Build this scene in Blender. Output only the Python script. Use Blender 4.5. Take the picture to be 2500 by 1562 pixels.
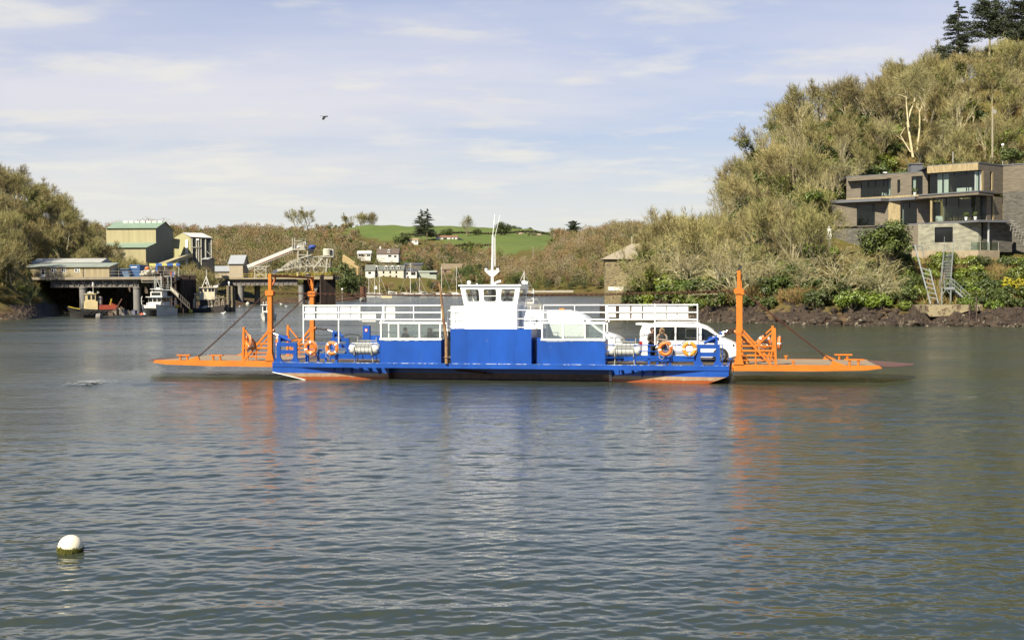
import bpy, math, random
import numpy as np
from math import sin, cos, pi, radians, atan, sqrt, atan2
from mathutils import Vector, Matrix, noise
for o in list(bpy.data.objects): bpy.data.objects.remove(o)
SC = bpy.context.scene
COL = SC.collection
V = Vector
# ------------------------------------------------------------------ camera
FPX = 2900.0; CAMH = 4.62; HOR = 700.0; ROLL = radians(.3)
PITCH = atan((781-HOR)/FPX)
_f = V((0, cos(PITCH), -sin(PITCH))); _r = V((1, 0, 0)); _u = _r.cross(_f)
CR = _r*cos(ROLL)-_u*sin(ROLL); CU = _r*sin(ROLL)+_u*cos(ROLL)
CO = V((0, 0, CAMH))
cam = bpy.data.cameras.new('camera'); camo = bpy.data.objects.new('camera', cam); COL.objects.link(camo)
cam.sensor_width = 36.0; cam.lens = 36.0*FPX/2500; cam.clip_start = .5; cam.clip_end = 9000
camo.matrix_world = Matrix(((CR.x, CU.x, -_f.x, 0), (CR.y, CU.y, -_f.y, 0), (CR.z, CU.z, -_f.z, CAMH), (0, 0, 0, 1)))
SC.camera = camo
# ------------------------------------------------------------------ sky and sun
SUN_EL = radians(45); SUN_AZ = radians(35)      # azimuth: left of straight behind the camera
W = bpy.data.worlds.new('World'); SC.world = W; W.use_nodes = True
nt = W.node_tree; nt.nodes.clear(); N = nt.nodes.new; LK = nt.links.new
wo = N('ShaderNodeOutputWorld'); bg = N('ShaderNodeBackground'); LK(bg.outputs[0], wo.inputs[0])
sky = N('ShaderNodeTexSky'); sky.sky_type = 'NISHITA'; sky.sun_disc = False
sky.sun_elevation = SUN_EL; sky.sun_rotation = pi+SUN_AZ; sky.air_density = 1.0; sky.dust_density = .6; sky.ozone_density = 2.0
tc = N('ShaderNodeTexCoord'); sx = N('ShaderNodeSeparateXYZ'); LK(tc.outputs['Generated'], sx.inputs[0])
def wmath(op, a, b=None, clamp=False):
    n = N('ShaderNodeMath'); n.operation = op; n.use_clamp = clamp
    for i, v in enumerate((a, b)):
        if v is None: continue
        if isinstance(v, (int, float)): n.inputs[i].default_value = v
        else: LK(v, n.inputs[i])
    return n.outputs[0]
def wramp(v, lo, hi, a, b):
    n = N('ShaderNodeMapRange'); n.interpolation_type = 'SMOOTHSTEP'
    LK(v, n.inputs[0])
    for i, q in enumerate((lo, hi, a, b)): n.inputs[i+1].default_value = q
    return n.outputs[0]
zc = wmath('MAXIMUM', sx.outputs[2], 0.0)
den = wmath('ADD', zc, .10)
cx = wmath('DIVIDE', sx.outputs[0], den); cy = wmath('DIVIDE', sx.outputs[1], den)
cb = N('ShaderNodeCombineXYZ'); LK(cx, cb.inputs[0]); LK(cy, cb.inputs[1])
def wnoise(scale, detail, sxx, syy, off):
    mp = N('ShaderNodeMapping'); LK(cb.outputs[0], mp.inputs[0]); mp.inputs['Scale'].default_value = (sxx, syy, 1); mp.inputs['Location'].default_value = off
    n = N('ShaderNodeTexNoise'); LK(mp.outputs[0], n.inputs['Vector']); n.inputs['Scale'].default_value = scale; n.inputs['Detail'].default_value = detail; n.inputs['Roughness'].default_value = .55
    return n.outputs[0]
n1 = wnoise(2.1, 7, .8, 1.0, (3.1, 7.7, 0)); n2 = wnoise(.35, 5, 1.0, 1.9, (11.3, 2.0, 0)); n3 = wnoise(3.4, 7, .6, 1.0, (40.2, 12.9, 0))
low = wramp(zc, .215, .33, 1.0, .0)
puff = wmath('MULTIPLY', wramp(n1, .51, .69, 0, .62), low)
puff2 = wmath('MULTIPLY', wramp(n3, .52, .70, 0, .5), low)
veil = wmath('MULTIPLY', wramp(n2, .34, .66, 0.56, .96), low)
hz = wramp(zc, .02, .27, .97, .0)
allc = wmath('MAXIMUM', veil, hz)
def wmix(fac, a, b):
    n = N('ShaderNodeMix'); n.data_type = 'RGBA'
    if isinstance(fac, (int, float)): n.inputs[0].default_value = fac
    else: LK(fac, n.inputs[0])
    for k, v in ((6, a), (7, b)):
        if isinstance(v, tuple): n.inputs[k].default_value = v+(1,)
        else: LK(v, n.inputs[k])
    return n.outputs[2]
skyc = wmix(1.0, (0, 0, 0), sky.outputs[0])
SKYK = 1.0
veilc = wmix(wramp(zc, .03, .20, 0, 1), (8.15, 8.1, 7.6), (7.7, 7.65, 8.4))
skyb = N('ShaderNodeMix'); skyb.data_type = 'RGBA'; skyb.blend_type = 'MULTIPLY'; skyb.inputs[0].default_value = 1.0; LK(skyc, skyb.inputs[6]); skyb.inputs[7].default_value = (.46, .78, 1.20, 1)
c1 = wmix(allc, skyb.outputs[2], veilc)
c2 = wmix(puff, c1, (8.9, 8.65, 7.8))
c3 = wmix(puff2, c2, (8.5, 8.25, 7.6))
LK(c3, bg.inputs[0]); bg.inputs[1].default_value = .05
sl = bpy.data.lights.new('sun', 'SUN'); sl.energy = 5.0; sl.angle = radians(.5); sl.color = (1.0, .91, .73)
so = bpy.data.objects.new('sun', sl); COL.objects.link(so)
SUND = V((-sin(SUN_AZ)*cos(SUN_EL), -cos(SUN_AZ)*cos(SUN_EL), sin(SUN_EL)))
so.rotation_euler = (-SUND).to_track_quat('-Z', 'Y').to_euler(); so.location = SUND*300
SC.view_settings.view_transform = 'Standard'; SC.view_settings.look = 'None'; SC.view_settings.exposure = 1.0; SC.view_settings.gamma = 1
SC.render.engine = 'CYCLES'; SC.cycles.max_bounces = 6; SC.cycles.transparent_max_bounces = 12
SC.cycles.caustics_reflective = False; SC.cycles.caustics_refractive = False
SC.cycles.sample_clamp_indirect = 4.0
# ------------------------------------------------------------------ measuring helpers
def P(px, py, Y):
    d = _f+CR*((px-1250)/FPX)-CU*((py-781)/FPX)
    return CO+d*(Y/d.y)
def PW(px, py):
    d = _f+CR*((px-1250)/FPX)-CU*((py-781)/FPX)
    return CO+d*(-CO.z/d.z)
YAW = radians(-11.5); HEEL = radians(-.8)
FM = Matrix.Translation((-.25, 62.2, 0)) @ Matrix.Rotation(YAW, 4, 'Z') @ Matrix.Rotation(HEEL, 4, 'X')
_FI = FM.inverted()
def fx(px, yl, z=1.5):          # ferry-frame x of a photo column at lateral position yl
    d = _FI.to_3x3() @ (_f+CR*((px-1250)/FPX)-CU*((800-781)/FPX)); o = _FI @ CO
    return (o+d*((yl-o.y)/d.y)).x
# ------------------------------------------------------------------ mesh helpers
class MB:
    def __init__(s): s.v = []; s.f = []; s.m = []; s.mi = 0; s.sm = []; s.smooth = False
    def add(s, vs, fs):
        b = len(s.v); s.v.extend([tuple(q) for q in vs])
        for f in fs: s.f.append([b+i for i in f]); s.m.append(s.mi); s.sm.append(s.smooth)
        return s
    def box(s, x0, x1, y0, y1, z0, z1):
        if x0 > x1: x0, x1 = x1, x0
        if y0 > y1: y0, y1 = y1, y0
        if z0 > z1: z0, z1 = z1, z0
        return s.add([(x0,y0,z0),(x1,y0,z0),(x1,y1,z0),(x0,y1,z0),(x0,y0,z1),(x1,y0,z1),(x1,y1,z1),(x0,y1,z1)],
                     [(0,3,2,1),(4,5,6,7),(0,1,5,4),(1,2,6,5),(2,3,7,6),(3,0,4,7)])
    def bar(s, a, b, w, h=None, up=(0,0,1)):
        a, b = V(a), V(b); h = h or w; d = (b-a)
        if d.length < 1e-6: return s
        d.normalize(); u = V(up)
        if abs(d.dot(u)) > .98: u = V((0,1,0))
        r = d.cross(u).normalized(); u = r.cross(d)
        q = []
        for p in (a, b):
            for i, j in ((-1,-1),(1,-1),(1,1),(-1,1)): q.append(p+r*(i*w/2)+u*(j*h/2))
        return s.add(q, [(0,1,2,3),(7,6,5,4),(0,4,5,1),(1,5,6,2),(2,6,7,3),(3,7,4,0)])
    def tube(s, pts, r, n=6, cap=True, closed=False):
        pts = [V(p) for p in pts]; k = len(pts); rs = r if isinstance(r, (list, tuple)) else [r]*k
        rings = []; pu = None
        for i, p in enumerate(pts):
            if closed: d = pts[(i+1) % k]-pts[i-1]
            else: d = (pts[min(i+1,k-1)]-pts[max(i-1,0)])
            d = d.normalized() if d.length > 1e-9 else V((0,0,1))
            if pu is None:
                u = V((0,0,1)) if abs(d.z) < .9 else V((1,0,0))
            else: u = pu
            u = (u-d*u.dot(d)); u = u.normalized() if u.length > 1e-6 else V((1,0,0)); pu = u
            w = d.cross(u)
            rings.append([p+(u*cos(2*pi*j/n)+w*sin(2*pi*j/n))*rs[i] for j in range(n)])
        vs = [q for R in rings for q in R]; fs = []
        for i in range(k if closed else k-1):
            a = i*n; b = ((i+1) % k)*n
            for j in range(n): fs.append((a+j, a+(j+1) % n, b+(j+1) % n, b+j))
        if cap and not closed: fs.append(tuple(range(n))[::-1]); fs.append(tuple((k-1)*n+j for j in range(n)))
        return s.add(vs, fs)
    def cyl(s, a, b, r, n=10, r2=None): return s.tube([a, b], [r, r if r2 is None else r2], n)
    def prism(s, poly, z0, z1):       # poly: xy list (counter-clockwise), extruded along z
        n = len(poly); z0s = z0 if isinstance(z0, (list, tuple)) else [z0]*n; z1s = z1 if isinstance(z1, (list, tuple)) else [z1]*n
        return s.add([(p[0],p[1],z) for p, z in zip(poly, z0s)]+[(p[0],p[1],z) for p, z in zip(poly, z1s)],
                     [tuple(range(n))[::-1], tuple(range(n, 2*n))]+[(i,(i+1) % n,n+(i+1) % n,n+i) for i in range(n)])
    def prismy(s, poly, y0, y1):      # poly: xz list extruded along y
        n = len(poly)
        return s.add([(p[0],y0,p[1]) for p in poly]+[(p[0],y1,p[1]) for p in poly],
                     [tuple(range(n)), tuple(range(n, 2*n))[::-1]]+[((i+1) % n,i,n+i,n+(i+1) % n) for i in range(n)])
    def lathe(s, prof, c=(0,0,0), ax='z', n=16):
        vs = []
        for r, h in prof:
            for j in range(n):
                a = 2*pi*j/n; q = (r*cos(a), r*sin(a), h)
                if ax == 'y': q = (q[0], q[2], q[1])
                if ax == 'x': q = (q[2], q[0], q[1])
                vs.append((q[0]+c[0], q[1]+c[1], q[2]+c[2]))
        k = len(prof); fs = [(i*n+j, i*n+(j+1) % n, (i+1)*n+(j+1) % n, (i+1)*n+j) for i in range(k-1) for j in range(n)]
        fs += [tuple(range(n))[::-1], tuple((k-1)*n+j for j in range(n))]
        return s.add(vs, fs)
    def torus(s, c, R, r, ax='y', n=24, m=8):
        pts = []
        for i in range(n):
            a = 2*pi*i/n; q = (R*cos(a), 0, R*sin(a)) if ax == 'y' else ((R*cos(a), R*sin(a), 0) if ax == 'z' else (0, R*cos(a), R*sin(a)))
            pts.append(V(c)+V(q))
        return s.tube(pts, r, m, closed=True)
    def sphere(s, c, r, n=10, m=6, sq=(1,1,1)):
        vs = [(c[0], c[1], c[2]+r*sq[2])]; 
        for i in range(1, m):
            t = pi*i/m
            for j in range(n):
                a = 2*pi*j/n; vs.append((c[0]+r*sq[0]*sin(t)*cos(a), c[1]+r*sq[1]*sin(t)*sin(a), c[2]+r*sq[2]*cos(t)))
        vs.append((c[0], c[1], c[2]-r*sq[2])); L = len(vs)-1; fs = []
        for j in range(n): fs.append((0, 1+j, 1+(j+1) % n)); fs.append((L, L-n+(j+1) % n, L-n+j))
        for i in range(m-2):
            for j in range(n): a = 1+i*n; b = a+n; fs.append((a+j, b+j, b+(j+1) % n, a+(j+1) % n))
        return s.add(vs, fs)
    def quad(s, a, b, c, d): return s.add([a, b, c, d], [(0,1,2,3)])
    def sheet(s, a, b, w, t):         # vertical rectangle strip
        return s
def to_mesh(mb, name, mats, off=(0,0,0)):
    me = bpy.data.meshes.new(name)
    ox, oy, oz = off
    me.from_pydata([(v[0]-ox, v[1]-oy, v[2]-oz) for v in mb.v], [], mb.f)
    mats = mats if isinstance(mats, (list, tuple)) else [mats]
    for m in mats: me.materials.append(m)
    if len(mats) > 1: me.polygons.foreach_set('material_index', mb.m)
    if any(mb.sm): me.polygons.foreach_set('use_smooth', mb.sm)
    me.update(); return me
ORG = {}
def props(o, label=None, cat=None, group=None, kind=None):
    if label: o['label'] = label
    if cat: o['category'] = cat
    if group: o['group'] = group
    if kind: o['kind'] = kind
    return o
def thing(name, label, cat, o=(0,0,0), M=None, group=None):
    e = bpy.data.objects.new(name, None); COL.objects.link(e); e.empty_display_size = .3
    e.matrix_world = (M or Matrix()) @ Matrix.Translation(o); ORG[e.name] = tuple(o)
    return props(e, label, cat, group)
def part(name, mb, mats, parent, label=None):
    off = ORG.get(parent.name, (0,0,0))
    ob = bpy.data.objects.new(name, to_mesh(mb, name, mats, off)); COL.objects.link(ob); ob.parent = parent; ORG[ob.name] = off
    if label: ob['label'] = label
    return ob
def single(name, label, cat, mb, mats, o=(0,0,0), M=None, group=None, kind=None):
    ob = bpy.data.objects.new(name, to_mesh(mb, name, mats, o)); COL.objects.link(ob)
    ob.matrix_world = (M or Matrix()) @ Matrix.Translation(o); ORG[ob.name] = tuple(o)
    return props(ob, label, cat, group, kind)
def dup(root, M, label=None, group=None):
    def cp(o, par):
        c = o.copy(); COL.objects.link(c); ORG[c.name] = ORG.get(o.name, (0,0,0))
        if par: c.parent = par; c.matrix_parent_inverse = o.matrix_parent_inverse.copy()
        for ch in list(o.children): cp(ch, c)
        return c
    r = cp(root, None); r.matrix_world = M
    if label: r['label'] = label
    if group: r['group'] = group
    return r
# ------------------------------------------------------------------ materials
_MC = {}
def mat(name, col, rough=.55, metal=0, var=.14, scale=2.0, bump=0, bscale=25, col2=None, amt=.4, s2=3.0, rnd=0, spec=.5, vstretch=None, detail=5, coord='Object'):
    if name in _MC: return _MC[name]
    kf = .64 if max(col) < .6 else (1.0 if name in ('white_paint', 'wheelhouse_white') else .77)
    col = tuple(c*kf for c in col); col2 = tuple(c*kf for c in col2) if col2 else None
    m = bpy.data.materials.new(name); m.use_nodes = True; t = m.node_tree; b = t.nodes['Principled BSDF']; n_ = t.nodes.new; l_ = t.links.new
    b.inputs['Roughness'].default_value = rough; b.inputs['Metallic'].default_value = metal; b.inputs['Specular IOR Level'].default_value = spec
    tcn = t.nodes.new('ShaderNodeTexCoord'); vec = tcn.outputs[coord]
    if vstretch:
        mp = n_('ShaderNodeMapping'); l_(vec, mp.inputs[0]); mp.inputs['Scale'].default_value = vstretch; vec = mp.outputs[0]
    ns = n_('ShaderNodeTexNoise'); l_(vec, ns.inputs['Vector']); ns.inputs['Scale'].default_value = scale; ns.inputs['Detail'].default_value = detail; ns.inputs['Roughness'].default_value = .6
    mr = n_('ShaderNodeMapRange'); l_(ns.outputs[0], mr.inputs[0]); mr.inputs[1].default_value = .3; mr.inputs[2].default_value = .7
    mx = n_('ShaderNodeMix'); mx.data_type = 'RGBA'; l_(mr.outputs[0], mx.inputs[0])
    mx.inputs[6].default_value = tuple(c*(1-var) for c in col)+(1,); mx.inputs[7].default_value = tuple(min(1, c*(1+var)) for c in col)+(1,)
    out = mx.outputs[2]
    if col2:
        n2_ = n_('ShaderNodeTexNoise'); l_(vec, n2_.inputs['Vector']); n2_.inputs['Scale'].default_value = s2; n2_.inputs['Detail'].default_value = 8; n2_.inputs['Roughness'].default_value = .7
        r2 = n_('ShaderNodeMapRange'); l_(n2_.outputs[0], r2.inputs[0]); r2.inputs[1].default_value = .68-amt*.4; r2.inputs[2].default_value = .76-amt*.4
        m2 = n_('ShaderNodeMix'); m2.data_type = 'RGBA'; l_(r2.outputs[0], m2.inputs[0]); l_(out, m2.inputs[6]); m2.inputs[7].default_value = tuple(col2)+(1,)
        out = m2.outputs[2]
    if rnd:
        oi = n_('ShaderNodeObjectInfo'); hv = n_('ShaderNodeHueSaturation'); l_(out, hv.inputs['Color'])
        mv = n_('ShaderNodeMapRange'); l_(oi.outputs['Random'], mv.inputs[0]); mv.inputs[3].default_value = 1-rnd; mv.inputs[4].default_value = 1+rnd; l_(mv.outputs[0], hv.inputs['Value'])
        mh = n_('ShaderNodeMath'); mh.operation = 'MULTIPLY'; l_(oi.outputs['Random'], mh.inputs[0]); mh.inputs[1].default_value = 7.31
        mf = n_('ShaderNodeMath'); mf.operation = 'FRACT'; l_(mh.outputs[0], mf.inputs[0])
        mw = n_('ShaderNodeMapRange'); l_(mf.outputs[0], mw.inputs[0]); mw.inputs[3].default_value = .5-.045*rnd; mw.inputs[4].default_value = .5+.055*rnd; l_(mw.outputs[0], hv.inputs['Hue'])
        out = hv.outputs[0]
    l_(out, b.inputs['Base Color'])
    if bump:
        nb = n_('ShaderNodeTexNoise'); l_(vec, nb.inputs['Vector']); nb.inputs['Scale'].default_value = bscale; nb.inputs['Detail'].default_value = 4
        bp = n_('ShaderNodeBump'); bp.inputs['Strength'].default_value = bump; bp.inputs['Distance'].default_value = .05; l_(nb.outputs[0], bp.inputs['Height']); l_(bp.outputs[0], b.inputs['Normal'])
    _MC[name] = m; return m
def glassmat(name, tint=(.6,.7,.7), op=.35, dark=(.02,.025,.025)):
    if name in _MC: return _MC[name]
    m = bpy.data.materials.new(name); m.use_nodes = True; t = m.node_tree; t.nodes.clear(); n_ = t.nodes.new; l_ = t.links.new
    o = n_('ShaderNodeOutputMaterial'); tr = n_('ShaderNodeBsdfTransparent'); tr.inputs[0].default_value = tint+(1,)
    df = n_('ShaderNodeBsdfDiffuse'); df.inputs[0].default_value = dark+(1,)
    m1 = n_('ShaderNodeMixShader'); m1.inputs[0].default_value = op; l_(tr.outputs[0], m1.inputs[1]); l_(df.outputs[0], m1.inputs[2])
    gl = n_('ShaderNodeBsdfGlossy'); gl.inputs['Roughness'].default_value = .02
    fr = n_('ShaderNodeLayerWeight'); fr.inputs[0].default_value = .5; pw = n_('ShaderNodeMath'); pw.operation = 'POWER'; l_(fr.outputs['Facing'], pw.inputs[0]); pw.inputs[1].default_value = 4.0
    ma = n_('ShaderNodeMath'); ma.operation = 'MULTIPLY_ADD'; l_(pw.outputs[0], ma.inputs[0]); ma.inputs[1].default_value = .85; ma.inputs[2].default_value = .045
    m2 = n_('ShaderNodeMixShader'); l_(ma.outputs[0], m2.inputs[0]); l_(m1.outputs[0], m2.inputs[1]); l_(gl.outputs[0], m2.inputs[2]); l_(m2.outputs[0], o.inputs[0])
    _MC[name] = m; return m
WHITE = mat('white_paint', (.86,.85,.80), .35, var=.05, scale=1.2, col2=(.55,.47,.36), amt=.0, s2=4)
BLUE = mat('ferry_blue_paint', (.008,.090,.47), .36, var=.22, scale=.9, col2=(.09,.17,.42), amt=.10, s2=1.6, bump=.10, bscale=1.1, vstretch=(1,1,.45))
ORANGE = mat('ferry_orange_paint', (.66,.185,.012), .45, var=.14, scale=1.5, col2=(.34,.10,.03), amt=.08, s2=4)
STEEL = mat('galvanised_steel', (.42,.44,.43), .45, .5, var=.15, scale=5)
DARKM = mat('dark_metal', (.03,.028,.028), .5, .2)
RUST = mat('rusty_steel', (.20,.085,.04), .85, var=.35, scale=8, col2=(.08,.035,.02), amt=.5, s2=9)
CHAINM = mat('rusty_chain', (.115,.045,.022), .85, var=.3, scale=9)
BLACK = mat('black_rubber', (.015,.014,.013), .7)
GLASS = glassmat('clear_glass', (.93,.96,.95), .06, (.30,.33,.32))
DGLASS = glassmat('tinted_glass', (.52,.55,.53), .16, (.02,.02,.02))
RINGM = mat('lifebuoy_orange', (.86,.21,.03), .5, var=.08)
ROPE = mat('pale_rope', (.62,.58,.48), .9)
CONC = mat('concrete', (.33,.31,.27), .9, var=.2, scale=1.5, bump=.3, bscale=12, col2=(.16,.13,.09), amt=.25, s2=1.2)
TIMBER = mat('weathered_timber', (.26,.21,.14), .85, var=.3, scale=2.5, vstretch=(6,6,.6))
# ================================================================== WATER
def water_material():
    m = bpy.data.materials.new('river_water'); m.use_nodes = True; t = m.node_tree; b = t.nodes['Principled BSDF']; n_ = t.nodes.new; l_ = t.links.new
    b.inputs['Base Color'].default_value = (.034, .041, .027, 1); b.inputs['Roughness'].default_value = .04; b.inputs['IOR'].default_value = 1.333
    g = n_('ShaderNodeNewGeometry')
    def ns(sx_, sy_, sc, det, rot=0):
        mp = n_('ShaderNodeMapping'); l_(g.outputs['Position'], mp.inputs[0]); mp.inputs['Scale'].default_value = (sx_, sy_, 1); mp.inputs['Rotation'].default_value = (0, 0, rot)
        q = n_('ShaderNodeTexNoise'); l_(mp.outputs[0], q.inputs['Vector']); q.inputs['Scale'].default_value = sc; q.inputs['Detail'].default_value = det; q.inputs['Roughness'].default_value = .55
        return q.outputs[0]
    fa = n_('ShaderNodeAttribute'); fa.attribute_name = 'fine_chop'
    def gain(base, top):
        q = n_('ShaderNodeMath'); q.operation = 'MULTIPLY_ADD'; l_(fa.outputs['Fac'], q.inputs[0]); q.inputs[1].default_value = top; q.inputs[2].default_value = base; return q.outputs[0]
    a = ns(.5, 1.0, 4.4, 4, .25); c = ns(.5, 1.0, .9, 3, -.3); gust = ns(.25, 1.0, .035, 3, .1)
    mr = n_('ShaderNodeMapRange'); l_(gust, mr.inputs[0]); mr.inputs[1].default_value = .35; mr.inputs[2].default_value = .65; mr.inputs[3].default_value = .25; mr.inputs[4].default_value = 1.0
    b1 = n_('ShaderNodeBump'); l_(gain(.016, .105), b1.inputs['Distance']); l_(a, b1.inputs['Height']); l_(mr.outputs[0], b1.inputs['Strength'])
    b2 = n_('ShaderNodeBump'); l_(gain(.012, .150), b2.inputs['Distance']); b2.inputs['Strength'].default_value = .7; l_(c, b2.inputs['Height']); l_(b1.outputs[0], b2.inputs['Normal'])
    stk = ns(.18, 1.0, .11, 5, .05); sr = n_('ShaderNodeMapRange'); l_(stk, sr.inputs[0]); sr.inputs[1].default_value = .38; sr.inputs[2].default_value = .62; sr.inputs[3].default_value = .03; sr.inputs[4].default_value = .22
    rm = n_('ShaderNodeMath'); rm.operation = 'MULTIPLY_ADD'; l_(fa.outputs['Fac'], rm.inputs[0]); l_(sr.outputs[0], rm.inputs[1]); rm.inputs[2].default_value = .035; l_(rm.outputs[0], b.inputs['Roughness'])
    l_(b2.outputs[0], b.inputs['Normal']); return m
WAVEK = 1.25
def wave_field(x, y, lod):
    rs = np.random.RandomState(5); h = np.zeros_like(x)
    for i in range(110):
        lam = .13*(2.6/.13)**rs.rand()
        th = rs.normal(0, .50)+(.30 if rs.rand() < .5 else -.22); k = 2*pi/lam; ph = rs.rand()*2*pi
        a = .0112*lam/2/pi*(1.6 if .15 < lam < .6 else (1.15 if lam < .95 else .7))
        w = np.clip((lam/lod-2.2)/2.5, 0, 1)
        s = np.sin(k*(x*sin(th)+y*cos(th))+ph); h += a*w*(s+.28*s*s)
    env = .75+.35*np.sin(x*.11+1.3*np.sin(y*.07))*np.sin(y*.16+.9)
    return h*env*WAVEK
def build_water():
    rows = [3.0, 6.0, 9.0]; ypx = np.arange(FPX*CAMH/11.0, FPX*CAMH/120.0, -1.35)
    rows += list(FPX*CAMH/ypx); d = rows[-1]
    while d < 4200: d *= 1.03; rows.append(d)
    rows = np.array(rows); px = np.concatenate([np.array([-2600, -1600, -900, -400]), np.arange(-60, 2561, 2.6), np.array([2900, 3400, 4100, 5100])])
    X = (px[None, :]-1250)/FPX*rows[:, None]; Y = np.repeat(rows[:, None], len(px), 1)
    lod = np.maximum(np.gradient(rows)[:, None], .0)+0*X
    Z = wave_field(X, Y, lod)
    Z *= np.clip((130-Y)/50, 0, 1)
    # wake ridge and foam hollow behind the moving ferry's left ramp
    xs = X+9.5; ys = Y-(57.5+.05*(X+20)); Z += .10*np.exp(-(ys/1.0)**2)*np.exp(-((X+19)/7.5)**2)-.06*np.exp(-((ys-1.6)/1.0)**2)*np.exp(-((X+18)/7)**2)
    nr, nc = X.shape; co = np.stack([X, Y, Z], -1).reshape(-1, 3)
    i = np.arange(nr-1)[:, None]*nc+np.arange(nc-1)[None, :]
    f = np.stack([i, i+1, i+nc+1, i+nc], -1).reshape(-1, 4)
    me = bpy.data.meshes.new('water'); me.vertices.add(len(co)); me.vertices.foreach_set('co', co.astype(np.float32).ravel())
    me.loops.add(f.size); me.loops.foreach_set('vertex_index', f.astype(np.int32).ravel()); me.polygons.add(len(f))
    me.polygons.foreach_set('loop_start', np.arange(0, f.size, 4, dtype=np.int32)); me.polygons.foreach_set('use_smooth', np.ones(len(f), dtype=bool))
    fat = me.attributes.new('fine_chop', 'FLOAT', 'POINT'); fat.data.foreach_set('value', np.clip(np.log(np.maximum(lod, .03)/.05)/np.log(26), 0, 1).astype(np.float32).ravel())
    me.materials.append(water_material()); me.update()
    o = bpy.data.objects.new('river_water', me); COL.objects.link(o); props(o, 'rippled grey green tidal river filling the foreground', 'water', kind='structure')
build_water()
# ================================================================== TERRAIN
PROF = {
 -900: [(110,-3),(150,-1.5),(160,1),(175,5),(200,14),(250,30),(320,42),(600,60),(2600,80)],
 0: [(110,-3),(178,-1.5),(186,1.5),(200,6),(232,16),(262,24),(320,30),(500,32),(700,34),(1400,78),(2600,80)],
 150: [(110,-3),(200,-2),(222,-.8),(238,2),(252,8),(268,16),(290,20),(330,22),(500,24),(700,34),(1400,80),(2600,70)],
 250: [(110,-3),(215,-2),(238,-.5),(250,3),(265,7),(285,8),(320,8),(420,11),(600,28),(1200,62),(1400,70),(2600,55)],
 330: [(110,-3),(240,-2),(262,-.5),(275,3),(300,4),(380,6),(480,14),(700,36),(1200,62),(1300,68),(2600,55)],
 480: [(110,-3),(245,-2),(268,-.5),(280,2.5),(330,4),(400,7),(500,15),(700,33),(1000,50),(1300,64),(2600,50)],
 650: [(110,-3),(330,-2),(362,-.5),(372,2.5),(420,9),(500,17),(700,33),(1000,50),(1300,64),(2600,50)],
 820: [(110,-3),(380,-2),(405,-.5),(415,2),(480,6),(600,13),(750,25),(1000,44),(1270,67),(1320,66),(2600,50)],
 900: [(110,-3),(600,-2),(640,-.3),(655,2),(680,8),(720,13),(850,24),(1000,35),(1100,47),(1250,69.5),(1300,69),(2600,50)],
 1100: [(110,-3),(590,-2),(615,-.3),(625,2),(660,7),(720,11),(850,20),(960,32),(1060,46.5),(1150,56),(1270,70),(1320,68),(2600,50)],
 1300: [(110,-3),(590,-2),(612,-.3),(620,2.5),(650,6),(720,10),(850,19),(930,32),(1100,48),(1270,66),(1350,64),(2600,50)],
 1380: [(110,-3),(590,-2),(612,-.3),(620,3),(655,10),(720,22),(800,30),(1000,38),(1350,64),(1500,62),(2600,50)],
 1440: [(110,-3),(590,-2),(612,-.3),(620,3),(660,14),(720,28),(780,34),(1000,38),(1350,60),(2600,55)],
 1478: [(110,-3),(590,-2),(612,-.3),(620,3),(660,14),(720,30),(780,35),(1000,38),(1350,60),(2600,55)],
 1500: [(110,-3),(178,-1.5),(186,.6),(192,2.5),(205,4),(225,4),(245,-2),(590,-2),(612,0),(640,12),(720,34),(1350,60),(2600,55)],
 1560: [(110,-3),(166,-1.5),(173,1),(178,3),(195,6),(215,7),(240,6),(262,4),(300,2),(600,10),(720,34),(1350,60),(2600,55)],
 1650: [(110,-3),(155,-1.5),(161,1),(166,3.2),(185,6.5),(212,8),(240,8),(600,20),(1350,60),(2600,55)],
 1740: [(110,-3),(150,-1.5),(156,1),(161,3.2),(180,6),(205,8.5),(235,10),(600,20),(1350,60),(2600,55)],
 1800: [(110,-3),(146,-1.5),(151,1),(156,3.2),(176,7),(200,13),(230,18),(300,20),(1350,60),(2600,55)],
 1900: [(110,-3),(141,-1.5),(146,1),(151,3.3),(167,8),(188,18),(220,30),(250,33),(1350,60),(2600,55)],
 2000: [(110,-3),(136,-1.5),(141,1),(146,3.4),(158,7),(172,11),(190,20),(215,32),(250,36),(400,40),(1350,60),(2600,60)],
 2250: [(110,-3),(131,-1.5),(136,1),(141,3.4),(149,7.0),(154,8.3),(176,11),(186,18),(205,30),(235,42),(260,46),(1350,60),(2600,60)],
 2500: [(110,-3),(126,-1.5),(131,1),(136,3.4),(146,7.0),(153,8.8),(176,12),(184,19),(200,29),(230,45),(260,52),(400,62),(2600,64)],
 3400: [(110,-3),(118,-1.5),(123,2),(130,6),(150,14),(200,44),(260,64),(2600,70)]}
YG = np.unique(np.concatenate([np.arange(110, 300, 2.0), np.arange(300, 700, 6.0), np.arange(700, 2620, 24.0)]))
PXG = np.arange(-900, 3401, 10.0)
_pk = sorted(PROF); _pz = np.array([np.interp(YG, [q[0] for q in PROF[k]], [q[1] for q in PROF[k]]) for k in _pk])
TZ = np.array([np.interp(PXG, _pk, _pz[:, j]) for j in range(len(YG))]).T     # [px, Y]
_tx = (PXG[:, None]-1250)/FPX*YG[None, :]; _ty = np.repeat(YG[None, :], len(PXG), 0)
_bump = np.sin(_tx*.21+1.3*np.sin(_ty*.13))*np.sin(_ty*.19+.7*np.sin(_tx*.11))*.55+np.sin(_tx*.047+2)*np.sin(_ty*.052)*1.3
TZ = TZ+_bump*np.clip(TZ/6, 0, 1)
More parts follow.
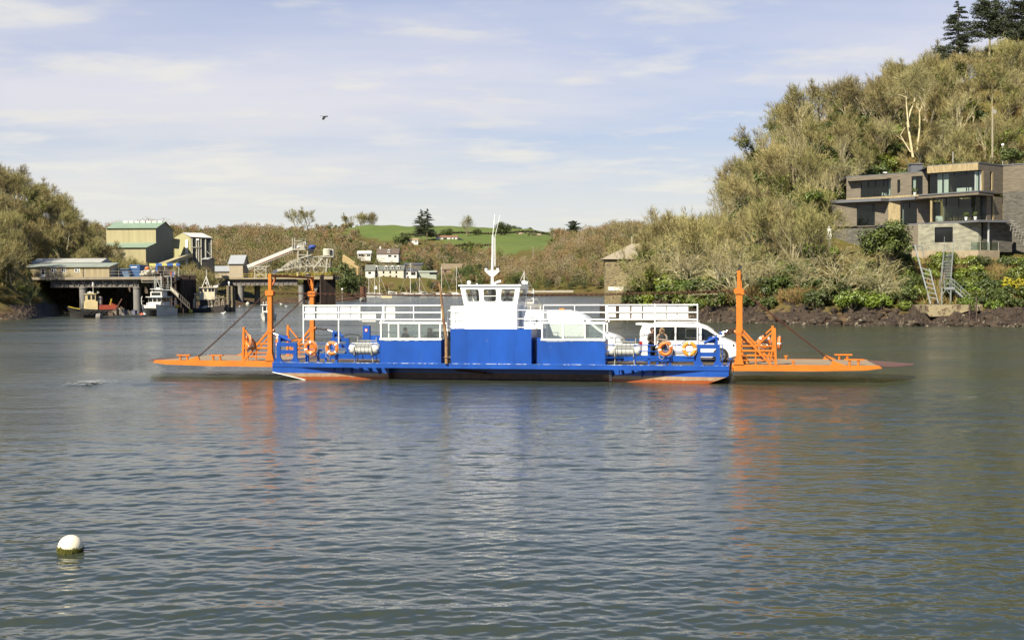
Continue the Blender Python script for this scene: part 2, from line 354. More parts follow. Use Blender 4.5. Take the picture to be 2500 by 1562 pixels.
def ground(x, y):
    px = min(max(1250+FPX*x/max(y, 1), -895), 3395); yy = min(max(y, 110), 2590)
    i = (px+900)/10; i0 = int(i); a = i-i0; j0 = int(np.searchsorted(YG, yy)-1); j0 = max(j0, 0); b = (yy-YG[j0])/(YG[j0+1]-YG[j0])
    return float((TZ[i0, j0]*(1-b)+TZ[i0, j0+1]*b)*(1-a)+(TZ[i0+1, j0]*(1-b)+TZ[i0+1, j0+1]*b)*a)
def GP(px, Y): x = (px-1250)/FPX*Y; return V((x, Y, ground(x, Y)))
def clearing(px, Y):
    x = (px-1250)/FPX*Y; return noise.noise(V((x*.013+5.2, Y*.0075, 1.7)))+.35*noise.noise(V((x*.05, Y*.03, 8.1))) > .16
def in_field(px, Y):
    if 868+22*sin(Y*.035)+10*sin(Y*.11) < px < 1346+8*sin(Y*.05) and Y > 14*sin(px*.05)+ np.interp(px, [880, 1000, 1060, 1130, 1190, 1250, 1340], [1105, 1090, 1068, 1012, 965, 935, 928]): return 1.0
    if 250 < px < 420 and 1210 < Y: return .8
    if 380 < px < 870 and Y > 430 and clearing(px, Y): return .75
    if 640 < px < 720 and 1150 < Y < 1290: return .8
    return 0.0
def build_terrain():
    n, k = TZ.shape; co = np.stack([_tx, _ty, TZ], -1).reshape(-1, 3)
    i = np.arange(n-1)[:, None]*k+np.arange(k-1)[None, :]; f = np.stack([i, i+k, i+k+1, i+1], -1).reshape(-1, 4)
    me = bpy.data.meshes.new('terrain'); me.from_pydata(co.tolist(), [], f.tolist())
    at = me.color_attributes.new('cover', 'FLOAT_COLOR', 'POINT')
    fl = np.array([[in_field(p, y) for y in YG] for p in PXG]).reshape(-1); mud = np.clip((2.2-TZ)/1.2, 0, 1).reshape(-1)
    at.data.foreach_set('color', np.stack([fl, mud, 0*fl, 1+0*fl], -1).astype(np.float32).ravel())
    m = bpy.data.materials.new('hillside_ground'); m.use_nodes = True; t = m.node_tree; b = t.nodes['Principled BSDF']; n_ = t.nodes.new; l_ = t.links.new; b.inputs['Roughness'].default_value = .95; b.inputs['Specular IOR Level'].default_value = .1
    g = n_('ShaderNodeNewGeometry'); ca = n_('ShaderNodeVertexColor'); ca.layer_name = 'cover'; sp = n_('ShaderNodeSeparateColor'); l_(ca.outputs[0], sp.inputs[0])
    def nz(s, d): q = n_('ShaderNodeTexNoise'); l_(g.outputs['Position'], q.inputs['Vector']); q.inputs['Scale'].default_value = s; q.inputs['Detail'].default_value = d; q.inputs['Roughness'].default_value = .65; return q.outputs[0]
    def mx(fc, a, c_):
        q = n_('ShaderNodeMix'); q.data_type = 'RGBA'; l_(fc, q.inputs[0])
        for kk, v in ((6, a), (7, c_)):
            if isinstance(v, tuple): q.inputs[kk].default_value = v+(1,)
            else: l_(v, q.inputs[kk])
        return q.outputs[2]
    def st(v, lo, hi): q = n_('ShaderNodeMapRange'); l_(v, q.inputs[0]); q.inputs[1].default_value = lo; q.inputs[2].default_value = hi; return q.outputs[0]
    c0 = mx(st(nz(.35, 8), .38, .62), (.09, .064, .021), (.071, .075, .015)); c0 = mx(st(nz(1.6, 6), .45, .65), c0, (.128, .098, .038))
    gr = mx(st(nz(.02, 4), .35, .65), (.078, .120, .027), (.112, .146, .039)); gr = mx(st(nz(.22, 7), .40, .70), gr, (.094, .108, .034))
    c1 = mx(sp.outputs[0], c0, gr); c2 = mx(sp.outputs[1], c1, mx(st(nz(.8, 6), .4, .6), (.045, .026, .014), (.11, .075, .045)))
    l_(c2, b.inputs['Base Color']); bp = n_('ShaderNodeBump'); bp.inputs['Distance'].default_value = .35; bp.inputs['Strength'].default_value = .7; l_(nz(.9, 7), bp.inputs['Height']); l_(bp.outputs[0], b.inputs['Normal'])
    me.materials.append(m); me.polygons.foreach_set('use_smooth', [True]*len(me.polygons)); o = bpy.data.objects.new('hills', me); COL.objects.link(o); props(o, 'wooded valley sides and green fields round the river', 'hills', kind='structure')
build_terrain()
# ================================================================== ROCKY SHORE
def fbm(p, o=5):
    s = 0; a = .5; q = V(p)
    for _ in range(o): s += a*noise.noise(q); q = q*2.03+V((3.1, 7.3, 1.7)); a *= .5
    return s
def shore_strip(name, label, p0, p1, step, prof_h, seed, m, back=3.0):
    mb = MB(); mb.smooth = False; cols = []; px = p0
    while px <= p1:
        # find waterline depth on the terrain
        lo, hi = 112, 330
        ys = np.arange(lo, hi, 1.0); zz = [ground((px-1250)/FPX*y, y) for y in ys]; y0 = next((y for y, z in zip(ys, zz) if z > -.2), hi)
        cols.append((px, y0)); px += step
    yy = np.array([c[1] for c in cols]); k = np.ones(7)/7; yy = np.convolve(np.pad(yy, 3, 'edge'), k, 'valid')
    nv = 44; vs = []
    for (px, _), y0 in zip(cols, yy):
        for j in range(nv):
            t = j/(nv-1); y = y0-3.2+t*(8.0+back); x = (px-1250)/FPX*y
            h = -.7+t*(prof_h+.9) if t < .8 else -.7+.8*(prof_h+.9)+(t-.8)*1.2
            lay = noise.noise(V((x*.12+seed, t*3.0, 4.2)))
            n1_ = fbm((x*.33+seed, y*.33, t*2.0)); n2_ = fbm((x*1.3, y*1.3, t*5+seed), 4)
            step_ = abs(((t*4.2+lay*1.3) % 1.0)-.5)
            n3_ = fbm((x*3.4, y*3.4, t*9+seed), 3); z = h+n1_*1.25*min(1, t*3+.15)+n2_*.5+n3_*.22+step_*.3; y2 = y-n1_*.8-n2_*.45-n3_*.2
            vs.append((x, y2, z))
    nc = len(cols); mb.add(vs, [(i*nv+j, (i+1)*nv+j, (i+1)*nv+j+1, i*nv+j+1) for i in range(nc-1) for j in range(nv-1)])
    return single(name, label, 'shore', mb, m, kind='structure')
def rockmat():
    m = mat('shore_rock', (.060, .038, .021), .85, var=.45, scale=1.4, bump=.9, bscale=5, col2=(.026, .015, .008), amt=.45, s2=1.3, coord='Object')
    t = m.node_tree; b = t.nodes['Principled BSDF']; n_ = t.nodes.new; l_ = t.links.new; old = b.inputs['Base Color'].links[0].from_socket
    g = n_('ShaderNodeNewGeometry'); sp = n_('ShaderNodeSeparateXYZ'); l_(g.outputs['Position'], sp.inputs[0])
    q = n_('ShaderNodeTexNoise'); l_(g.outputs['Position'], q.inputs['Vector']); q.inputs['Scale'].default_value = 1.1; q.inputs['Detail'].default_value = 9; q.inputs['Roughness'].default_value = .68
    a = n_('ShaderNodeMapRange'); l_(sp.outputs[2], a.inputs[0]); a.inputs[1].default_value = .1; a.inputs[2].default_value = 1.6; a.inputs[3].default_value = .10; a.inputs[4].default_value = -.02
    s = n_('ShaderNodeMath'); s.operation = 'ADD'; l_(q.outputs[0], s.inputs[0]); l_(a.outputs[0], s.inputs[1])
    th = n_('ShaderNodeMapRange'); l_(s.outputs[0], th.inputs[0]); th.inputs[1].default_value = .645; th.inputs[2].default_value = .70
    x = n_('ShaderNodeMix'); x.data_type = 'RGBA'; l_(th.outputs[0], x.inputs[0]); l_(old, x.inputs[6]); x.inputs[7].default_value = (.20, .175, .122, 1); l_(x.outputs[2], b.inputs['Base Color'])
    return m
ROCK = rockmat()
shore_strip('rocky_shore', 'dark seaweed covered rocks with pale boulders along the wooded bank', 1482, 2760, 1.8, 2.8, 3.0, ROCK)
shore_strip('muddy_shore', 'shaded dark rocky bank under the long jetty', -420, 330, 3.0, 2.0, 9.0, ROCK)
shore_strip('stony_shore', 'brown stony bank under the second jetty', 560, 780, 3.0, 2.6, 15.0, mat('stony_bank', (.13, .095, .065), .9, var=.5, scale=1.5, bump=.8, bscale=4, col2=(.05,.035,.025), amt=.5, s2=.9)) if False else None
def boulders():
    rs = random.Random(8); mb = MB()
    for _ in range(230):
        px = rs.uniform(1650, 2600); ys = np.arange(112, 200, 1.0); y0 = next((y for y in ys if ground((px-1250)/FPX*y, y) > -.2), 150)
        t = rs.random()**1.5; y = y0-1.2+t*5; x = (px-1250)/FPX*y; r = rs.uniform(.18, .55)*(1.5 if rs.random() < .12 else 1); z = .05+t*1.6
        b = len(mb.v); mb.sphere((x, y, z), r, 7, 5, (rs.uniform(.9, 1.7), 1, rs.uniform(.5, .9)))
        for i in range(b, len(mb.v)):
            v = V(mb.v[i]); d = fbm(v*1.9, 3)*r*1.3; mb.v[i] = tuple(v+(v-V((x, y, z))).normalized()*d)
    single('shore_boulders', 'pale and dark boulders lying at the foot of the rocky bank', 'rocks', mb, ROCK, kind='stuff')
boulders()
# ================================================================== TREES
def rdir(rs, d, ang):
    d = V(d).normalized(); u = d.orthogonal().normalized(); w = d.cross(u); a = rs.uniform(0, 2*pi)
    return (d*cos(ang)+(u*cos(a)+w*sin(a))*sin(ang)).normalized()
def bare_tree(seed, H=9.0, spread=.8, lean=0, limbs=7, twig=5200, tw=.028, tl=.8, low=.25, upward=.35, stems=1, droop=0, lr=1.0):
    rs = random.Random(seed); tr = MB(); cr = MB(); tips = []
    def grow(p, d, L, r, lev):
        pts = [p]; rr = [r]; n = 4 if lev < 2 else 3; q = p.copy(); dd = d.copy()
        for i in range(n):
            dd = (rdir(rs, dd, rs.uniform(.05, .28))+V((0, 0, upward*.25-droop*.1*lev))).normalized(); q = q+dd*(L/n); pts.append(q.copy()); rr.append(r*(1-.62*(i+1)/n))
        (tr if lev < 3 else cr).tube(pts, rr, 5 if lev < 2 else 3, cap=False)
        if lev >= 3: tips.append((pts, dd)); return
        k = limbs if lev == 0 else rs.randint(3, 5)
        for j in range(k):
            t = (low+(1-low)*(j+rs.random())/k) if lev == 0 else rs.uniform(.3, 1.0); i = min(int(t*n), n-1); a = t*n-i; base = pts[i].lerp(pts[i+1], a)
            dn = (pts[i+1]-pts[i]).normalized(); ang = rs.uniform(.45, 1.05)*spread*(1.15 if lev == 0 else 1)
            nd = (rdir(rs, dn, ang)+V((0, 0, upward*.5))).normalized()
            l2 = L*rs.uniform(.5, .72)*(1.1-.45*t if lev == 0 else 1)
            grow(base, nd, l2, max(rr[i]*.55, .012*lr), lev+1)
        if lev > 0: grow(pts[-1], dd, L*.55, rr[-1], lev+1)
    for s in range(stems):
        d0 = V((lean+(rs.uniform(-.35, .35) if stems > 1 else rs.uniform(-.08, .08)), rs.uniform(-.2, .2) if stems > 1 else 0, 1)).normalized()
        grow(V((rs.uniform(-.3, .3)*(stems > 1), rs.uniform(-.3, .3)*(stems > 1), -.4)), d0, H*.62*rs.uniform(.85, 1.05), H*.018*lr*(1 if stems == 1 else .75), 0)
    per = max(1, twig//max(1, len(tips)))
    for pts, d in tips:
        for _ in range(per):
            t = rs.uniform(.1, 1.0)*(len(pts)-1); i = min(int(t), len(pts)-2); b = pts[i].lerp(pts[i+1], t-i)
            dd = (rdir(rs, d, rs.uniform(.2, 1.0))+V((0, 0, .25*upward-.15*droop))).normalized(); l = tl*rs.uniform(.45, 1.15); w = V((rs.uniform(-1, 1), rs.uniform(-1, 1), rs.uniform(-.6, .6))).normalized()*tw
            m_ = b+dd*l*.5+rdir(rs, dd, 1.5)*l*.06
            cr.add([b-w, b+w, m_+w*.7, m_-w*.7, b+dd*l], [(0, 1, 2, 3), (3, 2, 4)])
    return tr, cr, tips
def leaf_quads(mb, rs, c, n, R, size, sq=(1,1,1), shell=.55):
    for _ in range(n):
        d = V((rs.gauss(0, 1), rs.gauss(0, 1), rs.gauss(0, 1))).normalized(); r = R*(shell+(1-shell)*rs.random())
        p = V(c)+V((d.x*sq[0], d.y*sq[1], d.z*sq[2]))*r; nn = (d+V((rs.uniform(-1, 1), rs.uniform(-1, 1), rs.uniform(-.2, 1)))*.9).normalized(); u = nn.orthogonal().normalized(); w = nn.cross(u); a = rs.uniform(0, pi); e = (u*cos(a)+w*sin(a))*size*rs.uniform(.6, 1.2); g = nn.cross(e)*.6
        mb.add([p-e, p-g*.7, p+e, p+g*.7], [(0, 1, 2, 3)])
def ivy_tree(seed, H=8.0, **k):
    tr, cr, tips = bare_tree(seed, H, **k); rs = random.Random(seed+99); iv = MB()
    for i in range(len(tr.v)//5):
        p = V(tr.v[i*5]);
        if p.z < H*.66 and rs.random() < .6: leaf_quads(iv, rs, p, 20, .65, .17, (1, 1, 1.2), .2)
    return tr, cr, iv
def bush(seed, R=2.2, H=2.2, n=26, leaf=.2, per=95):
    rs = random.Random(seed); lf = MB(); st = MB()
    for _ in range(n):
        a = rs.uniform(0, 2*pi); q = sqrt(rs.random())*R*.75; z = H*(.25+.6*rs.random()*(1-(q/R)**2*.7)); c = V((q*cos(a), q*sin(a), z)); r = rs.uniform(.28, .5)*R*.75
        leaf_quads(lf, rs, c, per, r, leaf, (1, 1, .85), .45); st.tube([V((q*cos(a)*.25, q*sin(a)*.25, -.3)), c*.6, c], [.06, .04, .015], 4, False)
    return st, lf
def scrub(seed, R=1.8, H=2.2, n=900):
    rs = random.Random(seed); tw = MB(); lf = MB()
    for _ in range(n):
        a = rs.uniform(0, 2*pi); q = sqrt(rs.random())*R*.8; b = V((q*cos(a), q*sin(a), -.1+rs.random()*H*.5)); d = V((cos(a)*.7*q/R+rs.uniform(-.5, .5), sin(a)*.7*q/R+rs.uniform(-.5, .5), rs.uniform(.3, 1.2))).normalized(); l = rs.uniform(.5, 1.1)*H*.5; w = V((rs.uniform(-1, 1), rs.uniform(-1, 1), 0)).normalized()*.03
        m_ = b+d*l*.5+V((rs.uniform(-.1, .1), rs.uniform(-.1, .1), 0)); tw.add([b-w, b+w, m_+w*.7, m_-w*.7, b+d*l], [(0, 1, 2, 3), (3, 2, 4)])
    leaf_quads(lf, rs, (0, 0, H*.35), 260, R*.85, .15, (1, 1, .5), .3)
    return tw, lf
def conifer(seed, H=14.0, R=3.2, layered=False, n=46):
    rs = random.Random(seed); tr = MB(); nd = MB(); tr.tube([(0, 0, -.5), (.1, 0, H*.5), (0, .05, H)], [H*.02, H*.012, .03], 6, False)
    for i in range(n):
        t = (i+.5)/n; z = H*(.16+.84*t) if not layered else H*(.38+.6*((i//6)/(n//6))); L = R*((1-t)**.75+.08)*rs.uniform(.7, 1.15) if not layered else R*rs.uniform(.5, 1.0)*(1-.45*t)
        a = rs.uniform(0, 2*pi); d = V((cos(a), sin(a), -.18 if not layered else .15)); pts = [V((0, 0, z)), V((0, 0, z))+d*L*.5, V((0, 0, z))+d*L+V((0, 0, .12*L))]
        tr.tube(pts, [.07, .04, .015], 3, False)
        for _ in range(int(60*max(L, .6))):
            u = rs.uniform(.2, 1.05); p = pts[0].lerp(pts[2], u)+V((rs.uniform(-1, 1), rs.uniform(-1, 1), rs.uniform(-.25, .45)))*L*.22; e = V((rs.uniform(-1, 1), rs.uniform(-1, 1), rs.uniform(-.5, .3))).normalized()*.24; g = V((rs.uniform(-1, 1), rs.uniform(-1, 1), rs.uniform(-1, 1))).normalized()*.09
            nd.add([p-e, p-g, p+e, p+g], [(0, 1, 2, 3)])
    return tr, nd
BARK = mat('grey_bark', (.36, .31, .18), .9, var=.35, scale=3, rnd=.25)
PALEBARK = mat('pale_lichened_bark', (.56, .50, .30), .9, var=.3, scale=3, rnd=.12)
PALEST = mat('bright_pale_trunks', (.58, .50, .32), .88, var=.25, scale=2, rnd=.1)
TWIG = mat('bare_brown_twigs', (.350, .300, .115), .9, var=.38, scale=.5, rnd=.28)
TWIGP = mat('pale_twigs', (.43, .375, .17), .9, var=.25, scale=.6, rnd=.22)
IVY = mat('ivy_leaves', (.15, .185, .018), .6, var=.4, scale=.8, rnd=.25)
LEAFB = mat('bright_green_leaves', (.165, .215, .020), .5, var=.4, scale=.9, rnd=.3)
LEAFD = mat('dark_green_leaves', (.085, .115, .016), .55, var=.4, scale=.9, rnd=.2)
LEAFY = mat('yellow_flowers', (.42, .36, .01), .7, var=.3, scale=1.2)
NEEDLE = mat('conifer_needles', (.055, .070, .030), .7, var=.4, scale=.7, rnd=.2)
SCRUB = mat('brown_scrub_twigs', (.34, .235, .085), .9, var=.3, scale=.7, rnd=.3)
PROTO = {}
def proto(key, name, pieces):
    r = bpy.data.objects.new(name, None); COL.objects.link(r); ORG[r.name] = (0, 0, 0)
    for nm, mb, m in pieces: part(nm, mb, m, r)
    PROTO[key] = [r, False]
for i in range(4):
    t_, c_, _ = bare_tree(10+i, 9, spread=.80+.12*(i % 2), limbs=9, low=.2, upward=.30, stems=1 if i % 2 else 2, twig=2700, tw=.024, tl=.95, lr=1.3); proto('bare%d' % i, 'bare_tree', [('trunk', t_, BARK), ('crown', c_, TWIG)])
for i in range(2):
    t_, c_, _ = bare_tree(30+i, 8, spread=1.1, limbs=8, low=.10, upward=.10, stems=3, droop=.4, lean=-.15, tl=.6, twig=2100, tw=.02, lr=1.55); proto('oak%d' % i, 'oak_tree', [('trunk', t_, PALEBARK), ('crown', c_, TWIGP)])
for i in range(3):
    t_, c_, v_ = ivy_tree(50+i, 8.5, spread=.85, limbs=8, twig=2100, tw=.024, upward=.3, lr=1.3); proto('ivy%d' % i, 'ivy_covered_tree', [('trunk', t_, BARK), ('crown', c_, TWIG), ('ivy', v_, IVY)])
for i in range(2): s_, l_ = bush(70+i); proto('green%d' % i, 'evergreen_shrub', [('stem', s_, BARK), ('foliage', l_, LEAFB)])
for i in range(2): s_, l_ = bush(80+i, 2.0, 2.6); proto('dark%d' % i, 'evergreen_shrub', [('stem', s_, BARK), ('foliage', l_, LEAFD)])
s_, l_ = bush(90, 1.4, 1.6, 14, .16, 90); proto('gorse', 'flowering_shrub', [('stem', s_, BARK), ('foliage', l_, LEAFY)])
for i in range(3): s_, l_ = scrub(95+i); proto('scrub%d' % i, 'bare_bush', [('twigs', s_, SCRUB), ('foliage', l_, IVY)])
for i in range(2):
    tp_, cp_, _ = bare_tree(130+i, 9.5, spread=.75, limbs=6, low=.3, upward=.45, stems=2, twig=900, tw=.022, tl=.9, lr=1.7); proto('pale%d' % i, 'bare_tree', [('trunk', tp_, PALEST), ('crown', cp_, TWIGP)])
t_, n_ = conifer(110, 15, 4.6, n=70); proto('fir', 'fir_tree', [('trunk', t_, BARK), ('crown', n_, NEEDLE)])
t_, n_ = conifer(111, 12, 5.4, True, 66); proto('pine', 'pine_tree', [('trunk', t_, BARK), ('crown', n_, NEEDLE)])
s_, l_ = bush(120, 3.6, 5.4, 46, .2, 120); proto('holm', 'evergreen_tree', [('trunk', s_, BARK), ('crown', l_, LEAFD)])
LBL = {'pale': 'bare tree with bright pale trunks among the brown wood', 'bare': 'bare brown broadleaf tree in the leafless wood', 'oak': 'spreading bare oak with pale lichened branches over the bank', 'ivy': 'leafless tree with green ivy round its trunk',
       'green': 'bright green evergreen shrub on the bank', 'dark': 'dark green evergreen shrub among bare trees', 'scrub': 'low brown leafless bush on the slope'}
def plant(key, pos, s=1.0, label=None, cat=None, group=None, rz=None, rs=random, sz=1.0, tilt=0):
    r, used = PROTO[key]; kind = key.rstrip('0123456789')
    M = Matrix.Translation(pos) @ Matrix.Rotation(rs.uniform(0, 2*pi) if rz is None else rz, 4, 'Z') @ Matrix.Rotation(tilt, 4, 'Y') @ Matrix.Diagonal((s, s, s*sz, 1))
    if not used: o = r; PROTO[key][1] = True; o.matrix_world = M
    else: o = dup(r, M)
    props(o, label or LBL[kind], cat or ('tree' if kind in ('pale', 'bare', 'oak', 'ivy', 'fir', 'pine', 'holm') else 'shrub'), group)
    return o
def pick(rs, opts):
    t = rs.random()*sum(w for _, w in opts)
    for k, w in opts:
        t -= w
        if t <= 0: return k
    return opts[-1][0]
def exp_(rs, k): n = {'pale': 2, 'bare': 4, 'oak': 2, 'ivy': 3, 'green': 2, 'dark': 2, 'scrub': 3}.get(k); return k+str(rs.randrange(n)) if n else k
def poisson(rs, n, px0, px1, y0, y1, dmin, ok, rows=None):
    pts = []
    for _ in range(n*30):
        px = rs.uniform(px0, px1); Y = rs.uniform(y0, y1)
        if not ok(px, Y): continue
        x = (px-1250)/FPX*Y
        if any((x-a)**2+(Y-b)**2 < dmin*dmin for a, b, _ in pts): continue
        pts.append((x, Y, px))
        if len(pts) >= n: break
    return pts
def wood(seed, tag, n, px0, px1, y0, y1, dmin, ok, opts, smin, smax, where, szf=None):
    rs = random.Random(seed)
    for x, Y, px in poisson(rs, n, px0, px1, y0, y1, dmin, ok):
        k = pick(rs, opts(px, Y)); kk = exp_(rs, k); s = rs.uniform(smin, smax)*(szf(px, Y) if szf else 1)
        plant(kk, (x, Y, ground(x, Y)-.1), s, LBL[k].replace('in the leafless wood', 'in the wood '+where).replace('on the bank', where).replace('on the slope', where)+('' if where in LBL[k].replace('in the leafless wood', 'in the wood '+where).replace('on the bank', where).replace('on the slope', where) else ' '+where), group='%ss %s' % ({'pale': 'pale trunked tree', 'bare': 'bare tree', 'oak': 'pale oak', 'ivy': 'ivy clad tree', 'green': 'bright shrub', 'dark': 'dark shrub', 'scrub': 'brown bushe'}[k], where), rs=rs)
def shoreY(px):
    k = [1480, 1500, 1560, 1650, 1800, 2000, 2250, 2500, 3400]; return float(np.interp(px, k, [188, 186, 173, 161, 151, 141, 136, 131, 122]))
def okR(px, Y):
    s = shoreY(px)+3
    if Y < s: return False
    if px < 1640 and Y > 236: return False
    if px < 1575 and 176 < Y < 193 and px > 1470: return False
    if 2010 < px < 2640 and 148 < Y < 184: return False
    if 2150 < px < 2640 and Y <= 150: return False
    return True
# right hill: tall bare trees, ivy trees, oaks on the edge
def oR(px, Y):
    if Y < shoreY(px)+14: return [('oak', 6), ('ivy', 2.5), ('bare', .8), ('dark', 1.2)]
    return [('bare', 6), ('ivy', 3.6), ('oak', 1.4), ('dark', .5)]
wood(1, 'r', 200, 1490, 2640, 140, 262, 3.9, okR, oR, .80, 1.25, 'above the rocky bank')
wood(2, 'r', 110, 1540, 2160, 140, 178, 2.3, lambda p, Y: shoreY(p)+1.5 < Y < shoreY(p)+15 and not (2010 < p and Y > 150), lambda p, Y: [('green', 3.6), ('dark', 3.2), ('scrub', 1.6), ('oak', .8)], .55, 1.45, 'along the rocky bank')
wood(3, 'r', 135, 2120, 2640, 132, 155, 1.45, lambda p, Y: shoreY(p)+2 < Y < 154.5-(p-2250)*.015 and not (2280 < p < 2338 and Y < 150) and not (2225 < p < 2292 and Y < 147), lambda p, Y: [('scrub', 3 if Y > shoreY(p)+8 else .3), ('green', 2.6), ('dark', 2.2)], .45, 1.05, 'below the timber house')
wood(7, 'r', 75, 1560, 2230, 158, 215, 4.2, lambda p, Y: okR(p, Y) and Y > shoreY(p)+10, lambda p, Y: [('dark', 3), ('green', 1.4)], 1.0, 1.7, 'among the bare trees above the bank')
wood(8, 'r', 34, 1560, 2560, 152, 214, 6.5, lambda p, Y: okR(p, Y) and Y > shoreY(p)+6, lambda p, Y: [('pale', 1)], .75, 1.1, 'on the right hillside')
wood(4, 'r', 50, 1990, 2640, 182, 214, 3.0, lambda p, Y: True, lambda p, Y: [('scrub', 4), ('dark', 2), ('green', 1.2)], .8, 1.3, 'behind the timber house')
# left hill
def okL(px, Y):
    y0 = np.interp(px, [-500, 0, 150, 250, 330], [168, 189, 240, 262, 275]); return Y > y0 and px < 318-(Y-300)*.2
wood(5, 'l', 190, -420, 330, 180, 330, 4.0, okL, lambda p, Y: [('bare', 7), ('ivy', 3), ('dark', .7)], .85, 1.2, 'behind the long jetty')
wood(6, 'l', 26, -300, 95, 186, 206, 3.0, lambda p, Y: Y > np.interp(p, [-300, 0, 95], [176, 188, 198]), lambda p, Y: [('ivy', 2), ('oak', 2), ('scrub', 2)], .55, .85, 'beside the long jetty')
# ================================================================== FERRY
D0 = .80                                     # deck level in the ferry's own frame
ferry = thing('car_ferry', 'blue car ferry with orange ramps and white wheelhouse crossing the river', 'ferry', (0, 0, 0), FM)
def lerp(a, b, t): return a+(b-a)*t
def hull_mat():
    m = mat('ferry_hull_paint', (.008, .090, .47), .4, var=.15, scale=.8)
    t = m.node_tree; b = t.nodes['Principled BSDF']; n_ = t.nodes.new; l_ = t.links.new; old = b.inputs['Base Color'].links[0].from_socket
    tcn = n_('ShaderNodeTexCoord'); sp = n_('ShaderNodeSeparateXYZ'); l_(tcn.outputs['Object'], sp.inputs[0])
    nz = n_('ShaderNodeTexNoise'); l_(tcn.outputs['Object'], nz.inputs['Vector']); nz.inputs['Scale'].default_value = 3.2; nz.inputs['Detail'].default_value = 8; nz.inputs['Roughness'].default_value = .7
    def mr(v, lo, hi): q = n_('ShaderNodeMapRange'); l_(v, q.inputs[0]); q.inputs[1].default_value = lo; q.inputs[2].default_value = hi; return q.outputs[0]
    def mx(fc, a, c_):
        q = n_('ShaderNodeMix'); q.data_type = 'RGBA'; l_(fc, q.inputs[0])
        for kk, v in ((6, a), (7, c_)):
            if isinstance(v, tuple): q.inputs[kk].default_value = v+(1,)
            else: l_(v, q.inputs[kk])
        return q.outputs[2]
    red = mx(mr(nz.outputs[0], .38, .6), (.28, .17, .10), (.34, .25, .155))
    nz2 = n_('ShaderNodeTexNoise'); l_(tcn.outputs['Object'], nz2.inputs['Vector']); nz2.inputs['Scale'].default_value = 5; nz2.inputs['Detail'].default_value = 9
    ad = n_('ShaderNodeMath'); ad.operation = 'MULTIPLY_ADD'; l_(nz2.outputs[0], ad.inputs[0]); ad.inputs[1].default_value = .16; l_(sp.outputs[2], ad.inputs[2])
    wet = mr(ad.outputs[0], .15, .19); red2 = mx(wet, (.26, .057, .011), red)
    ax = n_('ShaderNodeMath'); ax.operation = 'ABSOLUTE'; l_(sp.outputs[0], ax.inputs[0]); red3 = mx(mr(ax.outputs[0], 5.35, 5.6), mx(mr(nz.outputs[0], .4, .65), (.045, .02, .012), (.12, .045, .027)), red2)  # overhang shade on the recessed middle is painted in as dark brown
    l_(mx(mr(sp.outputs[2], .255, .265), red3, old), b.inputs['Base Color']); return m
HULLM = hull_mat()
def yface(x):                                # outer face of the hull below the deck edge
    a = abs(x-.2)
    if a < 5.55: return 2.95
    if a < 10.0: return lerp(3.62, 4.29, (a-5.55)/4.45)
    return 4.29
h = MB(); xs = [-11.3, -10.2, -9.6, -9.0, -8.3, -7.2, -6.2, -5.36, -5.34, -2.5, 0, 2.5, 5.74, 5.76, 6.6, 7.6, 8.6, 9.6, 10.4, 11.5]
ring = []
for x in xs:
    a = abs(x-.1); zb = (-.9 if a < 8.4 else lerp(-.9, .30, min(1, (a-8.4)/2.9))) if x > 0 else (-.9 if x > -8.5 else lerp(-.20, .30, min(1, max(0, (-x-9.0)/2.3)))); y = yface(x); zm = max(.24, zb+.02)
    ring.append([(x,-y,.58),(x,-y,zm),(x,-y+.02,zb),(x,y-.02,zb),(x,y,zm),(x,y,.58)])
n = 6; vs = [q for R_ in ring for q in R_]; h.add(vs, [(i*n+j, i*n+(j+1) % n, (i+1)*n+(j+1) % n, (i+1)*n+j) for i in range(len(xs)-1) for j in range(n)]+[tuple(range(n)), tuple((len(xs)-1)*n+j for j in range(n))[::-1]])
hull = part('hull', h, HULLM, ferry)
b = MB(); b.box(-11.3, 11.52, -4.32, -4.16, .56, .80); b.box(-11.3, 11.52, 4.16, 4.32, .56, .80); b.box(-11.3, -11.14, -4.16, 4.16, .56, .80); b.box(11.36, 11.52, -4.16, 4.16, .56, .80)
part('rubbing_band', b, BLUE, ferry)
WORN = mat('worn_paint_edge', (.62,.66,.70), .6, var=.2, scale=5, col2=(.02,.12,.46), amt=.62, s2=3.0)
b = MB(); b.box(-11.28, 11.5, -4.328, -4.2, .785, .806); part('worn_edge', b, WORN, ferry)
DECKM = mat('worn_deck', (.17, .125, .085), .9, var=.3, scale=1.2, col2=(.09, .06, .04), amt=.3, s2=1.6)
dk = [(-11.14, -4.16), (-10.0, -4.16), (-9.6, -yface(-9.6)+.02), (-5.62, -yface(-5.5)+.02), (-5.60, -4.16), (5.66, -4.16), (5.68, -yface(5.9)+.02), (9.9, -yface(9.9)+.02), (10.2, -4.16), (11.36, -4.16)]
b = MB(); b.prism(dk+[(11.36, 4.16), (-11.14, 4.16)], .60, .785); part('deck', b, DECKM, ferry)
for sg_ in (-1, 1):
    b = MB(); xw = -11.3 if sg_ < 0 else 11.5
    if sg_ < 0: b.bar((-11.3, -4.30, .30), (-9.0, -4.30, -.19), .04, .03); part('bow_edge_strip', b, WHITE, ferry)
    b = MB()
    for x_ in (sg_*11.22, sg_*10.95): b.tube([(x_, -4.22, .8), (x_, -4.22, 1.78)], .018, 5)
    for z_ in (1.1, 1.44, 1.78): b.tube([(sg_*11.22, -4.22, z_), (sg_*10.95, -4.22, z_)], .015, 5)
    part('end_rail', b, BLUE, ferry)
